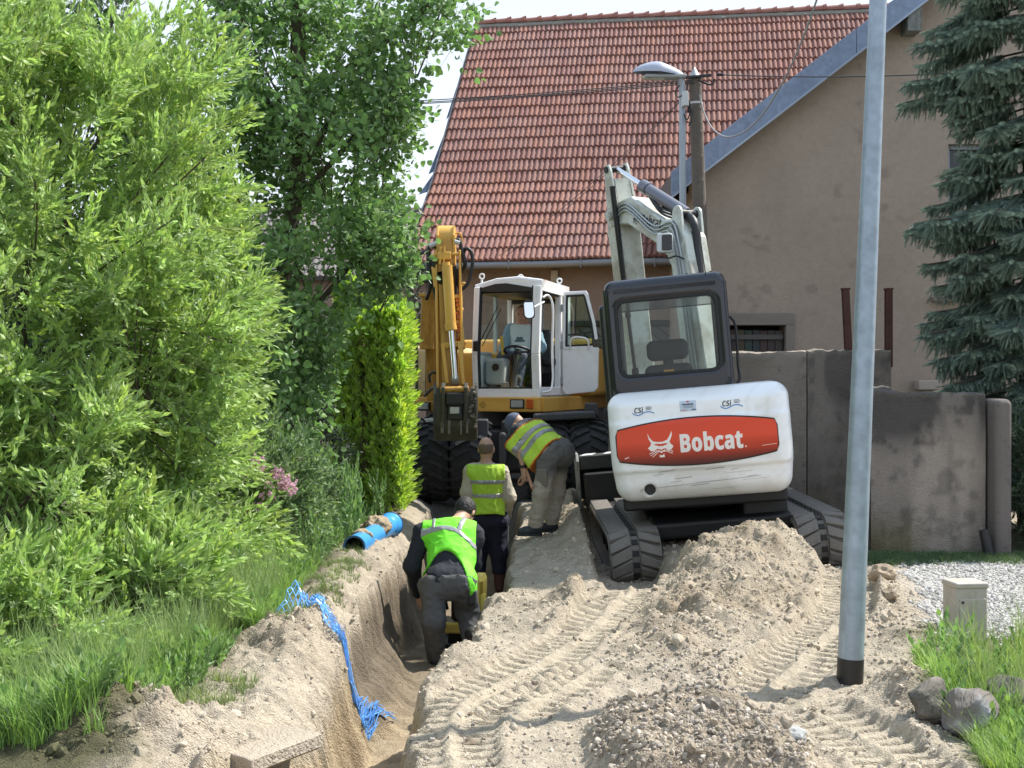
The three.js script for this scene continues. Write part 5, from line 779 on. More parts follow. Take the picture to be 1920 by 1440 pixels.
  for (const s of [-1, 1]) part('side_plate', T(plate([[0.03, -0.36], [0.11, -0.15], [0.13, 0.05], [0.11, 0.22], [0.05, 0.33], [-0.02, 0.36], [-0.18, 0.2], [-0.34, -0.10], [-0.2, -0.30]], 0.03, 0.005).applyMatrix4(new THREE.Matrix4().makeBasis(V(0, 0, 1), V(0, 1, 0), V(-1, 0, 0))), bc.x + s * 0.255, bc.y, bc.z), Y.dirty, bk);
  for (const x of [-0.145, 0.135]) part('lug_plate', T(plate([[0.0, -0.12], [0.14, -0.12], [0.15, 0.12], [0.17, 0.30], [0.10, 0.36], [0.02, 0.33]], 0.045, 0.006).applyMatrix4(new THREE.Matrix4().makeBasis(V(0, 0, 1), V(0, 1, 0), V(-1, 0, 0))), bc.x + x, bc.y, bc.z), Y.dirty, bk);
  part('coupler', [T(box(0.24, 0.16, 0.16, 0.03), bc.x, bc.y + 0.16, bc.z + 0.09), T(box(0.20, 0.3, 0.06, 0.02), bc.x, bc.y + 0.05, bc.z + 0.09)], M.black, bk); part('pin', rod(V(bc.x - 0.18, bc.y + 0.27, bc.z + 0.10), V(bc.x + 0.17, bc.y + 0.28, bc.z + 0.10), 0.04), Y.ochre, bk);
  part('worn_plate', T(box(0.12, 0.085, 0.03, 0.015), bc.x - 0.005, bc.y + 0.02, bc.z + 0.135), mat(0.5, 0.5, 0.47, 0.6), bk);
  for (const x of [-0.15, -0.07, 0.08, 0.16]) for (let k = 0; k < 3; k++) part('dried_mud', T(box(0.02 + rr(0, 0.02), 0.05 + rr(0, 0.06), 0.02, 0.008), bc.x + x + rr(-0.012, 0.012), bc.y - 0.10 - k * 0.06 + rr(-0.02, 0.02), bc.z + 0.094), Y.muddy, bk);
  for (let k = 0; k < 16; k++) part('dried_mud', T(new THREE.IcosahedronGeometry(0.012 + rr(0, 0.014), 0), bc.x + 0.235 + rr(-0.05, 0.03), bc.y + 0.30 - k * 0.032 + rr(-0.02, 0.02), bc.z + 0.11), Y.muddy, bk);
}
// ---------------------------------------------------------------- people
// A figure is laid out as joints; its skin is one body, its clothes follow the same bones.
const skinTone = (r, g, b) => phys(r, g, b, 0.55, { bumpMap: again(TX.grit, 6), bumpScale: 0.0008 });
function union(list, k) { return (x, y, z) => { let d = list[0](x, y, z); for (let i = 1; i < list.length; i++) { const e = list[i](x, y, z); d = smin(d, e, k); } return d; }; }
function bounds(pts, pad) { const b = new THREE.Box3(); pts.forEach((p) => b.expandByPoint(p)); return [b.min.clone().addScalar(-pad), b.max.clone().addScalar(pad)]; }
function ell(c, rx, ry, rz, q) { // ellipsoid turned by the quaternion q
  const i = q.clone().invert(); return (x, y, z) => { const v = V(x - c.x, y - c.y, z - c.z).applyQuaternion(i); const k0 = Math.hypot(v.x / rx, v.y / ry, v.z / rz), k1 = Math.hypot(v.x / rx / rx, v.y / ry / ry, v.z / rz / rz); return k1 > 1e-6 ? k0 * (k0 - 1) / k1 : -Math.min(rx, ry, rz); };
}
function frame(up, fwd) { const y = up.clone().normalize(), x = new THREE.Vector3().crossVectors(y, fwd).normalize(), z = new THREE.Vector3().crossVectors(x, y); return new THREE.Quaternion().setFromRotationMatrix(new THREE.Matrix4().makeBasis(x, y, z)); }
// head: z of its frame looks forward, y up
function headParts(c, q, s = 1) {
  const L = (x, y, z) => V(x, y, z).multiplyScalar(s).applyQuaternion(q).add(c);
  const skull = union([ell(L(0, 0.025, -0.012), 0.077 * s, 0.100 * s, 0.097 * s, q), ell(L(0, -0.045, 0.028), 0.060 * s, 0.080 * s, 0.070 * s, q), cone(L(0, -0.085, 0.058), L(0, -0.098, 0.066), 0.030 * s, 0.026 * s)], 0.03 * s);
  const nose = cone(L(0, 0.012, 0.092), L(0, -0.030, 0.112), 0.010 * s, 0.015 * s), brow = cone(L(-0.035, 0.026, 0.078), L(0.035, 0.026, 0.078), 0.014 * s, 0.014 * s), lips = cone(L(-0.018, -0.066, 0.088), L(0.018, -0.066, 0.088), 0.009 * s, 0.009 * s);
  const ears = [1, -1].map((k) => ell(L(k * 0.079, 0.0, -0.008), 0.012 * s, 0.034 * s, 0.021 * s, q));
  const sock = [1, -1].map((k) => { const p = L(k * 0.031, 0.008, 0.096); return (x, y, z) => Math.hypot(x - p.x, y - p.y, z - p.z) - 0.016 * s; });
  return { L, f: (x, y, z) => { let d = smin(skull(x, y, z), nose(x, y, z), 0.012); d = smin(d, brow(x, y, z), 0.016); d = smin(d, lips(x, y, z), 0.01); for (const e of sock) d = smax(d, -e(x, y, z), 0.012); for (const e of ears) d = smin(d, e(x, y, z), 0.01); return d; } };
}
// a hand: palm and five bent fingers; fingers run along +y of the frame, the palm faces +z, thumb on the side `k`
function handGeo(c, q, k, curl, s = 1) {
  const L = (x, y, z) => V(x, y, z).multiplyScalar(s).applyQuaternion(q).add(c), parts = [];
  const palm = union([cone(L(0.026 * k, -0.005, 0), L(0.024 * k, 0.07, 0.004), 0.017 * s, 0.015 * s), cone(L(0, -0.01, 0), L(0, 0.075, 0), 0.018 * s, 0.015 * s), cone(L(-0.024 * k, -0.005, 0), L(-0.024 * k, 0.066, 0.004), 0.017 * s, 0.014 * s)], 0.012);
  const len = [0.072, 0.082, 0.076, 0.058];
  for (let i = 0; i < 4; i++) { const x = (0.029 - i * 0.0195) * k; let p = L(x, 0.072 - Math.abs(i - 1.2) * 0.004, 0.002), a = 0.25 * curl; const segs = [0.46, 0.31, 0.23]; for (let j = 0; j < 3; j++) { const l = len[i] * segs[j]; const nx = p.clone().add(V(0, Math.cos(a) * l, Math.sin(a) * l).multiplyScalar(s).applyQuaternion(q)); parts.push(cone(p, nx, (0.0092 - j * 0.0009) * s, (0.0085 - j * 0.0011) * s)); p = nx; a += curl * 0.75; } }
  let p = L(0.030 * k, 0.008, 0.006); for (const [dx, dy, dz, r] of [[0.024, 0.026, 0.014, 0.0125], [0.010, 0.026, 0.012, 0.0108], [0.0, 0.022, 0.010, 0.009]]) { const nx = p.clone().add(V(dx * k, dy, dz).multiplyScalar(s).applyQuaternion(q)); parts.push(cone(p, nx, r * s, r * 0.92 * s)); p = nx; }
  const f = (x, y, z) => { let d = palm(x, y, z); for (const g of parts) d = smin(d, g(x, y, z), 0.005); return d; };
  const lo = L(0, 0.06, 0).addScalar(-0.14 * s), hi = L(0, 0.06, 0).addScalar(0.14 * s); return { f, geo: () => nets(f, lo, hi, 0.0042) };
}
const fold = (x, y, z, s, a) => { const n = fbm(x * s, y * s * 0.6 + z * 0.3, z * s, 3) - 0.5, m = vnoise(x * s * 1.9 + 9, y * s * 2.3 + x * 5, z * s * 1.9), r = 1 - Math.abs(2 * m - 1); return n * a * 0.8 - a * 0.36 * r * r * r * r; };
function cloth(name, parent, f, pts, pad, cell, m) { const [lo, hi] = bounds(pts, pad); return part(name, nets(f, lo, hi, cell), m, parent); }
const clothTex = { vest: (r, g, b) => mat(r, g, b, 0.75, { side: 2, bumpMap: again(TX.grit, 5), bumpScale: 0.002 }), band: mat(0.33, 0.335, 0.34, 0.35, { metalness: 0.2 }), };
// build a person from joints; spec: {J, look, ...}
function person(label, spec, group) {
  const { J } = spec, o = thing('person', label, 'person', J.root, 0, group); const R = (p) => p.clone().sub(J.root); const j = {}; for (const k in J) if (J[k].isVector3) j[k] = R(J[k]);
  const b = spec.build || 1; const hq = spec.headQ, head = headParts(j.head, hq, spec.headScale || 1.0);
  const torsoUp = j.neck.clone().sub(j.pelvis), tq = frame(torsoUp, spec.front); const side = V(1, 0, 0).applyQuaternion(tq);
  const torsoBones = (g) => [cone(j.pelvis.clone().addScaledVector(side, -0.07), j.pelvis.clone().addScaledVector(side, 0.07), 0.125 * b + g, 0.125 * b + g), ell(j.pelvis.clone().lerp(j.neck, 0.42), 0.165 * b + g, 0.22, 0.115 * b + g, tq), ell(j.pelvis.clone().lerp(j.neck, 0.74), 0.185 * b + g, 0.20, 0.125 * b + g, tq), cone(j.shL, j.shR, 0.068 + g, 0.068 + g)];
  const armBones = (g, which = ['L', 'R']) => which.flatMap((s) => [cone(j['sh' + s], j['el' + s], 0.062 * b + g, 0.046 * b + g), cone(j['el' + s], j['wr' + s], 0.046 * b + g, 0.030 + g)]);
  const legBones = (g, gk = g) => ['L', 'R'].flatMap((s) => [cone(j['hip' + s], j['kn' + s], 0.098 * b + g, 0.060 * b + gk), cone(j['kn' + s], j['an' + s], 0.064 * b + gk, 0.044 + gk)]);
  const all = Object.values(j);
  // skin: whole body in one, with hands and head on finer grids of their own
  const neck = cone(j.neck, j.head.clone().add(V(0, -0.06, -0.02).applyQuaternion(hq)), 0.062, 0.056);
  const coarse = union([...torsoBones(-0.015), ...armBones(-0.006), ...legBones(-0.012), neck], 0.05);
  const geos = [nets(coarse, ...bounds(all, 0.2), spec.cell || 0.016)];
  geos.push(nets((x, y, z) => smin(head.f(x, y, z), neck(x, y, z), 0.03), j.head.clone().addScalar(-0.17), j.head.clone().addScalar(0.17), 0.0055));
  for (const s of ['L', 'R']) if (spec.hands?.[s]) { const h = spec.hands[s]; geos.push(handGeo(j['wr' + s].clone().addScaledVector(h.dir, 0.03), frame(h.dir, h.palm), h.k, h.curl, 1.0).geo()); }
  part('body', geos.map((g) => { g.deleteAttribute('uv'); return g; }), spec.skin || skinTone(0.50, 0.29, 0.20), o);
  return { o, j, head, hq, tq, torsoBones, armBones, legBones, all, side, b };
}
const boot = (p, an, dir, m, s = 1) => { const q = frame(V(0, 1, 0), dir); const L = (x, y, z) => V(x, y, z).applyQuaternion(q).add(an); const f = union([cone(L(0, 0.10, 0), L(0, 0.0, 0), 0.058, 0.052), cone(L(0, -0.045, -0.025), L(0, -0.05, 0.10), 0.046, 0.044), cone(L(0.012, -0.055, 0.09), L(0, -0.055, 0.155), 0.046, 0.036)], 0.04); const g = nets((x, y, z) => Math.max(f(x, y, z), an.y - 0.088 - y), L(0, 0, 0.05).addScalar(-0.27), L(0, 0, 0.05).addScalar(0.27), 0.011); part('boot', g, m, p); part('sole', nets((x, y, z) => Math.max(f(x, an.y - 0.05, z) - 0.004, Math.abs(y - an.y + 0.085) - 0.012), L(0, 0, 0.05).addScalar(-0.26), L(0, 0, 0.05).addScalar(0.26), 0.011), M.rubber, p); };

// --- the man bending in the trench with his back to the camera
{
  srand(101);
  const y0 = -0.58, P0 = at(838, 1085, 9.4);
  const J = { root: V(P0.x, y0, P0.z), pelvis: at(843, 1092, 9.38), neck: at(848, 985, 9.02 + 0.62), head: at(866, 958, 9.86) };
  J.neck = at(852, 985, 9.80); J.head = at(872, 962, 9.98);
  J.shL = at(794, 1000, 9.74); J.shR = at(886, 1004, 9.70); J.elL = at(773, 1062, 9.66); J.elR = at(886, 1058, 9.82); J.wrL = at(784, 1112, 9.84); J.wrR = at(884, 1078, 10.0);
  J.hipL = at(812, 1090, 9.38); J.hipR = at(866, 1090, 9.36); J.knL = at(812, 1165, 9.28); J.knR = at(878, 1150, 9.52); J.anL = at(818, 1232, 9.42); J.anR = at(884, 1212, 9.36);
  const hq = frame(V(0.25, 0.62, -0.75), V(0.3, -0.72, -0.62));
  const p = person('man bending over in the trench, bright green vest, dark jumper and grey work trousers, black hair', { J, headQ: hq, front: V(0, -0.7, -0.7), hands: { R: { dir: V(0.2, -0.8, -0.4).normalize(), palm: V(-0.8, -0.1, -0.5), k: -1, curl: 1.1 }, L: { dir: V(0.1, -1, -0.2).normalize(), palm: V(0.8, 0, -0.5), k: 1, curl: 0.5 } } });
  const { o, j, head } = p; o.userData.label = 'man bending in the trench: bright green vest, dark jumper, grey trousers, black hair';
  part('hair', nets((x, y, z) => { const q = ell(head.L(0, 0.030, -0.020), 0.088, 0.105, 0.104, hq)(x, y, z) + fold(x, y, z, 60, 0.012); const v = V(x, y, z).sub(j.head).applyQuaternion(hq.clone().invert()); return Math.max(q, v.z - 0.055 + Math.max(0, -v.y) * 0.8, -v.y - 0.085, Math.abs(v.x) - 0.07 - Math.max(0, v.y + 0.02) * 2 - Math.max(0, -v.z) * 1.2); }, j.head.clone().addScalar(-0.16), j.head.clone().addScalar(0.16), 0.006), mat(0.012, 0.010, 0.009, 0.7), o);
  const shirt = union([...p.torsoBones(0.012), ...p.armBones(0.016)], 0.05);
  cloth('jumper', o, (x, y, z) => Math.max(shirt(x, y, z) + fold(x, y, z, 9, 0.03), Math.min(...['L', 'R'].map((s) => 1))* 0 + -1 + 0 * x, (j.pelvis.y - 0.03) - y - (Math.abs(x - j.pelvis.x) > 0.2 ? 1 : 0)), p.all, 0.2, 0.0135, mat(0.014, 0.016, 0.024, 0.9));
  const tr = union([...p.legBones(0.016, 0.022), cone(j.hipL, j.hipR, 0.115, 0.115), ell(j.pelvis.clone().add(V(0.0, -0.01, 0.02)), 0.165, 0.12, 0.125, new THREE.Quaternion())], 0.045);
  const waist = frame(V(0, 0.7, -0.5), V(0, -0.5, -0.8)), wn = V(0, 0.8, -0.6);
  cloth('trousers', o, (x, y, z) => Math.max(tr(x, y, z) + fold(x, y, z, 8, 0.034) + fold(x, y * 2.2, z, 14, 0.014), (x - j.pelvis.x) * 0 + (y - j.pelvis.y - 0.03) * wn.y + (z - j.pelvis.z) * wn.z + 0.03, j.anL.y - 0.03 - y), p.all, 0.22, 0.0125, mat(0.088, 0.089, 0.088, 0.9, { bumpMap: again(TX.grit, 6), bumpScale: 0.003 }));
  for (const s of ['L', 'R']) boot(o, j['an' + s], V(0.05, 0, -1), mat(0.02, 0.019, 0.018, 0.7));
  // vest: hugs the back, hangs open at the hem
  const vb = union(p.torsoBones(0.036), 0.07), up = j.neck.clone().sub(j.pelvis).normalize();
  const along = (x, y, z) => (x - j.pelvis.x) * up.x + (y - j.pelvis.y) * up.y + (z - j.pelvis.z) * up.z, side = p.side;
  const lat = (x, y, z) => (x - j.pelvis.x) * side.x + (y - j.pelvis.y) * side.y + (z - j.pelvis.z) * side.z;
  const L0 = j.neck.distanceTo(j.pelvis);
  const vest = (x, y, z) => { const a = along(x, y, z), l = (x - (j.shL.x + j.shR.x) / 2) ; return Math.max(vb(x, y, z) + fold(x, y, z, 7, 0.02), 0.12 * L0 + 0.25 * Math.cos(clamp((x - j.pelvis.x + 0.04) / 0.21, -1, 1) * 1.55) - 0.10 - 0.14 * smooth(0.08, 0.2, x - j.pelvis.x) - a, Math.abs(x + 0.035 - (mix(j.pelvis.x, j.neck.x, clamp(a / L0)))) - 0.225 - 0.03 * clamp((0.6 * L0 - a) / 0.3), a - L0 - 0.0); };
  cloth('vest', o, vest, p.all, 0.2, 0.011, clothTex.vest(0.17, 0.72, 0.03));
  const band = (t) => cloth('reflective_band', o, t, p.all, 0.2, 0.0105, clothTex.band);
  band((x, y, z) => { const a = along(x, y, z), u = clamp((x - j.shL.x) / (j.shR.x - j.shL.x)); return Math.max(vest(x, y, z) - 0.0055, Math.abs(a - L0 * 0.74 + 0.30 * Math.pow(Math.max(0, u - 0.45), 1.5)) - 0.026, a < 0 ? 1 : -1); });
  band((x, y, z) => { const a = along(x, y, z); const c = mix(j.neck.x, j.pelvis.x, 0.2); return Math.max(vest(x, y, z) - 0.0068, Math.abs((x - c - 0.075) - (a - L0 * 0.85) * 0.25) - 0.022, L0 * 0.68 - a); });
  band((x, y, z) => { const a = along(x, y, z); return Math.max(vest(x, y, z) - 0.0068, Math.abs(x - j.neck.x + 0.165) - 0.014, L0 * 0.70 - a); });
  part('belt_pouch', T(box(0.07, 0.12, 0.06, 0.02), j.hipR.x + 0.085, j.hipR.y - 0.12, j.hipR.z + 0.04), mat(0.03, 0.03, 0.03, 0.8), o);
}
// --- the man standing further along in the trench, seen from behind
{
  srand(103);
  const D = 13.3, J = { root: at(912, 1108, D), pelvis: at(915, 975, D), neck: at(911, 870, D), head: at(912, 843, D + 0.03) };
  J.shL = at(884, 884, D); J.shR = at(940, 886, D); J.elL = at(876, 925, D - 0.02); J.elR = at(954, 932, D - 0.02); J.wrL = at(886, 963, D + 0.22); J.wrR = at(950, 968, D + 0.2);
  J.hipL = at(902, 975, D); J.hipR = at(932, 976, D); J.knL = at(898, 1035, D + 0.05); J.knR = at(936, 1036, D + 0.02); J.anL = at(898, 1096, D); J.anR = at(937, 1097, D);
  const hq = frame(V(0, 1, -0.12), V(0.22, -0.12, -1));
  const p = person('balding man standing in the trench: yellow vest over a pale jumper, navy trousers', { J, headQ: hq, front: V(0, 0, -1), headScale: 1.1, hands: { L: { dir: V(0.4, -0.5, -0.8).normalize(), palm: V(0.8, 0, 0), k: 1, curl: 0.8 }, R: { dir: V(-0.4, -0.5, -0.8).normalize(), palm: V(-0.8, 0, 0), k: -1, curl: 0.8 } } });
  const { o, j, head } = p;
  part('hair', nets((x, y, z) => { const v = V(x, y, z).sub(j.head).applyQuaternion(hq.clone().invert()); const q = ell(head.L(0, 0.024, -0.014), 0.0870, 0.112, 0.1095, hq)(x, y, z) + fold(x, y, z, 90, 0.004); return Math.max(q, v.y - 0.045 - 0.02 * fbm(x * 60, y * 60, z * 60, 2), -v.y - 0.075, v.z - 0.03); }, j.head.clone().addScalar(-0.15), j.head.clone().addScalar(0.15), 0.006), mat(0.16, 0.115, 0.085, 0.9), o);
  const shirt = union([...p.torsoBones(0.012), ...p.armBones(0.020)], 0.05);
  cloth('jumper', o, (x, y, z) => Math.max(shirt(x, y, z) + fold(x, y, z, 10, 0.03), Math.abs(x - j.pelvis.x) < 0.17 ? j.pelvis.y + 0.09 - y : -1, y - j.neck.y - 0.02), p.all, 0.2, 0.0135, mat(0.46, 0.42, 0.34, 0.9));
  const tr = union([...p.legBones(0.018, 0.028), cone(j.hipL, j.hipR, 0.12, 0.12)], 0.05);
  cloth('trousers', o, (x, y, z) => Math.max(tr(x, y, z) + fold(x, y, z, 8, 0.03), y - j.pelvis.y - 0.14, j.anL.y + 0.12 - y), p.all, 0.2, 0.0135, mat(0.013, 0.014, 0.035, 0.85));
  part('trouser_stripe', [rod(j.hipR.clone().add(V(0.125, -0.05, 0.02)), j.knR.clone().add(V(0.095, 0.02, 0.02)), 0.006, 0.006, 6)], mat(0.3, 0.3, 0.32, 0.7), o);
  cloth('rubber_boots', o, (x, y, z) => Math.max(union([...['L', 'R'].map((s) => cone(j['kn' + s], j['an' + s], 0.085, 0.062))], 0.01)(x, y, z), y - j.anL.y - 0.15), p.all, 0.2, 0.0135, mat(0.09, 0.035, 0.028, 0.7));
  for (const s of ['L', 'R']) boot(o, j['an' + s], V(s === 'L' ? -0.15 : 0.15, 0, -1), mat(0.08, 0.035, 0.028, 0.7));
  const vb = union([...p.torsoBones(0.036), ell(j.pelvis.clone().add(V(0, 0.05, 0)), 0.215, 0.25, 0.165, new THREE.Quaternion())], 0.06);
  const vest = (x, y, z) => Math.max(vb(x, y, z) + fold(x * 1.6, y * 0.7, z * 1.6, 8, 0.035), j.pelvis.y + 0.085 - 0.25 * Math.max(0, j.pelvis.x - x + 0.02) * 0.3 - 0.28 * Math.max(0, x - j.pelvis.x - 0.1) - y, Math.abs(x - j.neck.x) - 0.215, y - j.neck.y + 0.0);
  cloth('vest', o, vest, p.all, 0.2, 0.012, clothTex.vest(0.44, 0.70, 0.05));
  for (const py of [941, 968]) { const yy = at(0, py - 26, D).y - J.root.y + 0.0; const yc = at(0, py, D - 0.2).y - J.root.y; cloth('reflective_band', o, (x, y, z) => Math.max(vest(x, y, z) - 0.0055, Math.abs(y - (py === 941 ? at(0, 905, D - 0.2).y : at(0, 931, D - 0.2).y) + J.root.y) - 0.026), p.all, 0.2, 0.0115, clothTex.band); }
}
// --- the man bending on the bank to the right of the trench
{
  srand(107);
  const D = 11.9, g0 = at(1010, 1003, D), J = { root: g0, pelvis: at(1040, 850, D), neck: at(985, 800, D + 0.26), head: at(972, 801, D + 0.40) };
  J.neck = at(987, 802, D + 0.20); J.head = at(968, 797, D + 0.36);
  J.shL = at(973, 812, D + 0.03); J.shR = at(990, 815, D + 0.42); J.elL = at(976, 845, D - 0.02); J.wrL = at(980, 876, D - 0.03); J.elR = at(990, 858, D + 0.42); J.wrR = at(984, 884, D + 0.22);
  J.hipL = at(1030, 850, D - 0.12); J.hipR = at(1048, 850, D + 0.10); J.knL = at(1016, 920, D - 0.16); J.knR = at(1042, 922, D + 0.14); J.anL = at(1004, 986, D - 0.10); J.anR = at(1034, 980, D + 0.16);
  const hq = frame(V(-0.85, 0.45, -0.2), V(-0.45, -0.9, -0.2));
  const p = person('man bending on the bank right of the trench, yellow vest', { J, headQ: hq, front: V(-0.5, -0.8, -0.25), hands: { L: { dir: V(0.15, -1, 0.0).normalize(), palm: V(0.9, 0, -0.4), k: -1, curl: 1.2 }, R: { dir: V(-0.1, -0.9, 0.1).normalize(), palm: V(-0.9, 0, 0.2), k: 1, curl: 1.2 } } });
  const { o, j, head } = p; o.userData.label = 'man bending beside the trench: yellow vest edged in orange, dark T-shirt, beige trousers, cap';
  part('cap', [nets((x, y, z) => { const v = V(x, y, z).sub(j.head).applyQuaternion(hq.clone().invert()); const dome = Math.max(ell(head.L(0, 0.03, -0.012), 0.09, 0.105, 0.108, hq)(x, y, z), 0.022 - v.y); const brim = Math.max(Math.abs(v.y - 0.03 + v.z * 0.1) - 0.008, Math.hypot(v.x / 0.075, (v.z - 0.09) / 0.085) * 0.08 - 0.08); return Math.min(dome, brim); }, j.head.clone().addScalar(-0.24), j.head.clone().addScalar(0.24), 0.008)], mat(0.10, 0.115, 0.17, 0.85), o);
  const shirt = union([...p.torsoBones(0.012), cone(j.shL, j.shL.clone().lerp(j.elL, 0.55), 0.082, 0.072), cone(j.shR, j.shR.clone().lerp(j.elR, 0.55), 0.082, 0.072)], 0.05);
  cloth('shirt', o, (x, y, z) => Math.max(shirt(x, y, z) + fold(x, y, z, 10, 0.025), y - j.neck.y - 0.11), p.all, 0.2, 0.0135, mat(0.028, 0.032, 0.04, 0.9));
  const tr = union([...p.legBones(0.012, 0.022), cone(j.hipL, j.hipR, 0.128, 0.128), ell(j.pelvis.clone().add(V(0.05, 0.0, 0)), 0.15, 0.15, 0.17, new THREE.Quaternion())], 0.05);
  const wn = V(-0.75, 0.66, 0);
  const trf = (x, y, z) => Math.max(tr(x, y, z) + fold(x, y, z, 8, 0.03) + fold(x, y * 2.4, z, 14, 0.016), (x - j.pelvis.x) * wn.x + (y - j.pelvis.y) * wn.y - 0.10, j.anL.y - 0.02 - y);
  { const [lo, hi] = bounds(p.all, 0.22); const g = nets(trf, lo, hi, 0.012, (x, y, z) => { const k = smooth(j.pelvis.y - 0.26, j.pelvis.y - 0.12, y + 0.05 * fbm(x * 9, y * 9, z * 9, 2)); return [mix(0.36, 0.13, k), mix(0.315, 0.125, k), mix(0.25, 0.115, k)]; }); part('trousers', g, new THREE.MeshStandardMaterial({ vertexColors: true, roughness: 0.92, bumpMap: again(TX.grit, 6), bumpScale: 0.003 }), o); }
  for (const s of ['L', 'R']) boot(o, j['an' + s], V(-1, 0, s === 'L' ? 0.25 : 0.0), mat(0.022, 0.026, 0.03, 0.6));
  const up = j.neck.clone().sub(j.pelvis).normalize(), L0 = j.neck.distanceTo(j.pelvis), vb = union(p.torsoBones(0.036), 0.07);
  const al = (x, y, z) => (x - j.pelvis.x) * up.x + (y - j.pelvis.y) * up.y + (z - j.pelvis.z) * up.z;
  const vest = (x, y, z) => { const a = al(x, y, z), hang = 0.10 * smooth(0, -0.16, (y - j.pelvis.y - a * 0.6)); return Math.max(vb(x, y, z) - hang + fold(x, y, z, 8, 0.022), 0.05 * L0 - a, a - L0 * 0.86); };
  cloth('vest', o, vest, p.all, 0.26, 0.0115, clothTex.vest(0.50, 0.72, 0.06));
  for (const t of [0.60, 0.42]) cloth('reflective_band', o, (x, y, z) => Math.max(vest(x, y, z) - 0.0055, Math.abs(al(x, y, z) - L0 * t) - 0.027), p.all, 0.26, 0.011, clothTex.band);
  for (const t of [0.062, 0.848]) cloth('orange_edging', o, (x, y, z) => Math.max(vest(x, y, z) - 0.006, Math.abs(al(x, y, z) - L0 * t) - 0.008), p.all, 0.26, 0.011, mat(0.62, 0.17, 0.02, 0.7));
  part('watch', T(new THREE.TorusGeometry(0.036, 0.012, 8, 18).rotateX(Math.PI / 2), j.wrL.x, j.wrL.y + 0.01, j.wrL.z), M.black, o);
  part('trouser_pocket', T(box(0.03, 0.17, 0.13, 0.012), j.knL.x - 0.0, j.knL.y + 0.14, j.knL.z + 0.085, 0, 0.8, 0.1), mat(0.19, 0.17, 0.14, 0.95), o);
  // the handle of the tool that he holds
  const a = at(984, 872, D + 0.02), c = at(998, 915, D - 0.24); solo('tool_handle', rod(a, c, 0.014, 0.016), mat(0.42, 0.22, 0.13, 0.7), 'short wooden tool handle held by the man bending on the bank', 'tool');
}
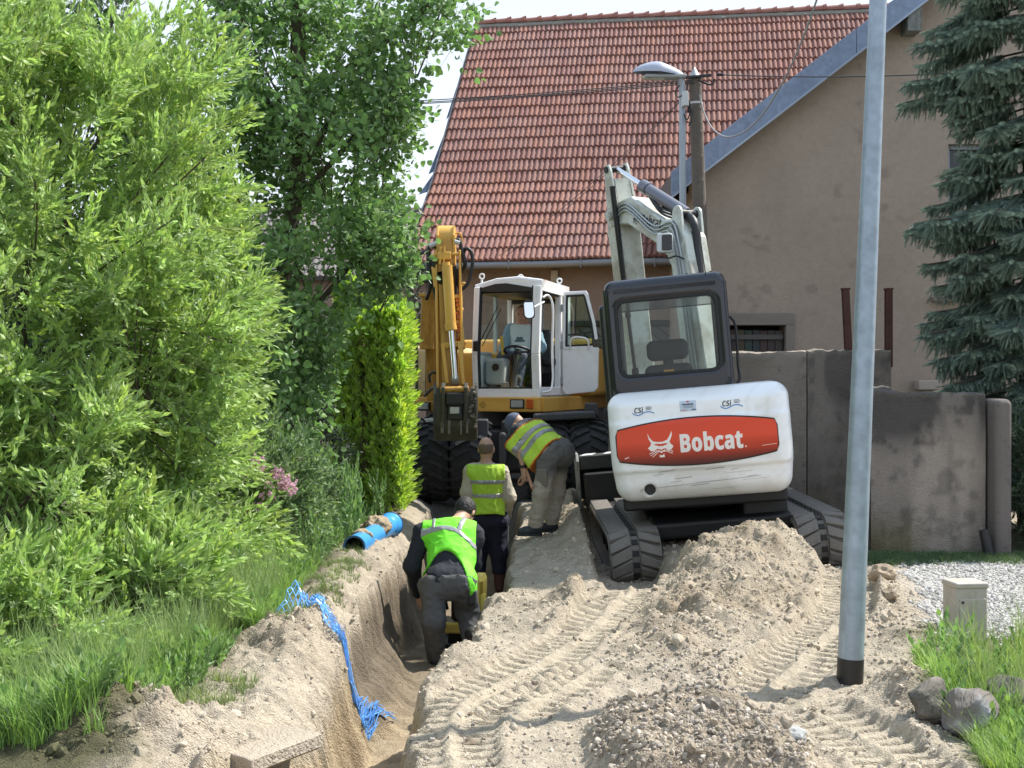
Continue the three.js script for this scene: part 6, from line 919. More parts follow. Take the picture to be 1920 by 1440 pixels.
// --- the driver in the white cab
{
  srand(109);
  const base = V(0.06, 0.10, -17.15), M4 = new THREE.Matrix4().makeRotationY(-18 * Math.PI / 180), Q = (x, y, z) => V(x - 0.45, y, z + 0.02).applyMatrix4(M4).add(base);
  const J = { root: Q(0.66, 1.84, 0.38), pelvis: Q(0.66, 1.92, 0.36), neck: Q(0.66, 2.39, 0.30), head: Q(0.655, 2.535, 0.36) };
  J.shL = Q(0.49, 2.33, 0.32); J.shR = Q(0.84, 2.33, 0.32); J.elL = Q(0.41, 2.07, 0.42); J.elR = Q(0.95, 2.06, 0.40); J.wrL = Q(0.46, 1.97, 0.63); J.wrR = Q(0.93, 1.96, 0.62);
  J.hipL = Q(0.57, 1.89, 0.42); J.hipR = Q(0.75, 1.89, 0.42); J.knL = Q(0.55, 1.92, 0.84); J.knR = Q(0.79, 1.91, 0.84); J.anL = Q(0.56, 1.52, 1.0); J.anR = Q(0.80, 1.52, 1.0);
  const f = V(0, 0, 1).applyMatrix4(M4), hq = frame(V(0, 1, 0.08).applyMatrix4(M4), V(0.16, -0.12, 1).applyMatrix4(M4));
  const p = person('driver sitting in the white cab at the wheel, short fair hair, pale blue jumper', { J, headQ: hq, front: f, build: 1.08, headScale: 1.06, skin: skinTone(0.52, 0.28, 0.20), hands: { L: { dir: V(0, -0.3, 1).applyMatrix4(M4).normalize(), palm: V(0, -1, -0.3).applyMatrix4(M4), k: 1, curl: 1.2 }, R: { dir: V(0, -0.3, 1).applyMatrix4(M4).normalize(), palm: V(0, -1, -0.3).applyMatrix4(M4), k: -1, curl: 1.2 } } });
  const { o, j, head } = p; 
  part('hair', nets((x, y, z) => { const v = V(x, y, z).sub(j.head).applyQuaternion(hq.clone().invert()); const q = ell(head.L(0, 0.030, -0.018), 0.084, 0.106, 0.104, hq)(x, y, z) + fold(x, y, z, 70, 0.006); return Math.max(q, v.z - 0.05 + Math.max(0, 0.10 - v.y) * 0.6, -v.y - 0.05); }, j.head.clone().addScalar(-0.17), j.head.clone().addScalar(0.17), 0.006), mat(0.17, 0.12, 0.08, 0.85), o);
  for (const k of [1, -1]) { const e = head.L(k * 0.031, 0.008, 0.082); part('eye', T(new THREE.SphereGeometry(0.010, 12, 8), e.x, e.y, e.z), mat(0.06, 0.05, 0.045, 0.3), o); }
  { const a = head.L(-0.02, -0.067, 0.098), c = head.L(0.02, -0.067, 0.098); part('mouth', rod(a, c, 0.0045, 0.0045, 6), mat(0.28, 0.11, 0.09, 0.6), o); }
  const body = union([...p.torsoBones(0.014)], 0.05), sl = union(p.armBones(0.018), 0.04);
  cloth('jumper', o, (x, y, z) => Math.max(body(x, y, z) + fold(x, y, z, 9, 0.02), y - j.neck.y - 0.01, j.pelvis.y - 0.06 - y), p.all, 0.2, 0.0125, mat(0.60, 0.72, 0.74, 0.9));
  cloth('sleeves', o, (x, y, z) => Math.max(sl(x, y, z) + fold(x, y, z, 12, 0.025) - 0.006, y - j.neck.y - 0.03), p.all, 0.2, 0.0125, mat(0.22, 0.36, 0.43, 0.9));
  const tr = union([...p.legBones(0.014, 0.02), cone(j.hipL, j.hipR, 0.12, 0.12)], 0.05); cloth('trousers', o, (x, y, z) => Math.max(tr(x, y, z) + fold(x, y, z, 9, 0.02), y - j.pelvis.y - 0.12), p.all, 0.2, 0.014, mat(0.06, 0.07, 0.10, 0.9));
  for (const s of ['L', 'R']) boot(o, j['an' + s], f, mat(0.05, 0.045, 0.04, 0.8));
  // print across the chest
  const tx = texCanvas(256, 96, (g) => { g.clearRect(0, 0, 256, 96); g.fillStyle = '#4b6670'; g.beginPath(); g.roundRect(4, 4, 248, 88, 18); g.fill(); g.fillStyle = '#8ba3ab'; g.fillRect(14, 40, 228, 16); g.fillStyle = '#394f58'; for (let i = 0; i < 6; i++) g.fillRect(30 + i * 34, 36, 18, 24); });
  const gg = new THREE.PlaneGeometry(0.21, 0.075, 12, 1), pp = gg.attributes.position; for (let i = 0; i < pp.count; i++) pp.setZ(i, -3.2 * pp.getX(i) * pp.getX(i)); gg.computeVertexNormals();
  const c = j.pelvis.clone().lerp(j.neck, 0.56).addScaledVector(f, 0.152); part('chest_print', gg.applyMatrix4(new THREE.Matrix4().compose(c, p.tq, V(1, 1, 1))), new THREE.MeshStandardMaterial({ map: tx, transparent: true, roughness: 0.9 }), o);
}
// ---------------------------------------------------------------- poles, lamps, cables
const galv = (r, g, b) => mat(r, g, b, 0.42, { metalness: 0.45, map: again(TX.galv, 1) });
{ // the near lamp pole
  const b = onGround(1.86, 6.42, -0.25), lp = thing('lamp_pole', 'thick galvanised lamp pole in the foreground with a black foot', 'lamp pole', b);
  const f = at(1595, 1234, 6.42).sub(b), t = at(1649, -60, 6.5).sub(b), low = f.clone().lerp(t, -0.24);
  part('shaft', boxUV(rod(f, t, 0.0695, 0.0455, 40)), galv(0.36, 0.43, 0.50), lp); part('foot_coating', rod(low, f.clone().lerp(t, 0.0005), 0.0735, 0.0712, 40), mat(0.012, 0.012, 0.013, 0.45), lp);
}
{ // street lamp behind, slim pole with a long oval head
  const D = 16, b = at(1285, 940, D), sl = thing('street_lamp', 'street lamp with a long grey oval head, beside the wooden pole', 'street lamp', b), W = (x, y, d = D) => at(x, y, d).sub(b);
  part('pole', rod(W(1284, 940), W(1279, 160), 0.055, 0.045, 20), galv(0.36, 0.40, 0.45), sl); 
  const head = new THREE.SphereGeometry(1, 40, 20, 0, Math.PI * 2, 0, Math.PI / 2), p = head.attributes.position; for (let i = 0; i < p.count; i++) { const x = p.getX(i), y = p.getY(i), z = p.getZ(i), k = x > 0 ? 1 - 0.35 * x : 1 - 0.3 * x * x; p.setXYZ(i, x * 0.36, y * 0.165 * k + (1 - Math.abs(x)) * 0.01 + x * -0.035, z * 0.15 * (1 - 0.3 * Math.abs(x))); } head.computeVertexNormals();
  const c = W(1236, 140); part('lamp_head', T(head, c.x, c.y, c.z), mat(0.40, 0.43, 0.52, 0.35), sl); part('lamp_tray', T(box(0.56, 0.05, 0.2, 0.02), c.x + 0.08, c.y - 0.035, c.z), mat(0.30, 0.31, 0.32, 0.5), sl); 
  const bowl = new THREE.SphereGeometry(1, 24, 12, 0, Math.PI * 2, Math.PI / 2, Math.PI / 2); bowl.scale(0.2, 0.05, 0.09); part('lamp_glass', T(bowl, c.x - 0.06, c.y - 0.03, c.z), phys(0.5, 0.5, 0.44, 0.1), sl); part('spigot', rod(W(1279, 165), W(1276, 148), 0.045, 0.05), galv(0.35, 0.37, 0.4), sl);
  part('junction_box', T(box(0.085, 0.20, 0.12, 0.012), W(1282, 189).x, W(1282, 189).y, 0.09, 0, 0, 0.05), mat(0.52, 0.53, 0.54, 0.5), sl);
  for (const pts of [[[1274, 160], [1266, 172], [1272, 182], [1280, 178]], [[1288, 182], [1294, 205], [1288, 225], [1282, 214]], [[1291, 150], [1288, 180], [1294, 196], [1297, 226], [1291, 236]]]) part('loose_wire', tube(pts.map(([x, y]) => W(x, y, D - 0.12)), 0.010, 24, 6), M.black, sl);
}
{ // wooden pole
  const D = 16.15, b = at(1330, 940, D), wp = thing('wooden_pole', 'weathered wooden line pole with a pointed metal cap, beside the street lamp', 'pole', b), W = (x, y, d = D) => at(x, y, d).sub(b);
  part('shaft', boxUV(rod(W(1331, 940), W(1303, 145), 0.115, 0.085, 22)), new THREE.MeshStandardMaterial({ color: lin(0.16, 0.135, 0.115), roughness: 0.95, map: again(TX.plaster, 2), bumpMap: again(TX.soft, 3), bumpScale: 0.01 }), wp);
  part('cap', between(new THREE.ConeGeometry(0.098, 0.17, 22), W(1303, 148), W(1302, 125)), mat(0.36, 0.37, 0.38, 0.5, { metalness: 0.5 }), wp);
  part('cross_bar', bar(W(1276, 146, D - 0.12), W(1334, 141, D - 0.12), 0.035, 0.04, 0.005), M.black, wp); part('insulator', T(box(0.10, 0.035, 0.05, 0.012), W(1350, 140, D - 0.12).x, W(1350, 140, D - 0.12).y, 0.12), M.black, wp);
  part('number_band', rod(W(1305, 196), W(1305, 192), 0.092, 0.092), mat(0.6, 0.6, 0.6, 0.5), wp); part('stay_wire', tube([W(1309, 150, D - 0.12), W(1322, 156, D - 0.12), W(1336, 158, D - 0.12), W(1340, 148, D - 0.12)], 0.014, 20, 6), M.black, wp);
  part('side_box', T(box(0.06, 0.09, 0.06, 0.01), W(1293, 205, D - 0.14).x, W(1293, 205, D - 0.14).y, 0.14), M.black, wp);
}
{ // cables
  const hang = (a, c, dip, r, n = 26) => { const p = []; for (let i = 0; i <= n; i++) { const t = i / n, q = a.clone().lerp(c, t); q.y -= dip * 4 * t * (1 - t); p.push(q); } return tube(p, r, n * 2, 6); };
  const top = (x, y) => at(x, y, 16.03), blk = mat(0.05, 0.05, 0.055, 0.7);
  const cable = (g, m, label) => solo('overhead_cable', g, m, label, 'cable', 'overhead cables at the wooden pole');
  for (const [y0, y1, d, l] of [[150, 165, 24, 'upper of the thin cables running left from the pole across the sky gap'], [153, 171, 25, 'middle of the thin cables running left from the pole across the sky gap'], [156, 174, 26, 'lowest of the thin cables running left from the pole across the sky gap']]) cable(hang(top(1300, y0), at(-120, y1 + 30, d * 0.8), 0.2, 0.007), blk, l);
  cable(hang(top(1350, 140), at(1925, 128, 14), 0.06, 0.008), blk, 'thin cable running right from the pole across the brown gable');
  cable(tube([at(1312, 178, 16), at(1318, 205, 15.95), at(1335, 240, 15.8), at(1358, 256, 15.6), at(1390, 250, 15.2), at(1425, 220, 14.6), at(1470, 150, 13.6), at(1510, 60, 12.6), at(1538, -20, 12)], 0.011, 60, 7), mat(0.32, 0.32, 0.33, 0.6), 'grey service cable hanging in a slack loop from the pole, rising to the right');
  for (const [dx, l] of [[0, 'left of the thin drop wires slanting down over the roof towards the excavators'], [7, 'right of the thin drop wires slanting down over the roof towards the excavators']]) cable(hang(top(1276 + dx * 0.3, 188), at(935 + dx * 2, 480, 18.4), 0.10, 0.005), blk, l);
}
{ // small beige street cabinet in the grass
  const c = at(1809, 1150, 7.35), cb = thing('street_cabinet', 'slim beige street cabinet standing in the grass before the gravel yard', 'cabinet', V(c.x, H(c.x, 7.35) - 0.05, -7.35), 0.12), h = at(0, 1088, 7.35).y - H(c.x, 7.35) + 0.05;
  const m = mat(0.43, 0.385, 0.33, 0.6, { map: again(TX.faint, 1.2) });
  part('body', T(box(0.205, h - 0.03, 0.18, 0.012), 0, (h - 0.03) / 2, 0), m, cb); part('lid', T(box(0.218, 0.04, 0.195, 0.014), 0, h - 0.02, 0), m, cb); part('door_panel', T(box(0.17, h - 0.14, 0.012, 0.004), 0.004, h / 2 - 0.03, 0.092), m, cb); part('lock', T(new THREE.CylinderGeometry(0.008, 0.008, 0.01, 10).rotateX(Math.PI / 2), -0.065, h - 0.12, 0.10), M.dark, cb);
}
{ // boulders lining the grass
  srand(131);
  const rock = (s, sx, sy, sz) => nets((x, y, z) => { const q = V(x / sx, y / sy, z / sz); let d = q.length() - 1; for (let i = 0; i < 13; i++) { const n = V(hash(i, s, 1) - 0.5, hash(i, s, 2) - 0.35, hash(i, s, 3) - 0.5).normalize(); d = smax(d, q.dot(n) - (0.50 + 0.28 * hash(i, s, 4)), 0.03); } return (d + (fbm(x * 14 + s, y * 14, z * 14, 4) - 0.5) * 0.2) * Math.min(sx, sy, sz); }, V(-sx, -sy, -sz).multiplyScalar(1.15), V(sx, sy, sz).multiplyScalar(1.15), 0.013, (x, y, z) => { const n = fbm(x * 5 + s, y * 5, z * 5, 4), k = smooth(0.4, 0.62, n); return s === 12 ? [mix(0.40, 0.16, k), mix(0.40, 0.14, k), mix(0.42, 0.12, k)] : [mix(0.20, 0.09, k), mix(0.17, 0.085, k), mix(0.145, 0.07, k)]; });
  const rm = new THREE.MeshStandardMaterial({ vertexColors: true, roughness: 0.92, bumpMap: again(TX.grit, 2.5), bumpScale: 0.012 });
  for (const [s, px, py, d, sx, sy, sz, l] of [[11, 1740, 1318, 5.62, 0.12, 0.16, 0.14, 'brown boulder in the grass, left of the grey flecked boulder'], [12, 1812, 1328, 5.5, 0.15, 0.135, 0.15, 'grey and brown flecked angular boulder between two brown boulders'], [13, 1900, 1295, 5.75, 0.13, 0.12, 0.14, 'brown boulder half hidden in the grass at the right edge']]) { const p = at(px, py, d); const o = solo('boulder', rock(s, sx, sy, sz), rm, l, 'boulder', 'boulders edging the grass'); o.position.copy(p); }
}
// ---------------------------------------------------------------- things at the trench
{ // blue water pipe, earth lying on it
  srand(137);
  const a = at(664, 1036, 10.0), c = at(732, 984, 11.7), dir = c.clone().sub(a).normalize(), L = a.distanceTo(c);
  a.y = Math.max(a.y, H(a.x, -a.z) + 0.04); c.y = Math.max(c.y, H(c.x, -c.z) + 0.04); 
  const pp = thing('blue_pipe', 'blue water pipe with a dark socket ring, lying on the bank with earth on it', 'pipe', a), e = c.clone().sub(a), q = lookQ(e), R = 0.094, bl = mat(0.055, 0.30, 0.68, 0.32);
  const put = (g) => g.applyQuaternion(q); 
  part('pipe_wall', put(lathe([[R, 0], [R, L], [R - 0.012, L], [R - 0.012, 0], [R, 0]], 36)), bl, pp); part('end_rim', put(T(lathe([[R + 0.003, -0.004], [R + 0.003, 0.012], [R - 0.014, 0.012], [R - 0.014, -0.004], [R + 0.003, -0.004]], 36))), mat(0.03, 0.12, 0.25, 0.4), pp);
  part('socket', put(lathe([[R, L - 0.16], [R + 0.02, L - 0.12], [R + 0.02, L - 0.03], [R + 0.03, L - 0.03], [R + 0.03, L + 0.03], [R, L + 0.03], [R, L - 0.16]], 36)), bl, pp); part('socket_ring', put(lathe([[R + 0.032, L - 0.02], [R + 0.032, L + 0.034], [R - 0.02, L + 0.034], [R - 0.02, L - 0.02], [R + 0.032, L - 0.02]], 36)), mat(0.02, 0.035, 0.09, 0.5), pp);
  part('bore_lining', put(lathe([[R - 0.013, 0.01], [R - 0.013, L - 0.01]], 30)), mat(0.01, 0.012, 0.016, 0.6), pp);
  const em = mat(0.36, 0.285, 0.19, 0.97, { bumpMap: again(TX.sand, 3), bumpScale: 0.012 });
  for (const [t, s] of [[0.20, 0.55], [0.60, 0.9]]) { const p = a.clone().lerp(c, t), g = nets((x, y, z) => { const d = Math.hypot((x) / (0.15 * s), (y) / (0.10 * s), z / (0.16 * s)) - 1; return d * 0.1 + (fbm(x * 22 + t * 9, y * 22, z * 22, 4) - 0.5) * 0.09; }, V(-0.3, -0.22, -0.3), V(0.3, 0.22, 0.3), 0.012); const o = solo('earth_clump', T(g, p.x, p.y + 0.065, p.z), em, t < 0.3 ? 'small clump of earth on the blue pipe near its open end' : 'large clump of earth covering the middle of the blue pipe', 'earth'); }
}
{ // blue warning mesh, crumpled over the bank and down into the trench: a flat net of thin strands
  srand(139);
  const path = [[-1.40, 7.42], [-1.33, 7.35], [-1.24, 7.25], [-1.16, 7.16], [-1.08, 7.1], [-1.01, 7.08], [-0.96, 7.1], [-0.92, 7.14], [-0.88, 7.2], [-0.80, 7.26]];
  const pts = path.map(([x, d], i) => V(x, 0, -d));
  const cv = new THREE.CatmullRomCurve3(pts), strands = [], N = 46, Mx = 9;
  const grid = []; let px, pd; for (let i = 0; i <= N; i++) { const t = i / N, p = cv.getPoint(t); const row = []; for (let j = 0; j <= Mx; j++) { const v = j / Mx - 0.5; const w = 0.12 + 0.2 * smooth(0.2, 0, t) + 0.20 * smooth(0.3, 0.5, t) + 0.16 * smooth(0.8, 1, t); const x = p.x + v * w * 0.35 + (vnoise(i * 0.35, j * 0.6, 3) - 0.5) * 0.05, d = -p.z + v * w * 0.9 + (vnoise(i * 0.35, j * 0.6, 5) - 0.5) * 0.05; row.push(V(x, H(x, d) + 0.015 + 0.05 * vnoise(i * 0.5, j * 0.8, 8) + 0.16 * smooth(0.10, 0, t) * (1 - Math.abs(v) * 2), -d)); } grid.push(row); }
  const g = []; const strip = (a, c) => { if (a.distanceTo(c) < 1e-4) return; g.push(bar(a, c, 0.0055, 0.002, 0, V(rr(-0.3, 0.3), 1, rr(-0.3, 0.3)))); };
  for (let i = 0; i < N; i++) for (let j = 0; j <= Mx; j++) { strip(grid[i][j], grid[i + 1][j]); if (j < Mx && i % 1 === 0) strip(grid[i][j], grid[i][j + 1]); }
  // folded under a second time where it is bunched
  for (let i = 0; i < N; i++) for (let j = 0; j < Mx; j++) if ((i + j) % 3 === 0) strip(grid[i][j].clone().add(V(0.01, 0.012, 0.01)), grid[i + 1][j + 1].clone().add(V(0.01, 0.02, 0.01)));
  solo('warning_mesh', g, mat(0.16, 0.42, 0.85, 0.3), 'crumpled bright blue warning mesh hanging over the bank into the trench', 'mesh');
}
{ // undermined kerb slab with bricks below, at the near end of the bank
  srand(149);
  const ang = Math.atan2(0.16, 0.25), sl = thing('concrete_slab', 'broken concrete slab jutting out over the trench edge', 'slab', V(-1.085, 0.02, -4.86), -ang);
  part('slab', T(plate([[-0.55, 0.0], [-0.02, 0.0], [0.01, 0.02], [0.006, 0.07], [-0.03, 0.078], [-0.55, 0.085]], 0.44, 0.008), 0, 0, -0.22), mat(0.40, 0.345, 0.275, 0.95, { map: again(TX.plaster, 1.3), bumpMap: again(TX.grit, 3), bumpScale: 0.012 }), sl);
  const bricks = [[-1.115, -0.035, -4.97, 'red brick just below the jutting corner of the concrete slab'], [-1.11, -0.11, -5.0, 'red brick lowest of those under the concrete slab'], [-1.10, -0.04, -5.2, 'red brick furthest back under the concrete slab']];
  for (const [x, y, z, l] of bricks) solo('brick', T(box(0.11, 0.065, 0.22, 0.008), x, y, z, rr(-0.1, 0.1), -ang + rr(-0.25, 0.25), rr(-0.12, 0.12)), mat(0.30, 0.12, 0.08, 0.95, { map: again(TX.dirt, 3) }), l, 'brick');
}
{ // yellow plate compactor in the trench, mostly behind the man's legs
  srand(151);
  const b = V(at(872, 1200, 9.95).x, -0.60, -10.0), pc = thing('plate_compactor', 'yellow plate compactor in the trench behind the bending man\'s legs', 'compactor', b, -0.12), ye = mat(0.80, 0.60, 0.13, 0.5, { map: again(TX.faint, 1.5) });
  part('base_plate', T(plate([[-0.30, 0.0], [0.30, 0.0], [0.36, 0.10], [0.33, 0.11], [0.27, 0.03], [-0.27, 0.03], [-0.33, 0.11], [-0.36, 0.10]], 0.44, 0.006).rotateY(Math.PI / 2), 0, 0.0, 0), M.black, pc);
  part('exciter', T(box(0.26, 0.16, 0.3, 0.03), 0, 0.13, 0), M.black, pc); part('engine', [T(box(0.22, 0.22, 0.26, 0.04), 0, 0.35, -0.02), T(new THREE.CylinderGeometry(0.08, 0.08, 0.05, 18).rotateX(Math.PI / 2), 0, 0.36, 0.13)], M.dark, pc);
  part('frame_bar', T(box(0.38, 0.09, 0.05, 0.015), 0, 0.21, 0.20), ye, pc); for (const x of [-0.185, 0.185]) part('frame_side', bar(V(x, 0.18, 0.20), V(x * 0.95, 0.50, 0.16), 0.045, 0.05, 0.01), ye, pc);
  part('hood', T(plate([[-0.055, 0], [0.06, 0], [0.065, 0.42], [0.05, 0.46], [-0.05, 0.46], [-0.06, 0.42]], 0.34, 0.012), 0.10, 0.16, 0.0), ye, pc); part('hood_edge', bar(V(0.16, 0.16, 0.175), V(0.17, 0.60, 0.175), 0.02, 0.02, 0.004), mat(0.4, 0.24, 0.03, 0.6), pc);
  part('handle', tube([V(-0.14, 0.35, 0.10), V(-0.16, 0.55, 0.2), V(-0.16, 0.62, 0.24), V(0.10, 0.63, 0.24), V(0.11, 0.58, 0.2)], 0.016, 40, 8), M.dark, pc); part('filler_cap', T(new THREE.SphereGeometry(0.04, 14, 10), 0.06, 0.645, 0.1), mat(0.36, 0.30, 0.19, 0.8), pc);
}
// ---------------------------------------------------------------- plants
const leafMat = (r, g, b, t = 0.5, rough = 1, coat = 0.6) => new THREE.MeshPhysicalMaterial({ color: lin(r, g, b), roughness: rough, transmission: t, thickness: 0, side: 2, clearcoat: coat, clearcoatRoughness: 0.38 });
const bark = mat(0.10, 0.08, 0.06, 0.95, { map: again(TX.plaster, 3) });
function leaf(L, W, foldA = 0.25, droop = 0.2, round = false) { // base at the origin, along +y, upper face +z
  const st = round ? [[0, 0.02], [0.22, 0.85], [0.5, 1], [0.78, 0.62], [1, 0]] : [[0, 0.04], [0.3, 0.9], [0.6, 0.85], [1, 0]];
  const P = [], I = []; st.forEach(([t, w]) => { const z = -droop * L * t * t; P.push(-w * W / 2, t * L, z + foldA * w * W / 2, 0, t * L, z, w * W / 2, t * L, z + foldA * w * W / 2); });
  for (let i = 0; i < st.length - 1; i++) { const a = i * 3; I.push(a, a + 1, a + 4, a, a + 4, a + 3, a + 1, a + 2, a + 5, a + 1, a + 5, a + 4); }
  const g = new THREE.BufferGeometry(); g.setAttribute('position', new THREE.Float32BufferAttribute(P, 3)); g.setIndex(I); g.computeVertexNormals(); return g;
}
function sprig(n, len, L, W, { round = false, spread = 0.9, petiole = 0, droop = 0.2, stem = 0.0022, jitter = 0.4 } = {}) { // a twig along +y with leaves all along
  const g = [new THREE.CylinderGeometry(stem * 0.5, stem, len, 4, 1, true).translate(0, len / 2, 0)];
  for (let i = 0; i < n; i++) {
    const t = n > 1 ? i / (n - 1) : 1, s = rr(0.75, 1.1) * (1 - 0.25 * Math.abs(t - 0.5)), a = i * 2.4 + rr(-jitter, jitter), tilt = mix(spread * 1.1, spread * 0.45, t) + rr(-0.25, 0.25);
    const q = leaf(L * s, W * s, rr(0.1, 0.35), droop * rr(0.5, 1.6), round); if (petiole) q.translate(0, petiole, 0);
    q.rotateX(-rr(0.0, 0.5)); q.applyMatrix4(new THREE.Matrix4().makeRotationFromEuler(new THREE.Euler(tilt, 0, 0))); q.rotateY(a); q.translate(0, len * (0.08 + 0.92 * t), 0); g.push(q);
  }
  return flat(g);
}
function tint(list, base, dr, yellow = 0.2) { return list.map(() => { const v = rr(1 - dr, 1 + dr), y = rnd() < yellow ? rr(0.1, 0.5) : rr(0, 0.1); return lin(base[0] * v * (1 + y * 0.7), base[1] * v * (1 + y * 0.35), base[2] * v * (1 - y * 0.3)); }); }
// branches run from `root` into each lobe; sprigs sit along their outer part
function grow(lobes, root, per, sp, { reach = [0.75, 1.08], up = 0.35, spreadR = 0.13, from = 0.35, scale = [0.75, 1.2], thick = 0.012, droop = 0, keep, noLimb: opt_limb = false } = {}) {
  const list = [], wood = [];
  for (const [cx, cy, d, rx, ry, rd, w = 1] of lobes) {
    const c = V(cx, cy, -d), n = Math.round(per * w * (rx * ry + ry * rd + rx * rd) / 3);
    for (let b = 0; b < n; b++) {
      const dir = V(rr(-1, 1), rr(-0.85, 1), rr(-1, 1)); if (dir.length() > 1 || dir.length() < 0.05) { b--; continue; } dir.normalize();
      const k = rr(...reach), end = V(c.x + dir.x * rx * k, c.y + dir.y * ry * k, c.z + dir.z * rd * k); if (end.y < H(end.x, -end.z) + 0.05) continue; if (keep && !keep(end)) continue;
      const st = c.clone().lerp(root, 0.15).lerp(end, 0.15), mid = st.clone().lerp(end, 0.55).add(V(rr(-0.1, 0.1), up * rr(0.1, 0.5) * Math.min(rx, ry), rr(-0.1, 0.1))), cv = new THREE.QuadraticBezierCurve3(st, mid, end.clone().add(V(0, -droop, 0)));
      if (b % 3 === 0) wood.push(new THREE.TubeGeometry(cv, 6, thick * rr(0.25, 0.6), 4));
      for (let i = 0; i < sp; i++) {
        const t = from + (1 - from) * Math.sqrt(rnd()), p = cv.getPoint(t).add(V(rr(-1, 1), rr(-1, 1), rr(-1, 1)).multiplyScalar(spreadR * (1.15 - t * 0.8))), tg = cv.getTangent(t);
        const q = tg.multiplyScalar(0.45).add(V(rr(-1, 1), rr(-0.8, 1.0) + up - droop * 2, rr(-1, 1)).multiplyScalar(0.95)).add(dir.clone().multiplyScalar(0.25)); list.push(pose(p, lookQ(q, rr(0, 6.28)), rr(...scale)));
      }
    }
    if (opt_limb) continue;
    const cvb = new THREE.QuadraticBezierCurve3(root, root.clone().lerp(c, 0.6).add(V(0, 0.25, 0)), c); wood.push(new THREE.TubeGeometry(cvb, 10, thick * 1.5, 6));
  }
  return { list, wood };
}
function plantThing(name, label, cat, root, lobes, per, sp, geo, m, base, opt = {}, group) {
  const t = thing(name, label, cat, root, 0, group), { list, wood } = grow(lobes, root, per, sp, opt), off = new THREE.Matrix4().makeTranslation(-root.x, -root.y, -root.z);
  copies('crown', geo, m, list.map((q) => q.premultiply(off)), t, null, tint(list, base, opt.vary ?? 0.22, opt.yellow ?? 0.2)); const w = part('branches', wood.map((g) => g.applyMatrix4(off)), bark, t); w.userData.kind = 'stuff'; return t;
}
srand(201);
const white = leafMat(1, 1, 1);
const G_ = { willow: sprig(12, 0.22, 0.064, 0.025, { spread: 1.05, jitter: 0.9, droop: 0.3 }), round: sprig(6, 0.24, 0.066, 0.062, { round: true, spread: 1.6, petiole: 0.035, droop: 0.12, jitter: 1.2 }), small: sprig(11, 0.16, 0.04, 0.024, { spread: 1.0, round: true }), laurel: sprig(9, 0.12, 0.105, 0.034, { spread: 0.75, droop: 0.1 }), weed: sprig(13, 0.34, 0.10, 0.034, { spread: 1.1, droop: 0.35, stem: 0.004 }) };
// the bright bush that fills the left of the view
plantThing('leafy_bush', 'big bright green willow-leaved bush filling the left side of the road', 'bush', onGround(-3.0, 7.6), [[-3.2, 2.3, 7.6, 1.5, 1.9, 1.2], [-2.4, 1.6, 7.8, 0.72, 1.2, 0.95, 1.25], [-2.95, 0.95, 6.7, 0.95, 0.85, 0.8, 1.1], [-3.0, 3.6, 8.0, 1.05, 1.1, 1.0, 1.2], [-2.2, 0.85, 8.3, 0.55, 0.75, 0.8], [-2.35, 2.3, 8.5, 0.58, 0.95, 0.8, 1.2], [-3.6, 1.4, 6.3, 1.1, 1.2, 0.8], [-2.3, 0.48, 6.9, 0.5, 0.42, 0.55, 1.5], [-3.7, 3.2, 7.0, 1.0, 1.3, 0.9], [-2.55, 0.42, 6.35, 0.55, 0.42, 0.5, 1.6], [-3.1, 0.5, 5.9, 0.6, 0.45, 0.4, 1.4], [-2.08, 0.42, 6.9, 0.42, 0.34, 0.5, 1.6], [-2.3, 0.42, 5.9, 0.42, 0.36, 0.4, 1.6], [-2.75, 0.38, 5.5, 0.55, 0.4, 0.4, 1.5], [-1.98, 0.34, 6.35, 0.34, 0.28, 0.4, 1.6]], 58, 26, G_.willow, white, [0.31, 0.47, 0.115], { yellow: 0.3, vary: 0.35, up: 0.2 });
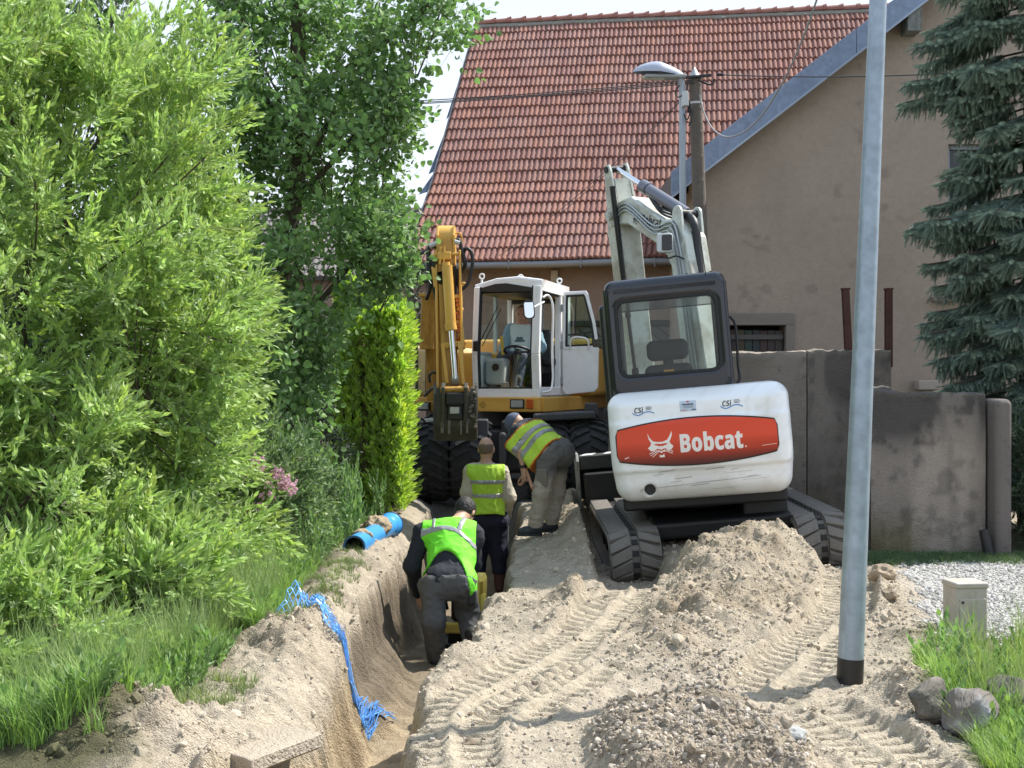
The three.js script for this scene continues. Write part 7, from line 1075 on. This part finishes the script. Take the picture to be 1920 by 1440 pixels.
// the darker tall tree with round leaves
{
  const t = plantThing('poplar_tree', 'tall dark poplar with round leaves between the bright bush and the barn', 'tree', onGround(-2.15, 11.2), [[-2.0, 4.7, 11.2, 0.85, 0.95, 0.8], [-1.35, 4.95, 11, 0.6, 0.65, 0.6], [-0.72, 5.1, 10.9, 0.42, 0.26, 0.4, 1.6], [-1.65, 3.8, 11.1, 0.68, 0.8, 0.8], [-1.2, 4.05, 10.9, 0.36, 0.3, 0.4, 1.2], [-1.85, 2.8, 11.1, 0.68, 0.85, 0.8], [-1.35, 2.95, 10.9, 0.4, 0.36, 0.4, 1.3], [-2.15, 1.6, 11.1, 0.5, 0.85, 0.6, 1.4], [-2.05, 1.75, 10.6, 0.42, 0.8, 0.4, 1.5], [-2.6, 3.4, 11.4, 0.7, 1.1, 0.8, 0.8], [-2.5, 5.2, 11.4, 0.7, 0.9, 0.8, 0.7], [-1.12, 4.4, 10.9, 0.28, 0.2, 0.3, 1.5], [-1.08, 3.92, 10.9, 0.26, 0.24, 0.3, 1.5], [-1.2, 2.95, 10.9, 0.26, 0.22, 0.3, 1.5], [-1.12, 2.62, 10.9, 0.3, 0.14, 0.3, 1.5]], 48, 16, G_.round, leafMat(1, 1, 1, 0.5, 1, 0.35), [0.165, 0.31, 0.08], { spreadR: 0.2, thick: 0.014, up: 0.0, vary: 0.35, yellow: 0.15, noLimb: true });
  const tk = []; const pts = [V(0, -0.1, 0), V(0.05, 1.2, 0), V(-0.02, 2.4, 0.05), V(0.12, 3.6, 0), V(0.1, 5.0, -0.1), V(0.25, 6.2, -0.1)]; tk.push(tube(pts, 0.075, 40, 9)); for (const [y, x, z, h] of [[2.0, 0.9, 0.2, 1.0], [2.6, -0.7, 0.1, 1.2], [3.2, 1.2, 0.2, 1.4], [3.4, 0.5, 0.3, 0.6], [3.9, -0.6, 0.2, 1.2], [4.2, 1.5, 0.3, 0.9]]) tk.push(tube([V(0.03, y, 0), V(x * 0.5, y + h * 0.4, z * 0.5), V(x, y + h, z)], 0.028, 14, 6)); part('trunk', tk, bark, t);
}
// dark evergreen and trees closing the view behind
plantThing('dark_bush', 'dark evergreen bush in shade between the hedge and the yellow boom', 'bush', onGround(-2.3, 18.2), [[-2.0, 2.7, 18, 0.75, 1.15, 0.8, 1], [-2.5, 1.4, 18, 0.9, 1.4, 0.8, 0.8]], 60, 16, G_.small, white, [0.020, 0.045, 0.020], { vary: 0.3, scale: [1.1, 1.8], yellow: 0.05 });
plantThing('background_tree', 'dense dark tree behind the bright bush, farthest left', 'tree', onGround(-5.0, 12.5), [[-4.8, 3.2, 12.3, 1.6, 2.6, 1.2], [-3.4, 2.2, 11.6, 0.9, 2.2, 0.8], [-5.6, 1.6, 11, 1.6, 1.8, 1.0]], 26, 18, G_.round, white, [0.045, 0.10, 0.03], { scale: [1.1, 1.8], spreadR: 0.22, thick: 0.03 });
// shrub with pink flowers at the foot of the bush
{
  const root = onGround(-1.95, 9.4), lobes = [[-2.0, 0.85, 9.3, 0.45, 0.55, 0.45], [-1.75, 0.72, 9.7, 0.28, 0.5, 0.4]], t = plantThing('flowering_shrub', 'shrub dotted with small pink flowers at the foot of the bright bush', 'shrub', root, lobes, 300, 14, G_.small, white, [0.15, 0.26, 0.085], { spreadR: 0.09, vary: 0.3 });
  const fl = (() => { const g = []; for (let i = 0; i < 5; i++) { const q = leaf(0.017, 0.014, 0.3, 0.2, true); q.rotateX(0.9); q.rotateY(i * 1.257); g.push(q); } return flat(g); })(); const list = [];
  for (const [px, py, n, s] of [[480, 878, 26, 18], [520, 895, 34, 18], [540, 915, 22, 12], [445, 950, 16, 12], [470, 965, 34, 14], [500, 935, 10, 16], [465, 845, 10, 14], [430, 985, 8, 10]]) for (let i = 0; i < n; i++) { const p = at(px + rr(-s, s), py + rr(-s, s), 8.82 + rr(-0.08, 0.08)); for (let k = 0; k < 3; k++) list.push(pose(p.clone().add(V(rr(-0.02, 0.02), rr(-0.02, 0.02), rr(-0.02, 0.02))).sub(root), randQ(), rr(0.8, 1.3))); }
  copies('blossoms', fl, leafMat(0.72, 0.48, 0.56, 0.3, 1, 0), list, t);
}
// laurel hedge: two clipped blocks with a bare gap between
for (const [x0, x1, top, d0, d1, l] of [[-1.98, -1.72, 2.62, 13.15, 13.9, 'narrow bright lime green laurel hedge block, left of the bare gap'], [-1.60, -1.22, 2.38, 13.1, 14.5, 'wide bright lime green laurel hedge block beside the yellow excavator']]) {
  srand(220 + Math.round(x0 * 10)); const root = V((x0 + x1) / 2, H((x0 + x1) / 2, (d0 + d1) / 2), -(d0 + d1) / 2), t = thing('laurel_hedge', l, 'hedge', root), list = [], n = Math.round(1500 * (x1 - x0 + 0.3) * (1 + 0.5 * (d1 - d0)));
  for (let i = 0; i < n; i++) { const f = rnd(); let x = rr(x0, x1), y = rr(0.1, top), d = rr(d0, d1), o = V(0, 0, 0); if (f < 0.5) { d = d0 + rr(-0.04, 0.1); o.set(0, 0, 1); } else if (f < 0.75) { x = x1 + rr(-0.1, 0.03); o.set(1, 0, 0); x -= 0.05; } else if (f < 0.9) { y = top + rr(-0.15, 0.03); o.set(0, 1, 0); } else { x = x0 + rr(0, 0.1); o.set(-1, 0, 0); }
    const rnd_ = smooth(top - 0.5, top, y); x = mix(x, (x0 + x1) / 2, rnd_ * 0.10); if (y > top - 0.3) y -= 0.14 * Math.pow(Math.abs(x - (x0 + x1) / 2) / ((x1 - x0) / 2 + 0.05), 2); const bul = 0.06 * (fbm(x * 3, y * 2, d, 2) - 0.5); 
    list.push(pose(V(x + o.x * bul, y + H(x, d) * 0 + 0.1, -d + o.z * bul).sub(root), lookQ(o.multiplyScalar(0.8).add(V(rr(-0.5, 0.5), rr(0.4, 1.0), rr(-0.3, 0.5))), rr(0, 6.28)), rr(0.75, 1.2))); }
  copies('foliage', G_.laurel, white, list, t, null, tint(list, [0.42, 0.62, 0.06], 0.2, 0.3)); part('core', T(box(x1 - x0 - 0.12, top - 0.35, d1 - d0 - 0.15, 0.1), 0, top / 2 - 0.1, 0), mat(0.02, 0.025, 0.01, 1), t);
}
{ // bare twigs in the gap of the hedge
  srand(231); const g = []; for (let i = 0; i < 260; i++) { const x = rr(-1.73, -1.59), y = rr(0.15, 2.2), d = rr(13.1, 13.4), a = V(x, y, -d); g.push(rod(a, a.clone().add(V(rr(-0.12, 0.12), rr(0.08, 0.3), rr(-0.1, 0.12))), rr(0.003, 0.007), 0.002, 4)); } const s = solo('hedge_twigs', g, mat(0.27, 0.21, 0.15, 0.95), 'bare brown twigs in the gap between the two hedge blocks', 'twigs'); s.userData.kind = 'stuff';
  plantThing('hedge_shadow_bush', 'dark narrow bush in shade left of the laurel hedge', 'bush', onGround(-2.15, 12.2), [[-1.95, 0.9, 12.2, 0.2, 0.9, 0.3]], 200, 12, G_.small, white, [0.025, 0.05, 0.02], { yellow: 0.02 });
}
// grass
{
  srand(241);
  const tuft = (n, h, w, lean) => { const g = []; for (let i = 0; i < n; i++) { const L = h * rr(0.55, 1.1), a = rr(0, 6.28), b = rr(0.1, lean), P = [], I = []; for (let k = 0; k <= 3; k++) { const t = k / 3, ww = w * (1 - t * 0.9) / 2, o = b * L * t * t; P.push(-ww, L * t * (1 - 0.25 * b * t), o, ww, L * t * (1 - 0.25 * b * t), o); } for (let k = 0; k < 3; k++) { const q = k * 2; I.push(q, q + 1, q + 3, q, q + 3, q + 2); } const x = new THREE.BufferGeometry(); x.setAttribute('position', new THREE.Float32BufferAttribute(P, 3)); x.setIndex(I); x.computeVertexNormals(); x.rotateY(a); x.translate(rr(-0.03, 0.03), 0, rr(-0.03, 0.03)); g.push(x); } return flat(g); };
  const blades = tuft(22, 0.20, 0.006, 0.9), tall = tuft(12, 0.42, 0.0055, 0.7), short = tuft(16, 0.07, 0.005, 0.9), gm = leafMat(1, 1, 1, 0.45, 1, 0.3);
  const field = (name, label, geo, n, pick, base, yellow, sc = [0.7, 1.25]) => { const list = []; let k = 0; while (list.length < n && k++ < n * 25) { const q = pick(); if (!q) continue; const [x, d] = q; list.push(pose(V(x, H(x, d) - 0.01, -d), turnY(rr(0, 6.28)), V(1, rr(0.7, 1.25), 1).multiplyScalar(rr(...sc)))); } copies(name, geo, gm, list, scene, label, tint(list, base, 0.22, yellow)); };
  const edge = (d) => -1.50 - 0.14 * smooth(6.4, 5.7, d) * smooth(4.5, 5.3, d) - 0.12 * smooth(5.3, 5.0, d) - 0.10 * smooth(8.5, 9.6, d) + 0.25 * (fbm(d * 1.7, 4.4, 0, 3) - 0.5);
  field('grass', 'bright green grass on the left verge', blades, 4600, () => { const d = 4.6 * Math.pow(13.2 / 4.6, rnd()), x = edge(d) - Math.pow(rnd(), 1.3) * 2.0; return fbm(x * 3, d * 3, 6, 2) > 0.36 ? [x, d] : null; }, [0.23, 0.40, 0.07], 0.3, [0.45, 1.15]);
  field('grass', 'nearest grass at the bottom left, beside the bare earth mound', blades, 600, () => [rr(-3.0, -1.62), rr(4.62, 5.5)], [0.23, 0.40, 0.07], 0.3, [0.7, 1.2]);
  field('tall_grass', 'tall seeding grass along the foot of the bush', tall, 1500, () => { const d = rr(5.0, 12.5), x = edge(d) - 0.1 - rnd() * 0.8; return fbm(x * 2, d * 2, 5, 2) > 0.42 ? [x, d] : null; }, [0.25, 0.37, 0.12], 0.35);
  field('grass', 'bright grass among the boulders on the right', blades, 1900, () => { const d = rr(4.6, 6.95), x = roadEdge(d) + 0.12 + Math.pow(rnd(), 1.2) * 2.2; if (d > 5.9 && Math.abs(x - 2.75) < 0.42 && rnd() < 0.8) return null; return x > roadEdge(d) + 0.25 || rnd() < 0.4 ? [x, d] : null; }, [0.25, 0.42, 0.07], 0.3);
  field('tall_grass', 'long thin grass stems round the beige cabinet', tall, 420, () => { const d = rr(5.4, 7.2), x = roadEdge(d) + 0.25 + rnd() * 1.9; return Math.abs(x - 2.75) < 0.35 && d > 6 && rnd() < 0.75 ? null : [x, d]; }, [0.22, 0.33, 0.08], 0.5);
  field('grass', 'sparse short grass at the foot of the garden wall', short, 2200, () => { const d = rr(10.55, 11.15), x = rr(3.1, 6); return rnd() < smooth(10.5, 10.9, d) ? [x, d] : null; }, [0.07, 0.14, 0.03], 0.1, [0.6, 1.3]);
  field('sparse_grass', 'wisps of grass on the bare bank of the trench', short, 500, () => { const d = rr(4.9, 11.5), x = edge(d) + rr(-0.05, 0.35); return fbm(x * 5, d * 5, 2, 2) > 0.5 ? [x, d] : null; }, [0.17, 0.24, 0.07], 0.5, [0.7, 1.4]);
}
{ // low herbs that mix with the grass
  srand(247); const list = []; while (list.length < 2400) { const left = rnd() < 0.75, d = left ? 4.7 * Math.pow(13 / 4.7, rnd()) : rr(4.7, 7.0), x = left ? -1.55 - 0.1 * smooth(5.3, 5.0, d) - Math.pow(rnd(), 1.6) * 1.3 : roadEdge(d) + 0.15 + rnd() * 1.8; if (fbm(x * 2.2, d * 2.2, 9, 2) < 0.44) continue; list.push(pose(V(x, H(x, d) - 0.01, -d), lookQ(V(rr(-0.6, 0.6), 1, rr(-0.6, 0.6)), rr(0, 6.28)), rr(0.6, 1.3))); }
  copies('undergrowth', G_.small, white, list, scene, 'small leafy herbs between the grass on both verges', tint(list, [0.17, 0.31, 0.075], 0.3, 0.25));
}
// leafy weeds by the pipe and along the verge
{
  srand(251); const sp = [[-1.62, 10.2, 0.6], [-1.5, 10.9, 0.65], [-1.75, 10.7, 0.75], [-1.55, 11.5, 0.7], [-1.72, 9.7, 0.5], [-1.58, 9.2, 0.42], [-1.75, 8.5, 0.4], [-1.66, 12.2, 0.7], [-1.42, 12.6, 0.55], [-1.8, 7.6, 0.4], [-1.62, 11.9, 0.6]];
  const lab = ['tall weed with pointed leaves just left of the open end of the blue pipe', 'tall weed behind the middle of the blue pipe', 'tall weed in front of the shaded gap left of the hedge', 'leafy weed behind the socket end of the blue pipe', 'leafy weed at the right foot of the flowering shrub', 'low weed in front of the flowering shrub', 'low weed above the blue mesh', 'tall weed against the narrow hedge block', 'leafy weed at the foot of the wide hedge block', 'nearest low weed on the left verge', 'leafy weed between the pipe socket and the hedge'];
  sp.forEach(([x, d, h], i) => { const t = thing('weed', lab[i], 'weed', onGround(x, d), 0, 'leafy weeds on the left verge'), list = []; for (let k = 0; k < 5; k++) { const a = V(rr(-0.08, 0.08), 0, rr(-0.08, 0.08)); for (let m = 0; m < 3; m++) list.push(pose(a.clone().add(V(0, m * h * 0.3, 0)), lookQ(V(rr(-0.3, 0.3), 1, rr(-0.3, 0.3)), rr(0, 6)), h * rr(0.9, 1.4))); } copies('leaves', G_.weed, white, list, t, null, tint(list, [0.17, 0.32, 0.08], 0.2, 0.1)); });
}
// the spruce
{
  srand(261); const root = V(5.72, 0, -12.9), t = thing('spruce_tree', 'large blue green spruce with drooping boughs at the right edge', 'tree', root), sprays = [], cols = [], wood = [];
  const brush = (() => { const g = [new THREE.ConeGeometry(0.006, 0.12, 5, 1, true).translate(0, 0.06, 0)]; for (let i = 0; i < 46; i++) { const tt = i / 46, a = i * 2.4, L = 0.034 * (1 - 0.3 * tt), y = 0.005 + tt * 0.11, w = 0.0035; const P = [-w, 0, 0, w, 0, 0, 0, L, 0], x = new THREE.BufferGeometry(); x.setAttribute('position', new THREE.Float32BufferAttribute(P, 3)); x.setIndex([0, 1, 2]); x.computeVertexNormals(); x.rotateX(0.95); x.rotateY(a); x.translate(0, y, 0); g.push(x); } return flat(g); })();
  const add = (p, dir, s, tip) => { sprays.push(pose(p, lookQ(dir, rr(0, 6)), s)); const v = rr(0.75, 1.2), l = tip * rr(0.5, 1); cols.push(lin((0.15 + 0.15 * l) * v, (0.22 + 0.17 * l) * v, (0.19 + 0.10 * l) * v)); };
  for (let y = 0.75; y < 8.5; y += 0.22) {
    const R = (y < 1.2 ? 1.0 : 1.2) * (1 - 0.06 * Math.max(0, y - 2.5)) * rr(0.72, 1.22), n = 10; const a0 = rr(0, 6.28);
    for (let b = 0; b < n; b++) {
      const a = a0 + b * 6.283 / n + rr(-0.25, 0.25), L = R * rr(0.8, 1.15), dx = Math.cos(a), dz = Math.sin(a), yb = y + rr(-0.14, 0.14), P = (s) => V(dx * L * s, yb - 0.10 * L * s - 0.42 * L * s * s + 0.26 * L * Math.pow(s, 4), dz * L * s);
      if (dz < -0.75) continue; wood.push(new THREE.TubeGeometry(new THREE.CatmullRomCurve3([P(0), P(0.35), P(0.7), P(1)]), 8, 0.012, 5));
      const m = Math.round(16 * L);
      for (let i = 1; i <= m; i++) { const s = 0.2 + 0.8 * i / m, p = P(s), w = 0.42 * L * (1.08 - s) * (s < 0.35 ? 0.7 : 1) + 0.08; for (const k of [-1, 1]) { const q = V(-dz * k, -0.25, dx * k).add(V(dx, 0, dz).multiplyScalar(0.8)).normalize(); const seg = Math.max(1, Math.round(w / 0.075)); for (let j = 0; j < seg; j++) { const e = p.clone().addScaledVector(q, w * j / seg).add(V(0, -0.12 * Math.pow(w * j / seg, 1) , 0)); add(e, q.clone().add(V(rr(-0.25, 0.25), rr(-0.55, 0.15), rr(-0.25, 0.25))), rr(0.9, 1.3), j === seg - 1 ? 0.9 : 0.15); if (rnd() < 0.9) { const h = V(rr(-0.4, 0.4), -1, rr(-0.4, 0.4)).addScaledVector(q, 0.5).normalize(); add(e, h, rr(0.8, 1.2), 0.3); if (rnd() < 0.5) add(e.clone().addScaledVector(h, 0.09), h, rr(0.7, 1.1), 0.8); } } } add(p, V(dx, -0.2, dz), 1.1, s > 0.9 ? 1 : 0.2); }
    }
  }
  copies('crown', brush, mat(1, 1, 1, 0.75), sprays, t, null, cols); const wd = part('boughs', wood, bark, t); wd.userData.kind = 'stuff'; part('trunk', rod(V(0, -0.1, 0), V(0, 9, 0), 0.16, 0.03, 14), bark, t);
}
plantThing('ivy_bush', 'dark green ivy-like shrub under the spruce beside the wall pillar', 'shrub', onGround(5.2, 11.6), [[5.15, 0.75, 11.55, 0.42, 0.75, 0.35], [5.5, 0.4, 11.3, 0.5, 0.45, 0.4]], 210, 14, G_.small, white, [0.04, 0.09, 0.025], { yellow: 0.1, vary: 0.3 });
renderer.render(scene, camera);
